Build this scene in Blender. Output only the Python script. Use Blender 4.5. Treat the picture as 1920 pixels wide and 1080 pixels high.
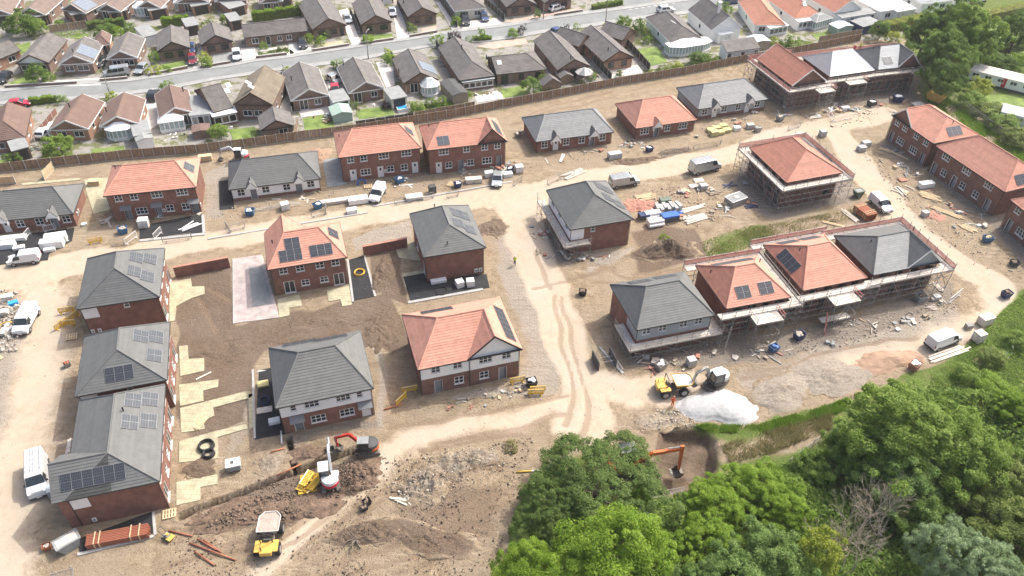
import bpy, math, random
import numpy as np
from math import radians, pi, sin, cos, tan, atan2, hypot, sqrt
from mathutils import Matrix, Vector
for o in list(bpy.data.objects): bpy.data.objects.remove(o, do_unlink=True)
SC = bpy.context.scene
COL = SC.collection
rnd = random.Random(11)
RNG = np.random.default_rng(5)

# ------------------------------------------------------------------ camera
CAM_H, PITCH, ROLL, FPX = 74.8, radians(40.6), radians(1.4), 1490.0
_F = np.array([0, cos(PITCH), -sin(PITCH)]); _R0 = np.array([1., 0, 0]); _U0 = np.cross(_R0, _F)
_R = cos(ROLL)*_R0 + sin(ROLL)*_U0; _U = -sin(ROLL)*_R0 + cos(ROLL)*_U0
cam = bpy.data.cameras.new('camera'); camo = bpy.data.objects.new('camera', cam); COL.objects.link(camo)
cam.sensor_width = 36; cam.lens = FPX/1920*36; cam.clip_start = 1; cam.clip_end = 3000
camo.matrix_world = Matrix(((_R[0], _U[0], -_F[0], 0), (_R[1], _U[1], -_F[1], 0), (_R[2], _U[2], -_F[2], CAM_H), (0, 0, 0, 1)))
SC.camera = camo

# ------------------------------------------------------------------ light
SUN_AZ, SUN_EL = radians(39), radians(51)          # azimuth from +x towards +y
SUN_STRENGTH, SKY_STRENGTH, EXPOSURE = 2.2, 0.15, 0.88
w = bpy.data.worlds.new('World'); SC.world = w; w.use_nodes = True
nt = w.node_tree; bg = nt.nodes['Background']
sky = nt.nodes.new('ShaderNodeTexSky'); sky.sky_type = 'NISHITA'; sky.sun_disc = False
sky.sun_elevation = SUN_EL; sky.sun_rotation = pi/2 - SUN_AZ
sky.air_density = 1.0; sky.dust_density = 7.0; sky.ozone_density = 1.0
nt.links.new(sky.outputs[0], bg.inputs[0]); bg.inputs[1].default_value = SKY_STRENGTH
sl = bpy.data.lights.new('sun', 'SUN'); so = bpy.data.objects.new('sun', sl); COL.objects.link(so)
sl.energy = SUN_STRENGTH; sl.angle = radians(0.6); sl.color = (1.0, 0.975, 0.935)
so.rotation_euler = Vector((cos(SUN_EL)*cos(SUN_AZ), cos(SUN_EL)*sin(SUN_AZ), sin(SUN_EL))).to_track_quat('Z', 'Y').to_euler()
so.location = (60, 50, 90)
SC.view_settings.view_transform = 'Standard'; SC.view_settings.look = 'None'
SC.view_settings.exposure = EXPOSURE; SC.view_settings.gamma = 1

# ------------------------------------------------------------------ survey helper: where a sight line meets level z
def ray(px, py): return _F + (px-960)/FPX*_R - (py-540)/FPX*_U
def G(px, py, z=0.0):
    d = ray(px, py); t = (z-CAM_H)/d[2]
    return Vector((t*d[0], t*d[1], z))
def GP(pts, z=0.0): return [G(x, y, z).xy for x, y in pts]

# ------------------------------------------------------------------ materials
M = {}
def _n(nt, t, **k):
    n = nt.nodes.new(t)
    for a, b in k.items(): setattr(n, a, b)
    return n
def mat(name, col, rough=.85, var=.12, scale=1.5, bump=0, bscale=8, metal=0, spec=.35, island=0, col2=None, detail=4):
    """plain surface with colour mottling on two scales, optional fine relief"""
    m = bpy.data.materials.new(name); m.use_nodes = True; nt = m.node_tree; L = nt.links.new
    p = nt.nodes['Principled BSDF']; p.inputs['Roughness'].default_value = rough
    p.inputs['Metallic'].default_value = metal; p.inputs['Specular IOR Level'].default_value = spec
    geo = _n(nt, 'ShaderNodeNewGeometry')
    no = _n(nt, 'ShaderNodeTexNoise'); no.inputs['Scale'].default_value = scale; no.inputs['Detail'].default_value = detail
    no.inputs['Roughness'].default_value = .65
    L(geo.outputs['Position'], no.inputs['Vector'])
    c1 = [max(0, x*(1-var)) for x in col]; c2 = [min(1, x*(1+var)) for x in (col2 or col)]
    mx = _n(nt, 'ShaderNodeMix', data_type='RGBA')
    mr = _n(nt, 'ShaderNodeMapRange'); mr.inputs[1].default_value = .32; mr.inputs[2].default_value = .68
    L(no.outputs[0], mr.inputs[0])
    if island:
        ma = _n(nt, 'ShaderNodeMath', operation='MULTIPLY_ADD'); ma.inputs[1].default_value = island
        ad = _n(nt, 'ShaderNodeMath', operation='ADD'); ad.inputs[1].default_value = -island/2
        L(geo.outputs['Random Per Island'], ma.inputs[0]); L(mr.outputs[0], ma.inputs[2]); L(ma.outputs[0], ad.inputs[0])
        L(ad.outputs[0], mx.inputs[0])
    else: L(mr.outputs[0], mx.inputs[0])
    mx.inputs[6].default_value = (*c1, 1); mx.inputs[7].default_value = (*c2, 1)
    L(mx.outputs[2], p.inputs['Base Color'])
    if bump:
        nb = _n(nt, 'ShaderNodeTexNoise'); nb.inputs['Scale'].default_value = bscale; nb.inputs['Detail'].default_value = 3
        L(geo.outputs['Position'], nb.inputs['Vector'])
        b = _n(nt, 'ShaderNodeBump'); b.inputs['Strength'].default_value = bump; b.inputs['Distance'].default_value = .1
        L(nb.outputs[0], b.inputs['Height']); L(b.outputs[0], p.inputs['Normal'])
    M[name] = m; return m
def brickmat(name, c1, c2, mortar, bw=.225, rh=.075, ms=.008, flat=False, off=.5):
    m = bpy.data.materials.new(name); m.use_nodes = True; nt = m.node_tree; L = nt.links.new
    p = nt.nodes['Principled BSDF']; p.inputs['Roughness'].default_value = .9; p.inputs['Specular IOR Level'].default_value = .2
    tc = _n(nt, 'ShaderNodeTexCoord'); sp = _n(nt, 'ShaderNodeSeparateXYZ'); L(tc.outputs['Object'], sp.inputs[0])
    ad = _n(nt, 'ShaderNodeMath', operation='ADD'); L(sp.outputs[0], ad.inputs[0]); L(sp.outputs[1], ad.inputs[1])
    cb = _n(nt, 'ShaderNodeCombineXYZ'); L(ad.outputs[0], cb.inputs[0]); L(sp.outputs[1 if flat else 2], cb.inputs[1])
    if flat: L(sp.outputs[0], cb.inputs[0])
    br = _n(nt, 'ShaderNodeTexBrick'); L(cb.outputs[0], br.inputs['Vector'])
    br.offset = off; br.inputs['Scale'].default_value = 1; br.inputs['Brick Width'].default_value = bw; br.inputs['Row Height'].default_value = rh
    br.inputs['Mortar Size'].default_value = ms; br.inputs['Color1'].default_value = (*c1, 1); br.inputs['Color2'].default_value = (*c2, 1)
    br.inputs['Mortar'].default_value = (*mortar, 1)
    geo = _n(nt, 'ShaderNodeNewGeometry'); no = _n(nt, 'ShaderNodeTexNoise'); no.inputs['Scale'].default_value = .9; no.inputs['Detail'].default_value = 5
    L(geo.outputs['Position'], no.inputs['Vector'])
    mr = _n(nt, 'ShaderNodeMapRange'); mr.inputs[1].default_value = .3; mr.inputs[2].default_value = .7; mr.inputs[3].default_value = .78; mr.inputs[4].default_value = 1.15
    L(no.outputs[0], mr.inputs[0])
    mu = _n(nt, 'ShaderNodeMix', data_type='RGBA', blend_type='MULTIPLY'); mu.inputs[0].default_value = 1
    L(br.outputs[0], mu.inputs[6]); L(mr.outputs[0], mu.inputs[7]); L(mu.outputs[2], p.inputs['Base Color'])
    M[name] = m; return m
def leafmat(name, c1, c2, c3, trans=.25):
    m = bpy.data.materials.new(name); m.use_nodes = True; nt = m.node_tree; L = nt.links.new
    p = nt.nodes['Principled BSDF']; p.inputs['Roughness'].default_value = .6; p.inputs['Specular IOR Level'].default_value = .25
    geo = _n(nt, 'ShaderNodeNewGeometry'); no = _n(nt, 'ShaderNodeTexNoise'); no.inputs['Scale'].default_value = .55; no.inputs['Detail'].default_value = 3
    L(geo.outputs['Position'], no.inputs['Vector'])
    ad = _n(nt, 'ShaderNodeMath', operation='MULTIPLY_ADD'); ad.inputs[1].default_value = .55; L(geo.outputs['Random Per Island'], ad.inputs[0])
    sb = _n(nt, 'ShaderNodeMath', operation='SUBTRACT'); L(no.outputs[0], sb.inputs[0]); sb.inputs[1].default_value = .27
    L(sb.outputs[0], ad.inputs[2])
    cr = _n(nt, 'ShaderNodeValToRGB'); e = cr.color_ramp.elements
    e[0].position = .2; e[0].color = (*c1, 1); e[1].position = .85; e[1].color = (*c3, 1)
    k = e.new(.5); k.color = (*c2, 1)
    L(ad.outputs[0], cr.inputs[0]); L(cr.outputs[0], p.inputs['Base Color'])
    tr = _n(nt, 'ShaderNodeBsdfTranslucent'); L(cr.outputs[0], tr.inputs[0])
    ms = _n(nt, 'ShaderNodeMixShader'); ms.inputs[0].default_value = trans
    L(p.outputs[0], ms.inputs[1]); L(tr.outputs[0], ms.inputs[2]); L(ms.outputs[0], nt.nodes['Material Output'].inputs[0])
    M[name] = m; return m
def solarmat(name, base, line):
    m = bpy.data.materials.new(name); m.use_nodes = True; nt = m.node_tree; L = nt.links.new
    p = nt.nodes['Principled BSDF']; p.inputs['Roughness'].default_value = .4; p.inputs['Specular IOR Level'].default_value = .3
    tc = _n(nt, 'ShaderNodeTexCoord')
    br = _n(nt, 'ShaderNodeTexBrick'); br.offset = 0; L(tc.outputs['Object'], br.inputs['Vector'])
    br.inputs['Scale'].default_value = 1; br.inputs['Brick Width'].default_value = .165; br.inputs['Row Height'].default_value = .28
    br.inputs['Mortar Size'].default_value = .012; br.inputs['Color1'].default_value = (*base, 1); br.inputs['Color2'].default_value = (*base, 1)
    br.inputs['Mortar'].default_value = (*line, 1); L(br.outputs[0], p.inputs['Base Color'])
    M[name] = m; return m

mat('tile_grey', (.122, .126, .122), .62, .13, 1.2, island=.5, spec=.45, detail=9)
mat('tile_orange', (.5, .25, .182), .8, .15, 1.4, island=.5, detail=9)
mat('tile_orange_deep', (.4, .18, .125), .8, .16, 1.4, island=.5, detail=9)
mat('tile_grey_lit', (.2, .208, .208), .62, .16, 1.6, island=.5, spec=.45, detail=9)  # lighter copy of the grey tile, sunlit look put into its colour
mat('tile_white', (.72, .72, .72), .7, .04, 2)
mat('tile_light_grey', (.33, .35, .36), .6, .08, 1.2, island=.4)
mat('tile_brown', (.19, .145, .122), .9, .12, .8, island=.3, col2=(.205, .16, .135))
mat('tile_grey_brown', (.14, .13, .123), .9, .16, .8, island=.3, col2=(.158, .148, .14))
mat('tile_red_brown', (.165, .112, .092), .9, .14, .8, island=.3)
mat('tile_olive', (.178, .15, .113), .9, .22, .5, island=.3)
mat('tile_salmon', (.46, .22, .15), .85, .12, 1, island=.4)
brickmat('brick_red', (.25, .11, .078), (.2, .088, .065), (.28, .2, .17))
brickmat('brick_purple', (.215, .105, .078), (.17, .082, .064), (.25, .185, .16))
brickmat('brick_old', (.25, .16, .12), (.2, .125, .098), (.3, .245, .21))
brickmat('brick_tan', (.36, .2, .13), (.3, .16, .1), (.36, .28, .22))
mat('render_white', (.82, .82, .8), .85, .05, 1.2)
mat('render_grey', (.33, .35, .36), .8, .06, 1.5)
mat('render_cream', (.6, .56, .47), .85, .06, 1.2)
mat('white_paint', (.78, .78, .76), .5, .04, 3)
mat('white_plastic', (.72, .72, .7), .35, .03, 2)
mat('dark_trim', (.045, .04, .038), .5, .15, 3)
mat('brown_trim', (.09, .055, .035), .6, .15, 3)
mat('grey_trim', (.16, .165, .17), .6, .1, 3)
mat('glass', (.03, .037, .042), .08, .25, .9, spec=.6)
mat('glass_pale', (.33, .4, .41), .12, .2, 1.2, spec=.6)
mat('poly_roof', (.74, .76, .75), .35, .06, 1.5)
mat('poly_roof_grey', (.42, .47, .47), .3, .1, 1.5)
mat('door_grey', (.3, .31, .32), .5, .05, 3)
mat('felt_grey', (.26, .27, .265), .9, .15, 1)
mat('felt_dark', (.085, .085, .085), .9, .2, 1)
mat('green_metal', (.3, .4, .34), .6, .08, 1.5)
solarmat('solar_dark', (.024, .028, .036), (.13, .14, .16))
solarmat('solar_grey', (.05, .057, .066), (.16, .18, .2))
solarmat('solar_pale', (.13, .17, .22), (.36, .39, .42))
mat('alu', (.36, .37, .38), .45, .08, 3, metal=.5)
mat('galv', (.3, .29, .275), .55, .3, 3, metal=.4)
mat('board', (.56, .5, .43), .9, .2, 2.2, bump=.2)
mat('board_pale', (.56, .51, .45), .9, .22, 1.8)
mat('timber', (.55, .42, .26), .85, .18, 2.5)
mat('timber_old', (.3, .25, .19), .9, .25, 2.5)
mat('fence_wood', (.235, .165, .112), .9, .28, 1.3, bump=.3, bscale=12, island=.6)
mat('fence_dark', (.05, .048, .04), .9, .2, 1.5, island=.4)
mat('fence_tan', (.3, .215, .14), .9, .22, 1.3, island=.6)
mat('concrete', (.44, .425, .395), .9, .15, 1.5)
mat('concrete_dark', (.28, .27, .25), .9, .15, 1.5)
mat('tarmac_new', (.024, .025, .027), .85, .3, .9, bump=.25, bscale=25)
mat('road_grey', (.2, .212, .208), .88, .13, .35, bump=.1, bscale=20)
mat('pavement_grey', (.295, .3, .29), .9, .14, .6)
mat('kerb', (.37, .365, .35), .9, .1, 2)
mat('road_paint', (.72, .72, .7), .8, .15, 2)
brickmat('patio_yellow', (.42, .39, .265), (.385, .36, .25), (.27, .24, .18), .9, .6, .02, True)
mat('patio_pale', (.56, .53, .49), .9, .12, .9)
mat('patio_pink', (.46, .33, .27), .9, .14, 1)
brickmat('block_paving', (.45, .385, .36), (.4, .345, .33), (.33, .28, .26), .4, .4, .02, True)
mat('lawn', (.115, .18, .045), .95, .3, .5, bump=.5, bscale=6, col2=(.17, .225, .06))
mat('yellow_plastic', (.66, .42, .05), .45, .08, 3)
mat('yellow_paint', (.6, .38, .085), .45, .1, 3)
mat('orange_paint', (.58, .13, .03), .45, .12, 3)
mat('red_paint', (.5, .04, .03), .4, .1, 3)
mat('red_net', (.55, .2, .17), .8, .15, 3)
mat('white_car', (.64, .65, .66), .25, .02, 2, spec=.6)
mat('silver_car', (.42, .45, .46), .28, .04, 2, metal=.5, spec=.6)
mat('black_car', (.025, .027, .03), .25, .1, 2, spec=.6)
mat('blue_car', (.03, .055, .15), .25, .1, 2, spec=.6)
mat('maroon_car', (.2, .02, .03), .25, .1, 2, spec=.6)
mat('red_car', (.5, .02, .05), .25, .05, 2, spec=.6)
mat('tyre', (.025, .025, .025), .9, .2, 3)
mat('mud_steel', (.16, .14, .12), .8, .3, 3)
mat('rim', (.35, .35, .36), .4, .1, 3, metal=.5)
mat('lamp', (.75, .75, .72), .2, .02, 2)
mat('lamp_red', (.35, .02, .02), .3, .05, 2)
mat('blue_tub', (.05, .13, .25), .5, .15, 2)
mat('navy', (.03, .045, .11), .6, .15, 2)
mat('blue_sheet', (.03, .12, .42), .5, .15, 2)
mat('pool_blue', (.05, .33, .75), .3, .05, 2)
mat('green_skip', (.13, .17, .13), .7, .15, 2)
mat('brown_pipe', (.29, .105, .062), .55, .12, 3)
mat('orange_pipe', (.42, .155, .08), .55, .1, 3)
mat('black_pipe', (.022, .022, .026), .5, .15, 3)
mat('yellow_pipe', (.62, .4, .06), .5, .1, 3)
mat('blue_pipe', (.04, .13, .36), .5, .1, 3)
mat('white_bag', (.74, .74, .72), .8, .1, 3, bump=.5, bscale=5)
mat('block_grey', (.42, .41, .4), .9, .12, 3)
mat('brick_pile', (.38, .19, .14), .9, .25, 4)
mat('insulation', (.5, .46, .22), .9, .1, 2)
mat('bark', (.16, .13, .1), .95, .25, 3, bump=.5)
mat('dead_wood', (.43, .37, .29), .95, .25, 3)
mat('gravel_white', (.43, .43, .425), .95, .16, 2.5, bump=.35, bscale=14, detail=8)
mat('gravel_grey', (.4, .38, .36), .95, .16, .8, bump=.7, bscale=9)
mat('sand_pink', (.37, .3, .255), .95, .14, .7, bump=.6, bscale=7)
mat('sand_brown', (.335, .225, .155), .95, .22, .6, bump=.8, bscale=6)
mat('soil_heap', (.185, .132, .095), .95, .35, 2.2, bump=1, bscale=5, col2=(.25, .185, .138))
mat('soil_red', (.15, .103, .072), .95, .4, 1.2, bump=1, bscale=5)
mat('rubble_heap', (.25, .198, .152), .95, .4, 2.6, bump=1, bscale=5)
mat('stone', (.4, .355, .3), .95, .25, 3, island=1)
mat('stone_dark', (.165, .122, .09), .95, .25, 3, island=1)
mat('stone_pink', (.5, .37, .3), .95, .3, 3, island=1.2)
mat('skin', (.5, .3, .22), .7, .05, 5)
mat('hi_vis_yellow', (.62, .68, .05), .7, .05, 5)
mat('hi_vis_orange', (.75, .14, .03), .7, .05, 5)
mat('cloth_dark', (.04, .045, .06), .9, .1, 5)
leafmat('leaf_bright', (.14, .25, .02), (.225, .355, .034), (.33, .45, .06), .5)
leafmat('leaf_mid', (.145, .24, .032), (.225, .335, .058), (.33, .42, .11), .5)
leafmat('leaf_dark', (.1, .18, .028), (.16, .255, .048), (.245, .335, .088), .48)
leafmat('leaf_olive', (.125, .185, .035), (.2, .265, .06), (.3, .35, .105), .46)
leafmat('leaf_blue', (.11, .2, .042), (.185, .29, .075), (.3, .4, .135), .48)
leafmat('leaf_yellow', (.2, .26, .03), (.33, .39, .05), (.48, .52, .09), .4)
leafmat('leaf_deep', (.075, .135, .026), (.125, .195, .042), (.19, .255, .07), .42)
leafmat('leaf_silver', (.17, .26, .11), (.28, .38, .19), (.42, .52, .31), .4)
leafmat('leaf_purple', (.035, .02, .025), (.06, .035, .04), (.1, .06, .065))
leafmat('grass_blade', (.1, .2, .02), (.18, .31, .035), (.28, .39, .07), .4)
leafmat('weed_dry', (.2, .185, .075), (.29, .27, .12), (.38, .34, .17), .4)

# ------------------------------------------------------------------ mesh helpers
class MB:
    def __init__(s): s.v = []; s.f = []; s.m = []
    def add(s, vs, fs, mi=0):
        b = len(s.v); s.v.extend(tuple(v) for v in vs)
        for f in fs: s.f.append(tuple(i+b for i in f)); s.m.append(mi)
        return s
    def bx(s, x0, y0, z0, x1, y1, z1, mi=0, tx=0, ty=0):
        """box; tx, ty pull the top face in at each side"""
        v = [(x0, y0, z0), (x1, y0, z0), (x1, y1, z0), (x0, y1, z0), (x0+tx, y0+ty, z1), (x1-tx, y0+ty, z1), (x1-tx, y1-ty, z1), (x0+tx, y1-ty, z1)]
        return s.add(v, [(3, 2, 1, 0), (4, 5, 6, 7), (0, 1, 5, 4), (1, 2, 6, 5), (2, 3, 7, 6), (3, 0, 4, 7)], mi)
    def obx(s, c, sz, rz=0, rx=0, ry=0, mi=0):
        R = Matrix.Rotation(rz, 3, 'Z') @ Matrix.Rotation(ry, 3, 'Y') @ Matrix.Rotation(rx, 3, 'X')
        h = Vector(sz)/2; vs = []
        for z in (-1, 1):
            for x, y in ((-1, -1), (1, -1), (1, 1), (-1, 1)): vs.append(R @ Vector((x*h.x, y*h.y, z*h.z)) + Vector(c))
        return s.add(vs, [(3, 2, 1, 0), (4, 5, 6, 7), (0, 1, 5, 4), (1, 2, 6, 5), (2, 3, 7, 6), (3, 0, 4, 7)], mi)
    def tube(s, p, q, r, n=6, r2=None, mi=0, caps=True):
        p = Vector(p); q = Vector(q); d = (q-p)
        if d.length < 1e-6: return s
        d.normalize(); a = d.orthogonal().normalized(); b = d.cross(a); r2 = r if r2 is None else r2
        vs = [p+(a*cos(2*pi*i/n)+b*sin(2*pi*i/n))*r for i in range(n)] + [q+(a*cos(2*pi*i/n)+b*sin(2*pi*i/n))*r2 for i in range(n)]
        fs = [(i, (i+1) % n, n+(i+1) % n, n+i) for i in range(n)]
        if caps: fs += [tuple(range(n-1, -1, -1)), tuple(range(n, 2*n))]
        return s.add(vs, fs, mi)
    def path(s, pts, r, n=6, mi=0):
        for i in range(len(pts)-1): s.tube(pts[i], pts[i+1], r if not isinstance(r, list) else r[i], n, None if not isinstance(r, list) else r[i+1], mi)
        return s
    def prism(s, pts, z0, z1, mi=0):
        n = len(pts); vs = [(p[0], p[1], z0) for p in pts]+[(p[0], p[1], z1) for p in pts]
        a = sum(pts[i][0]*pts[(i+1) % n][1]-pts[(i+1) % n][0]*pts[i][1] for i in range(n))
        fs = [tuple(range(n, 2*n)), tuple(range(n-1, -1, -1))] + [(i, (i+1) % n, n+(i+1) % n, n+i) for i in range(n)]
        if a < 0: fs = [tuple(reversed(f)) for f in fs]
        return s.add(vs, fs, mi)
    def ext(s, prof, y0, y1, mi=0, inset=None):
        """profile in (x, z) extruded along y"""
        n = len(prof); vs = [(p[0], y0, p[1]) for p in prof]+[(p[0], y1, p[1]) for p in prof]
        a = sum(prof[i][0]*prof[(i+1) % n][1]-prof[(i+1) % n][0]*prof[i][1] for i in range(n))
        fs = [tuple(range(n)), tuple(range(2*n-1, n-1, -1))] + [((i+1) % n, i, n+i, n+(i+1) % n) for i in range(n)]
        if a < 0: fs = [tuple(reversed(f)) for f in fs]
        return s.add(vs, fs, mi)
    def cyl(s, c, r, h, n=14, axis='z', mi=0):
        c = Vector(c); d = {'x': Vector((h/2, 0, 0)), 'y': Vector((0, h/2, 0)), 'z': Vector((0, 0, h/2))}[axis]
        return s.tube(c-d, c+d, r, n, mi=mi)
    def torus(s, c, R, r, n=20, k=6, mi=0, rot=None):
        vs = []; fs = []
        for i in range(n):
            for j in range(k):
                a = 2*pi*i/n; b = 2*pi*j/k; v = Vector(((R+r*cos(b))*cos(a), (R+r*cos(b))*sin(a), r*sin(b)))
                if rot: v = rot @ v
                vs.append(v+Vector(c)); fs.append((i*k+j, ((i+1) % n)*k+j, ((i+1) % n)*k+(j+1) % k, i*k+(j+1) % k))
        return s.add(vs, fs, mi)
    def mesh(s, name, *mats, smooth=False):
        me = bpy.data.meshes.new(name); me.from_pydata(s.v, [], s.f)
        for m in mats: me.materials.append(M[m] if isinstance(m, str) else m)
        if len(mats) > 1: me.polygons.foreach_set('material_index', s.m)
        if smooth: me.polygons.foreach_set('use_smooth', [True]*len(me.polygons))
        me.update(); return me
def obj(name, me, parent=None, loc=(0, 0, 0), rz=0, rot=None, scale=None):
    o = bpy.data.objects.new(name, me); COL.objects.link(o)
    if parent: o.parent = parent
    o.location = loc
    if rot is not None: o.rotation_euler = rot
    elif rz: o.rotation_euler = (0, 0, rz)
    if scale is not None: o.scale = scale if hasattr(scale, '__len__') else (scale,)*3
    return o
def tag(o, label, cat, group=None):
    o['label'] = label; o['category'] = cat
    if group: o['group'] = group
    return o
def thing(name, label, cat, loc=(0, 0, 0), rz=0, group=None):
    o = bpy.data.objects.new(name, None); COL.objects.link(o); o.location = loc; o.rotation_euler = (0, 0, rz); o.empty_display_size = .3
    return tag(o, label, cat, group)
def struct(name, me, parent=None):
    o = obj(name, me, parent)
    if not parent: o['kind'] = 'structure'
    return o
def stuff(name, me, label, cat, parent=None):
    o = obj(name, me, parent); o['kind'] = 'stuff'
    if not parent: tag(o, label, cat)
    return o
def copytree(src, parent=None):
    c = src.copy(); COL.objects.link(c); c.parent = parent
    for ch in src.children: copytree(ch, c)
    return c
def hn(x, y, s=1.0, seed=0):
    """cheap smooth noise for relief, -1..1"""
    x = np.asarray(x, float)*s; y = np.asarray(y, float)*s; r = 0
    rg = np.random.default_rng(seed+77)
    for k in range(7):
        a = rg.uniform(0, 2*pi); f = rg.uniform(.6, 2.2); ph = rg.uniform(0, 6.28, 2)
        r = r + np.sin((x*cos(a)+y*sin(a))*f+ph[0]+1.3*np.sin((y*cos(a)-x*sin(a))*f*.7+ph[1]))
    return r/4.0
def inpoly(X, Y, poly):
    c = np.zeros(X.shape, bool); n = len(poly)
    for i in range(n):
        x0, y0 = poly[i]; x1, y1 = poly[(i+1) % n]
        if y0 == y1: continue
        c ^= ((y0 > Y) != (y1 > Y)) & (X < (x1-x0)*(Y-y0)/(y1-y0)+x0)
    return c
def segdist(X, Y, pts, close=False):
    d = np.full(X.shape, 1e9); n = len(pts)
    for i in range(n if close else n-1):
        ax, ay = pts[i]; bx, by = pts[(i+1) % n]; ux, uy = bx-ax, by-ay; L2 = ux*ux+uy*uy+1e-9
        t = np.clip(((X-ax)*ux+(Y-ay)*uy)/L2, 0, 1)
        d = np.minimum(d, np.hypot(X-ax-t*ux, Y-ay-t*uy))
    return d
def polymask(X, Y, poly, soft):
    d = segdist(X, Y, poly, True); s = np.where(inpoly(X, Y, poly), -d, d)
    return np.clip(.5-s/(2*soft), 0, 1)
# ================================================================== GROUND
FENCE = [(-90, 336), (0, 324), (150, 307.5), (250, 297), (370, 288), (480, 274), (560, 263), (665, 250), (730, 240), (855, 220), (960, 199), (1035, 185), (1150, 162), (1285, 140), (1400, 116), (1500, 100), (1612, 77)]
def axis(parts):
    a = []
    for x0, x1, st in parts: a += list(np.arange(x0, x1-1e-6, st))
    return np.array(a+[parts[-1][1]])
XS = axis([(-900, -300, 100), (-300, -140, 8), (-140, -78, 1.0), (-78, -52, .4), (-52, -8, .24), (-8, 92, .4), (92, 170, 1.2), (170, 330, 8), (330, 900, 95)])
YS = axis([(-500, -20, 60), (-20, 28, 2), (28, 44, .5), (44, 64, .24), (64, 112, .4), (112, 170, .7), (170, 240, 2), (240, 400, 16), (400, 1600, 120)])
X, Y = np.meshgrid(XS, YS)
def ribbon_mask(pts, hw, soft=.8):
    d = segdist(X, Y, GP(pts)); return np.clip(.5-(d-hw)/(2*soft), 0, 1)
WOB = 1.1*hn(X, Y, .45, 3)                                     # wobble of region edges
X0, Y0 = X, Y; X = X+WOB*.7; Y = Y+.7*hn(X0, Y0, .5, 9)
track = np.maximum.reduce([
    ribbon_mask([(-150, 556), (0, 524), (170, 492), (330, 462), (560, 425), (740, 396), (960, 362)], 2.7),
    ribbon_mask([(930, 372), (1010, 356), (1130, 331), (1280, 308), (1380, 290), (1440, 262), (1540, 238), (1660, 212)], 2.8),
    ribbon_mask([(1560, 236), (1590, 275), (1640, 350), (1720, 440), (1800, 495), (1870, 535), (1880, 562)], 2.7),
    ribbon_mask([(1880, 545), (1860, 590), (1790, 625), (1690, 662), (1560, 700)], 1.6, 2),
    ribbon_mask([(958, 380), (985, 440), (1020, 520), (1058, 620), (1082, 715), (1092, 800)], 3.0),
    ribbon_mask([(1095, 715), (1180, 740), (1290, 722)], 2.4, 1.2), ribbon_mask([(1080, 745), (980, 790), (860, 795), (730, 845), (640, 930), (560, 1000), (480, 1090)], 1.3, 1.4),
    ribbon_mask([(20, 505), (95, 560), (80, 640), (60, 760), (40, 860), (20, 980), (0, 1120)], 2.4, 2.4),
    ribbon_mask([(1010, 380), (960, 370)], 4, 1),
    polymask(X, Y, GP([(960, 345), (1005, 340), (1030, 360), (985, 430), (940, 400)]), 1)])
soil = np.maximum.reduce([
    polymask(X, Y, GP([(330, 512), (432, 495), (437, 607), (522, 596), (660, 562), (720, 552), (752, 590), (762, 655), (735, 668), (690, 622), (505, 652), (484, 690), (470, 735), (345, 760), (332, 640)]), .8),
    polymask(X, Y, GP([(685, 474), (745, 466), (758, 520), (766, 572), (710, 556)]), .6),
    polymask(X, Y, GP([(345, 985), (470, 910), (600, 872), (690, 868), (688, 915), (610, 960), (520, 985), (420, 1000)]), 1.0)*.9,
    polymask(X, Y, GP([(1236, 804), (1340, 808), (1356, 870), (1336, 928), (1236, 934)]), .6)*1.3,
    polymask(X, Y, GP([(1180, 430), (1300, 425), (1330, 490), (1200, 510)]), 1)*.8,
    polymask(X, Y, GP([(700, 950), (860, 880), (960, 900), (940, 1000), (880, 1060), (700, 1040)]), 2)*.55,
    polymask(X, Y, GP([(332, 758), (470, 735), (470, 790), (345, 835)]), .6)*.9])
rubble_shade = np.maximum.reduce([  # grey-brown rubble tone, with shade under scaffolds and beside houses painted in
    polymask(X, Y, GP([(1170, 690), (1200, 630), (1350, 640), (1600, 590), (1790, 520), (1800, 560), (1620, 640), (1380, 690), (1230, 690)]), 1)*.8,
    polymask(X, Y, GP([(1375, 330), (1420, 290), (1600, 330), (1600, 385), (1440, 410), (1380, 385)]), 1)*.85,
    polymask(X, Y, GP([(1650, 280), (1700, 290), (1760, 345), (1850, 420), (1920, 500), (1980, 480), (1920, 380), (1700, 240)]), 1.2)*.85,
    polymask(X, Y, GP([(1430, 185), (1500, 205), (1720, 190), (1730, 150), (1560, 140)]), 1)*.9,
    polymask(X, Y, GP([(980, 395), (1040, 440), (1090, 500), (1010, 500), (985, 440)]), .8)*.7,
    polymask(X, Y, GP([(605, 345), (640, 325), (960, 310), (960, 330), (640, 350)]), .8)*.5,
    polymask(X, Y, GP([(520, 815), (720, 785), (720, 800), (540, 840)]), .6)*.7])
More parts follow.
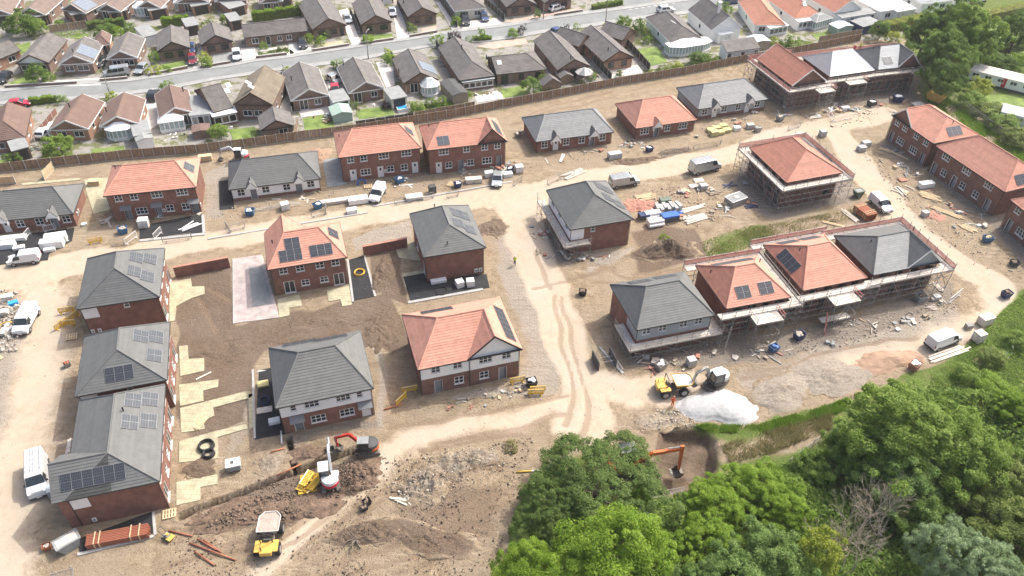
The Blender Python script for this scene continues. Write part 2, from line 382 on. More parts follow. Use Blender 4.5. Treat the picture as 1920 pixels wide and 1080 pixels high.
gravel = np.maximum.reduce([
    polymask(X, Y, GP([(1360, 700), (1600, 630), (1800, 560), (1810, 640), (1640, 690), (1480, 740), (1400, 740)]), 1.5)*.7,
    polymask(X, Y, GP([(930, 420), (970, 430), (1040, 640), (1040, 740), (950, 745), (985, 640), (940, 550)]), 1.2)*.75,
    polymask(X, Y, GP([(380, 320), (440, 300), (420, 420), (385, 410)]), 1)*.7,
    polymask(X, Y, GP([(650, 440), (770, 415), (775, 450), (660, 475)]), .8)*.9,
    polymask(X, Y, GP([(700, 640), (720, 650), (730, 800), (710, 800)]), .6)*.8,
    polymask(X, Y, GP([(-60, 540), (30, 545), (60, 640), (30, 760), (-60, 800)]), 1.5)*.7,
    polymask(X, Y, GP([(-100, 660), (30, 660), (40, 760), (10, 900), (-30, 1120), (-200, 1120)]), 2.5)*.75, polymask(X, Y, GP([(105, 640), (145, 640), (120, 860), (60, 1000), (90, 1080), (30, 1090), (40, 960), (90, 820)]), 2)*.6,
    polymask(X, Y, GP([(1090, 470), (1190, 460), (1200, 480), (1100, 520)]), 1)*.7,
    polymask(X, Y, GP([(475, 690), (490, 690), (490, 820), (330, 960), (320, 940), (400, 870)]), .8)*.5])
grass = np.maximum.reduce([
    .6*polymask(X, Y, GP([(1312, 455), (1400, 424), (1440, 420), (1450, 440), (1390, 470), (1330, 485)]), 1.6), .45*polymask(X, Y, GP([(1400, 415), (1500, 402), (1590, 388), (1600, 402), (1470, 430)]), 1.2),
    polymask(X, Y, GP([(1300, 798), (1420, 797), (1560, 757), (1660, 722), (1740, 692), (1806, 658), (1850, 606), (1885, 572), (1925, 540), (2250, 300), (2400, 900), (2100, 1500), (800, 1500), (950, 1010), (990, 900), (1110, 840), (1200, 845), (1250, 925), (1340, 895), (1352, 830), (1330, 812)]), .7),
    polymask(X, Y, GP([(1735, 190), (1760, 170), (1850, 250), (1920, 290), (2300, 420), (2500, 100), (1900, -60), (1640, 60), (1700, 75)]), 1),
    .42*ribbon_mask([(p[0], p[1]+5) for p in FENCE], .6, .9)])
grass = grass*(1-.8*polymask(X, Y, GP([(1345, 822), (1430, 815), (1530, 785), (1560, 800), (1500, 850), (1420, 868), (1350, 875)]), 1.5))
_fx = [p for p in FENCE]
estate = polymask(X0, Y0, GP(_fx+[(1690, 78), (1720, -120)]) + [Vector((400, 900)), Vector((-600, 900)), G(-400, 380).xy], .25)
rut = np.maximum.reduce([ribbon_mask(p, .35, .35) for p in (
    [(1040, 560), (1058, 640), (1062, 720), (1066, 800)], [(1056, 560), (1080, 650), (1092, 740), (1098, 830)], [(1000, 470), (1030, 545)],
    [(1190, 512), (1330, 500)], [(1180, 520), (1320, 522)], [(1000, 540), (1150, 505)], [(1000, 220), (1160, 178)], [(980, 215), (1150, 170)], [(960, 235), (1010, 222)], [(1180, 168), (1330, 140)],
    [(560, 1010), (610, 970)], [(545, 1020), (640, 950)], [(0, 345), (180, 332)], [(0, 352), (190, 322)], [(800, 960), (960, 920)], [(790, 985), (950, 950)], [(860, 1000), (930, 985)], [(560, 1060), (720, 930), (800, 870)], [(545, 1050), (700, 925), (790, 860)], [(600, 1075), (760, 1010), (930, 960)], [(640, 1080), (800, 1030), (920, 1000)], [(740, 1075), (900, 1020)], [(820, 830), (1000, 800), (1060, 780)], [(800, 845), (980, 812)], [(740, 800), (900, 775), (1050, 745)], [(430, 1030), (520, 1000), (640, 940)], [(300, 1060), (480, 1040), (560, 1010)], [(860, 985), (940, 930)], [(830, 975), (930, 910)], [(1250, 880), (1320, 870)], [(1255, 892), (1325, 884)], [(1255, 905), (1320, 898)], [(1105, 500), (1180, 520), (1300, 508)], [(1110, 530), (1200, 528)], [(640, 700), (705, 680)], [(370, 560), (430, 640)], [(390, 540), (436, 570)], [(1400, 700), (1560, 665), (1720, 625)], [(1390, 712), (1550, 680)], [(1600, 470), (1690, 430)])])
X, Y = X0, Y0
TRENCH = GP([(338, 968), (440, 929), (540, 889), (640, 853), (672, 840)]); TR2 = GP([(541, 822), (552, 880)])
td = np.minimum(segdist(X, Y, TRENCH), segdist(X, Y, TR2)+.12)
tr = np.clip((.46-td)/.16, 0, 1); PIT = GP([(1246, 806), (1312, 806), (1340, 826), (1342, 872), (1318, 912), (1250, 930), (1236, 870)]); pit = polymask(X, Y, PIT, .35)
soil = np.maximum(soil, tr)
site = (1-estate)
Z = site*(.035*hn(X, Y, .5, 1)+.02*hn(X, Y, 2.1, 2)) + soil*site*(.05*hn(X, Y, 3.1, 4)+.03*np.sin((X*.8+Y*2.0)*3.2+hn(X, Y, .8, 6)*2)) - .1*rut*site
Z = np.minimum(Z, .075) + .25*np.clip((1.1-td)/.5, 0, 1)*(1-tr) * (np.clip(hn(X, Y, 1, 12)+.3, 0, 1)) - 1.9*tr - 2.3*pit*np.clip(.8+.25*hn(X, Y, .9, 31), .5, 1)
far = np.clip((np.hypot(X, Y-90)-200)/50, 0, 1); Z = Z*(1-far)
ny, nx = X.shape
idx = np.arange(ny*nx).reshape(ny, nx)
quads = np.stack([idx[:-1, :-1], idx[:-1, 1:], idx[1:, 1:], idx[1:, :-1]], -1).reshape(-1, 4)
def npmesh(name, verts, quads, mats, k=4):
    me = bpy.data.meshes.new(name); nv, nf = len(verts), len(quads)
    me.vertices.add(nv); me.vertices.foreach_set('co', np.ascontiguousarray(verts, dtype=np.float32).ravel())
    me.loops.add(nf*k); me.loops.foreach_set('vertex_index', np.ascontiguousarray(quads, dtype=np.int32).ravel())
    me.polygons.add(nf); me.polygons.foreach_set('loop_start', np.arange(0, nf*k, k, dtype=np.int32)); me.polygons.foreach_set('loop_total', np.full(nf, k, np.int32))
    for m in mats: me.materials.append(M[m] if isinstance(m, str) else m)
    me.update(calc_edges=True); return me
def ground_material():
    m = bpy.data.materials.new('site_earth'); m.use_nodes = True; nt = m.node_tree; L = nt.links.new
    p = nt.nodes['Principled BSDF']; p.inputs['Roughness'].default_value = .95; p.inputs['Specular IOR Level'].default_value = .15
    geo = _n(nt, 'ShaderNodeNewGeometry')
    def noise(s, d=6, r=.65, dist=0):
        n = _n(nt, 'ShaderNodeTexNoise'); n.inputs['Scale'].default_value = s; n.inputs['Detail'].default_value = d
        n.inputs['Roughness'].default_value = r; n.inputs['Distortion'].default_value = dist
        L(geo.outputs['Position'], n.inputs['Vector']); return n.outputs[0]
    def rng(src, a, b, c=0., d=1.):
        r = _n(nt, 'ShaderNodeMapRange'); r.inputs[1].default_value = a; r.inputs[2].default_value = b; r.inputs[3].default_value = c; r.inputs[4].default_value = d
        L(src, r.inputs[0]); return r.outputs[0]
    def mix(f, a, b):
        x = _n(nt, 'ShaderNodeMix', data_type='RGBA')
        if isinstance(f, float): x.inputs[0].default_value = f
        else: L(f, x.inputs[0])
        for i, c in ((6, a), (7, b)):
            if isinstance(c, tuple): x.inputs[i].default_value = (*c, 1)
            else: L(c, x.inputs[i])
        return x.outputs[2]
    def math(op, a, b):
        x = _n(nt, 'ShaderNodeMath', operation=op)
        for i, c in ((0, a), (1, b)):
            if isinstance(c, (int, float)): x.inputs[i].default_value = c
            else: L(c, x.inputs[i])
        return x.outputs[0]
    def streak(ang, sx, sy, s):
        mp = _n(nt, 'ShaderNodeMapping'); mp.inputs['Rotation'].default_value = (0, 0, ang); mp.inputs['Scale'].default_value = (sx, sy, 1); L(geo.outputs['Position'], mp.inputs['Vector'])
        n = _n(nt, 'ShaderNodeTexNoise'); n.inputs['Scale'].default_value = s; n.inputs['Detail'].default_value = 4; n.inputs['Roughness'].default_value = .6; n.inputs['Distortion'].default_value = .5
        L(mp.outputs[0], n.inputs['Vector']); return n.outputs[0]
    big, med, fin, vf = noise(.16, 5), noise(.8, 6, .7, .6), noise(3.2, 6, .75), noise(13, 4, .7)
    def mask(name, amp=.9, lo=.38, hi=.62):
        a = _n(nt, 'ShaderNodeAttribute'); a.attribute_name = name
        s = math('ADD', a.outputs['Fac'], math('MULTIPLY', math('SUBTRACT', math('ADD', math('MULTIPLY', med, .6), math('MULTIPLY', fin, .4)), .5), amp))
        return rng(s, lo, hi)
    base = mix(rng(med, .36, .62), (.205, .15, .094), (.402, .316, .212))
    base = mix(rng(big, .38, .62), base, mix(rng(fin, .35, .65), (.38, .305, .215), (.298, .238, .167)))
    base = mix(rng(fin, .56, .72), base, (.19, .14, .1))
    gr = mix(rng(fin, .35, .65), (.415, .367, .305), (.28, .24, .193))
    base = mix(mask('gravel'), base, gr)
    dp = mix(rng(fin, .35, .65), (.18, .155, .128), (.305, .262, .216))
    base = mix(mask('rubble_shade'), base, dp)
    tk = mix(rng(med, .3, .7), (.375, .306, .223), (.452, .376, .284)); tk = mix(rng(big, .44, .62), tk, mix(rng(fin, .35, .65), (.44, .376, .3), (.38, .323, .26))); tk = mix(rng(fin, .64, .84), tk, (.45, .375, .29))
    base = mix(math('MULTIPLY', rng(noise(1.7, 5, .7, 1.5), .55, .7), .5), base, (.2, .15, .108))
    base = mix(math('MULTIPLY', rng(vf, .54, .74), .28), base, (.17, .128, .092))
    s1, s2 = streak(-.3, .12, 1.5, 1.6), streak(1.35, .15, 1.6, 1.4)
    base = mix(math('MULTIPLY', math('MULTIPLY', rng(s1, .52, .66), rng(noise(.11, 3), .44, .6)), .42), base, (.215, .158, .11))
    base = mix(math('MULTIPLY', math('MULTIPLY', rng(s2, .53, .66), rng(noise(.13, 3), .48, .62)), .38), base, (.225, .165, .115))
    base = mix(math('MULTIPLY', math('MULTIPLY', rng(s1, .47, .38), rng(noise(.2, 3), .45, .6)), .4), base, (.5, .42, .325))
    tmask = mask('track', 1.0, .25, .68)
    base = mix(tmask, base, tk)
    so_ = mix(rng(fin, .34, .66), (.113, .082, .057), (.22, .163, .118)); so_ = mix(rng(big, .45, .6), so_, mix(rng(vf, .35, .65), (.13, .097, .07), (.25, .193, .147)))
    base = mix(mask('soil', .55), base, so_)
    base = mix(math('MULTIPLY', mask('rut', 1.7), .6), base, (.24, .175, .12))
    vo = _n(nt, 'ShaderNodeTexVoronoi'); vo.inputs['Scale'].default_value = 2.6; L(geo.outputs['Position'], vo.inputs['Vector'])
    st = math('MULTIPLY', rng(vo.outputs['Distance'], .12, .09), rng(noise(.5, 4), .53, .66))
    base = mix(st, base, (.52, .47, .41))
    gs = mix(rng(fin, .3, .7), (.075, .125, .025), (.16, .205, .055)); gs = mix(rng(med, .5, .75), gs, (.23, .19, .105))
    base = mix(mask('grass', .8), base, gs)
    es = mix(rng(med, .35, .65), (.28, .268, .242), (.37, .353, .322)); es = mix(rng(noise(.35, 3), .5, .58), es, mix(rng(fin, .3, .7), (.1, .14, .045), (.24, .215, .13)))
    base = mix(mask('estate', .1), base, es)
    L(base, p.inputs['Base Color'])
    h = math('ADD', math('MULTIPLY', fin, 1.0), math('MULTIPLY', vf, .45))
    b = _n(nt, 'ShaderNodeBump'); b.inputs['Strength'].default_value = 1.0; b.inputs['Distance'].default_value = .24
    L(rng(tmask, 0, 1, 1., .25), b.inputs['Strength'])
    L(h, b.inputs['Height']); L(b.outputs[0], p.inputs['Normal'])
    M['site_earth'] = m
ground_material()
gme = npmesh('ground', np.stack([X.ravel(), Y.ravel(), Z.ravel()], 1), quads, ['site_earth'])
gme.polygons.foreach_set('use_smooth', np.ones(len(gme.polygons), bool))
for nme, arr in (('track', track), ('soil', soil), ('rubble_shade', rubble_shade), ('gravel', gravel), ('grass', grass), ('estate', estate), ('rut', rut)):
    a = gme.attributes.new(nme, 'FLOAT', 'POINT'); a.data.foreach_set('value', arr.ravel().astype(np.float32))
struct('ground', gme)
SITE = dict(soil=soil, rubble_shade=rubble_shade, gravel=gravel, track=track, grass=grass, estate=estate)

# ---- the street beyond the fence: far pavement, carriageway, near pavement
TOPE = [(-160, 196), (-60, 177), (0, 167), (150, 151), (237, 148), (277, 142), (375, 127), (432, 120), (480, 110), (540, 104), (587, 96), (655, 86), (737, 74), (767, 71), (862, 55), (960, 43), (1042, 29), (1090, 22), (1167, 13), (1260, 0), (1340, -10), (1480, -26), (1640, -45)]
BOTE = [(-160, 222), (-60, 206), (0, 197), (57, 192), (125, 190), (185, 186), (257, 176), (300, 172), (397, 152), (480, 140), (530, 132), (630, 120), (692, 110), (745, 100), (815, 87), (925, 77), (960, 73), (1035, 60), (1110, 51), (1140, 45), (1212, 35), (1295, 26), (1342, 17), (1440, 2), (1640, -25)]
def interp(tab, x): return float(np.interp(x, [p[0] for p in tab], [p[1] for p in tab]))
def strip(name, f0, f1, z, m, kb=None):
    mb = MB(); xs = list(range(-160, 1641, 20)); pr = None
    for x in xs:
        a = G(x, interp(TOPE, x)); b = G(x, interp(BOTE, x)); p = a.lerp(b, f0); q = a.lerp(b, f1)
        cur = [(p.x, p.y, z), (q.x, q.y, z), (p.x, p.y, -.1), (q.x, q.y, -.1)]
        if pr: mb.add(pr+cur, [(0, 1, 5, 4), (2, 0, 4, 6), (1, 3, 7, 5)])
        pr = cur
    return struct(name, mb.mesh(name, m))
strip('road', .2, .8, .03, 'road_grey'); strip('pavement', 0, .2, .12, 'pavement_grey'); strip('pavement', .8, 1, .12, 'pavement_grey')
for f in (.19, .8): strip('kerb', f, f+.012, .135, 'kerb')
# side road at the junction, with give way dashes
mb = MB(); c = GP([(1172, 14), (1215, 8), (1262, -30), (1180, -30), (1150, -14)]); mb.prism(c, -.1, .034); struct('road', mb.mesh('road', 'road_grey'))
for i in range(8):
    a = G(1182+i*11.5, 17.5-i*1.6); mb = MB(); mb.obx((a.x, a.y, .04), (.9, .18, .008), .18); struct('road_marking', mb.mesh('road_marking', 'road_paint'))

def slab(name, pts, z, m, z0=-.15):
    mb = MB(); mb.prism(GP(pts), z0, z); return struct(name, mb.mesh(name, m))
# hard standings on the site
slab('tarmac_drive', [(486, 694), (512, 690), (545, 812), (478, 824)], .09, 'tarmac_new')
slab('tarmac_drive', [(653, 488), (682, 480), (703, 556), (662, 564)], .09, 'tarmac_new')
slab('tarmac_drive', [(756, 520), (800, 512), (912, 515), (918, 540), (770, 566)], .09, 'tarmac_new')
slab('tarmac_drive', [(262, 424), (378, 402), (380, 436), (262, 448)], .09, 'tarmac_new')
slab('tarmac_drive', [(-60, 452), (140, 428), (135, 452), (92, 476), (90, 488), (-60, 502)], .09, 'tarmac_new')
slab('tarmac_drive', [(145, 1012), (285, 960), (288, 1000), (150, 1036)], .09, 'tarmac_new')
slab('tarmac_drive', [(410, 340), (432, 338), (440, 392), (412, 394)], .09, 'tarmac_new')
slab('tarmac_drive', [(605, 300), (636, 296), (650, 346), (614, 352)], .07, 'felt_grey')
slab('block_paved_drive', [(437, 486), (492, 478), (524, 596), (438, 607)], .10, 'block_paving')
slab('block_paved_drive', [(466, 502), (492, 500), (512, 570), (474, 576)], .108, 'felt_grey')
for q in ([(318, 530), (358, 523), (360, 538), (383, 537), (384, 552), (358, 560), (330, 575), (328, 602), (318, 604)],
          [(336, 650), (352, 648), (354, 674), (383, 672), (383, 696), (338, 706)], [(336, 722), (410, 712), (409, 726), (381, 733), (382, 752), (338, 762)],
          [(338, 766), (466, 733), (478, 738), (470, 746), (400, 765), (402, 780), (382, 790), (384, 805), (340, 812)], [(336, 828), (408, 808), (462, 796), (464, 804), (408, 820), (410, 860), (336, 868)],
          [(331, 905), (375, 896), (408, 890), (408, 908), (376, 914), (376, 938), (331, 948)],
          [(520, 562), (562, 552), (566, 574), (542, 578), (543, 592), (524, 596)], [(613, 544), (655, 537), (660, 572), (642, 575), (638, 562), (616, 566)],
          [(740, 462), (775, 454), (790, 490), (748, 484)], [(754, 514), (796, 506), (798, 532), (760, 540)], [(466, 740), (474, 738), (478, 800), (468, 806)], [(158, 338), (206, 333), (212, 392), (176, 402), (162, 360)], [(40, 344), (150, 334), (152, 338), (42, 348)]):
    slab('patio', q, .085, 'patio_yellow')
slab('concrete_path', [(500, 695), (480, 700), (486, 694)], .1, 'concrete')
for q in ([(145, 1038), (290, 1003), (290, 1008), (146, 1043)], [(285, 962), (290, 960), (294, 1003), (289, 1005)], [(650, 488), (654, 487), (664, 566), (660, 567)], [(682, 480), (685, 479), (706, 556), (702, 557)], [(436, 486), (438, 486), (440, 608), (437, 608)], [(378, 404), (383, 403), (385, 436), (380, 437)], [(472, 694), (476, 693), (480, 822), (476, 824)], [(765, 566), (905, 541), (906, 545), (766, 570)], [(262, 450), (384, 437), (384, 441), (262, 454)], [(1122, 652), (1126, 651), (1170, 700), (1166, 702)], [(700, 386), (960, 340), (960, 342), (700, 388.5)], [(390, 447), (690, 398), (690, 400), (390, 449.5)]):
    slab('kerb_edging', q, .13, 'kerb')
# lawns, patios and drives of the gardens beyond the fence
for q in ([(568, 222), (618, 213), (628, 238), (572, 247)], [(668, 206), (735, 198), (740, 216), (672, 224)], [(938, 168), (985, 160), (985, 178), (944, 184)], [(170, 280), (232, 274), (236, 288), (176, 292)], [(430, 244), (478, 238), (484, 262), (438, 266)], [(1196, 92), (1232, 88), (1252, 116), (1222, 124), (1198, 108)], [(1521, 66), (1552, 58), (1568, 66), (1534, 76)], [(0, 300), (20, 298), (24, 308), (0, 312)],
          [(15, 158), (50, 142), (72, 150), (70, 160), (18, 166)], [(300, 122), (345, 114), (352, 126), (302, 140)], [(22, 90), (55, 78), (60, 92), (40, 102)], [(680, 68), (735, 63), (738, 72), (682, 80)], [(8, 200), (40, 195), (40, 202), (10, 205)], [(180, 42), (205, 40), (212, 52), (184, 54)], [(130, 72), (145, 62), (165, 64), (160, 72)], [(1830, 50), (1925, 32), (1960, 110), (1850, 85)], [(1845, 180), (1925, 176), (1960, 260), (1880, 250), (1850, 215)], [(1500, 20), (1540, 16), (1542, 22), (1504, 26)], [(1610, 14), (1640, 10), (1642, 18), (1612, 20)]):
    slab('lawn', q, .06, 'lawn')
for q, m in (([(560, 210), (622, 198), (628, 212), (566, 220)], 'patio_pale'), ([(890, 182), (932, 170), (948, 184), (896, 192)], 'patio_pale'), ([(1128, 135), (1195, 122), (1206, 136), (1140, 148)], 'patio_pale'), ([(100, 152), (186, 146), (190, 160), (120, 162)], 'patio_pale'), ([(480, 96), (535, 85), (555, 102), (482, 110)], 'patio_pale'), ([(590, 84), (640, 76), (652, 86), (592, 96)], 'patio_yellow'), ([(790, 54), (818, 48), (818, 60), (792, 66)], 'patio_pink'), ([(862, 42), (930, 34), (945, 46), (868, 54)], 'patio_pale'), ([(945, 40), (1090, 14), (1075, 20), (960, 43)], 'patio_pink'), ([(895, 88), (930, 78), (985, 72), (990, 82), (925, 92)], 'patio_pink'), ([(635, 20), (652, 16), (678, 84), (660, 86)], 'patio_pale'), ([(735, 12), (748, 10), (768, 70), (745, 73)], 'patio_pale'), ([(818, 5), (832, 2), (862, 52), (848, 56)], 'patio_pale'), ([(276, 186), (298, 180), (300, 230), (262, 258)], 'patio_pale'), ([(372, 90), (382, 88), (388, 124), (362, 128)], 'patio_pale'), ([(398, 100), (434, 96), (436, 112), (400, 120)], 'felt_grey'), ([(510, 145), (532, 140), (548, 210), (530, 216)], 'concrete'), ([(610, 140), (630, 132), (648, 172), (620, 178)], 'patio_pale'), ([(705, 118), (736, 112), (740, 160), (724, 165)], 'patio_pale'), ([(440, 92), (478, 88), (480, 110), (440, 118)], 'patio_pale'), ([(540, 76), (580, 70), (584, 94), (544, 102)], 'patio_pale')):
    slab('drive', q, .05, m)
# garden walls, fences on the site and boundary fence
def wall_run(name, label, a, b, h, th, m, cap=None, cat='wall'):
    A = G(*a); B = G(*b); d = (B-A); t = thing(name, label, cat, A, atan2(d.y, d.x))
    mb = MB(); mb.bx(0, -th/2, -.3, d.length, th/2, h); obj('wall', mb.mesh('wall', m), t)
    mb = MB(); mb.bx(-.03, -th/2-.03, h, d.length+.03, th/2+.03, h+.08); obj('coping', mb.mesh('coping', cap or m), t)
    return t
wall_run('garden_wall', 'dark red brick garden wall beside the grey roofed house near the track', (330, 519), (432, 500), 1.75, .35, 'brick_red', 'brick_pile')
wall_run('garden_wall', 'dark red brick garden wall behind the soil plot by grey hipped house', (682, 479), (764, 463), 1.7, .35, 'brick_red', 'brick_pile')
PANEL = {}
def fence(name, label, px, step, h, m, postm='concrete', cat='fence', zig=.02):
    pts = [G(*p) for p in px]; t = thing(name, label, cat, pts[0])
    post = MB(); post.bx(-.06, -.06, -.2, .06, .06, h+.12); pm = post.mesh('post', postm)
    seg = []; s = 0
    for a, b in zip(pts[:-1], pts[1:]):
        n = max(1, round((b-a).length/step))
        for i in range(n): seg.append((a.lerp(b, i/n), a.lerp(b, (i+1)/n)))
    mes = []
    for k in range(3):
        mb = MB()
        nb = 9
        for i in range(nb): mb.bx(i/nb+.004, -.02-.008*((i+k) % 2), .12, (i+1)/nb-.004, .02, h-(.02*((i*7+k) % 3)))
        mb.bx(0, -.045, h-.03, 1, .045, h+.02); mes.append(mb.mesh('fence_panel', m))
    gb = MB(); gb.bx(0, -.03, -.15, 1, .03, .12); gm = gb.mesh('gravel_board', postm)
    for i, (a, b) in enumerate(seg):
        d = b-a; ang = atan2(d.y, d.x); l = a-pts[0]
        obj('post', pm, t, l)
        obj('fence_panel', mes[i % 3], t, l+Vector((0, 0, rnd.uniform(-.03, .03))), ang, scale=(d.length, 1, 1)); obj('gravel_board', gm, t, l, ang, scale=(d.length, 1, 1))
    obj('post', pm, t, seg[-1][1]-pts[0])
    return t
fence('boundary_fence', 'long brown panel fence with pale concrete posts along the old bungalow gardens', FENCE, 1.95, 1.8, 'fence_wood')
# ================================================================== HOUSES
def clip_half(P, up, v, keep_above):
    out = []; n = len(P)
    for i in range(n):
        a, b = P[i], P[(i+1) % n]; da = a.dot(up)-v; db = b.dot(up)-v
        if not keep_above: da, db = -da, -db
        if da >= -1e-7: out.append(a)
        if (da > 1e-7 and db < -1e-7) or (da < -1e-7 and db > 1e-7): out.append(a.lerp(b, da/(da-db)))
    return out
def slope_frame(P):
    n = Vector((0, 0, 0))
    for i in range(len(P)): n += P[i].cross(P[(i+1) % len(P)])
    n.normalize()
    if n.z < 0: n = -n
    e = Vector((0, 0, 1)).cross(n).normalized(); return n, e, n.cross(e).normalized()
def tile_mesh(poly, m, gauge=.34, lift=.048):
    """overlapping courses of tiles: each course tilts up at its lower edge and drops to the next"""
    P = [Vector(p) for p in poly]; n, e, up = slope_frame(P); vs = [p.dot(up) for p in P]; v0, v1 = min(vs), max(vs)
    k = max(2, round((v1-v0)/gauge)); g = (v1-v0)/k; mb = MB()
    for i in range(k):
        a = v0+i*g; Q = clip_half(clip_half(P, up, a, True), up, a+g, False)
        if len(Q) < 3: continue
        R = [q+n*(.03+lift*(1-(q.dot(up)-a)/g)) for q in Q]
        nn = Vector((0, 0, 0))
        for j in range(len(R)): nn += R[j].cross(R[(j+1) % len(R)])
        if nn.dot(n) < 0: R.reverse(); Q.reverse()
        fs = [tuple(range(len(R)))]; vv = list(R)
        low = [j for j in range(len(Q)) if abs(Q[j].dot(up)-a) < 1e-5]
        if len(low) == 2:
            j0, j1 = low if (low[1]-low[0]) == 1 else (low[1], low[0])
            vv += [Q[j0]+n*.02, Q[j1]+n*.02]; b = len(R); fs.append((j1, j0, b, b+1))
        mb.add(vv, fs)
    return mb.mesh('tile_slope', m)
class H: pass
def fit(FL, FR, BK, z):
    A, B, C = G(*FL, z), G(*FR, z), G(*BK, z); d = B-A; W = hypot(d.x, d.y); ang = atan2(d.y, d.x)
    D = (C-B).dot(Vector((-sin(ang), cos(ang), 0))); return A, ang, W, D
WIN = {}
def window_meshes(w, h, nx, nz, fm='white_plastic', gm='glass'):
    k = (round(w, 2), round(h, 2), nx, nz, fm, gm)
    if k not in WIN:
        mb = MB(); b = .085; x0 = -w/2
        mb.bx(x0, -.03, 0, x0+b, .05, h).bx(-x0-b, -.03, 0, -x0, .05, h).bx(x0+b, -.03, 0, -x0-b, .05, b).bx(x0+b, -.03, h-b, -x0-b, .05, h)
        for i in range(1, nx): x = x0+w*i/nx; mb.bx(x-.04, -.025, b, x+.04, .045, h-b)
        for j in range(1, nz): z = h*j/nz; mb.bx(x0+b, -.02, z-.03, -x0-b, .04, z+.03)
        mb.bx(x0-.06, -.13, -.07, -x0+.06, .02, -.002)
        pn = MB(); pn.add([(x0+.02, .02, .02), (-x0-.02, .02, .02), (-x0-.02, .02, h-.02), (x0+.02, .02, h-.02)], [(0, 1, 2, 3)])
        WIN[k] = (mb.mesh('window', fm), pn.mesh('pane', gm))
    return WIN[k]
DOOR = {}
def door_meshes(w, h, m):
    k = (w, h, m)
    if k not in DOOR:
        mb = MB(); mb.bx(-w/2, -.02, 0, w/2, .04, h); fr = MB(); fr.bx(-w/2-.07, -.05, 0, -w/2+.02, .06, h+.06).bx(w/2-.02, -.05, 0, w/2+.07, .06, h+.06).bx(-w/2+.02, -.05, h-.01, w/2-.02, .06, h+.06)
        g = MB(); g.bx(-w*.16, -.035, h*.62, w*.16, -.015, h*.86); hd = MB(); hd.bx(w*.3, -.08, .95, w*.38, -.02, 1.12)
        DOOR[k] = (mb.mesh('door', m), fr.mesh('door_frame', 'white_plastic'), g.mesh('pane', 'glass'), hd.mesh('handle', 'alu'))
    return DOOR[k]
def w3(f, z=3.6): return ('w', f, z, 1.7, 1.08, 3, 2)
def w2(f, z=3.6): return ('w', f, z, 1.15, 1.08, 2, 2)
def w1(f, z=3.6): return ('w', f, z, .7, .95, 1, 2)
def g3(f): return ('w', f, .85, 1.75, 1.25, 3, 2)
def g2(f): return ('w', f, .85, 1.2, 1.25, 2, 2)
def fd(f): return ('w', f, .08, 1.5, 2.1, 2, 1)
def dr(f): return ('d', f, .08, .95, 2.1, 'white_plastic', 0)
def od(f): return ('o', f, .0, .95, 2.15, 0, 0)
def ho(f, z, w=1.2, h=1.1): return ('h', f, z, w, h, 0, 0)
def wall_mesh(h, ze_lo, ze_hi, ops, ov, m, name, sides='FRBL', ends=None):
    mb = MB(); W, D = h.W, h.D
    fr = {'F': ((ov, ov), (1, 0), (0, 1), W-2*ov), 'R': ((W-ov, ov), (0, 1), (-1, 0), D-2*ov), 'B': ((W-ov, D-ov), (-1, 0), (0, -1), W-2*ov), 'L': ((ov, D-ov), (0, -1), (1, 0), D-2*ov)}
    for s in sides:
        o, d, inn, Ln = fr[s]; lo, hi = (ends or {}).get(s, (0, 1)); lo *= Ln; hi *= Ln
        rc = []
        for q in ops.get(s, []):
            c = q[1]*Ln; rc.append((max(lo, c-q[3]/2), min(hi, c+q[3]/2), max(ze_lo, q[2]), min(ze_hi, q[2]+q[4])))
        rc = [r for r in rc if r[2] < r[3] and r[0] < r[1]]
        xs = sorted({lo, hi, *[r[0] for r in rc], *[r[1] for r in rc]}); zs = sorted({ze_lo, ze_hi, *[r[2] for r in rc], *[r[3] for r in rc]})
        def P(t, z, k=0): return (o[0]+d[0]*t+inn[0]*k, o[1]+d[1]*t+inn[1]*k, z)
        for i in range(len(xs)-1):
            for j in range(len(zs)-1):
                cx, cz = (xs[i]+xs[i+1])/2, (zs[j]+zs[j+1])/2
                if any(r[0] < cx < r[1] and r[2] < cz < r[3] for r in rc): continue
                mb.add([P(xs[i], zs[j]), P(xs[i+1], zs[j]), P(xs[i+1], zs[j+1]), P(xs[i], zs[j+1])], [(0, 1, 2, 3)])
        for r in rc:
            k = .16; a, b, c, e = r
            if c > ze_lo+1e-6: mb.add([P(a, c), P(b, c), P(b, c, k), P(a, c, k)], [(3, 2, 1, 0)])
            if e < ze_hi-1e-6: mb.add([P(a, e), P(b, e), P(b, e, k), P(a, e, k)], [(0, 1, 2, 3)])
            mb.add([P(a, c), P(a, c, k), P(a, e, k), P(a, e)], [(0, 1, 2, 3)]).add([P(b, c), P(b, c, k), P(b, e, k), P(b, e)], [(3, 2, 1, 0)])
    return mb.mesh(name, m)
HOUSES = {}
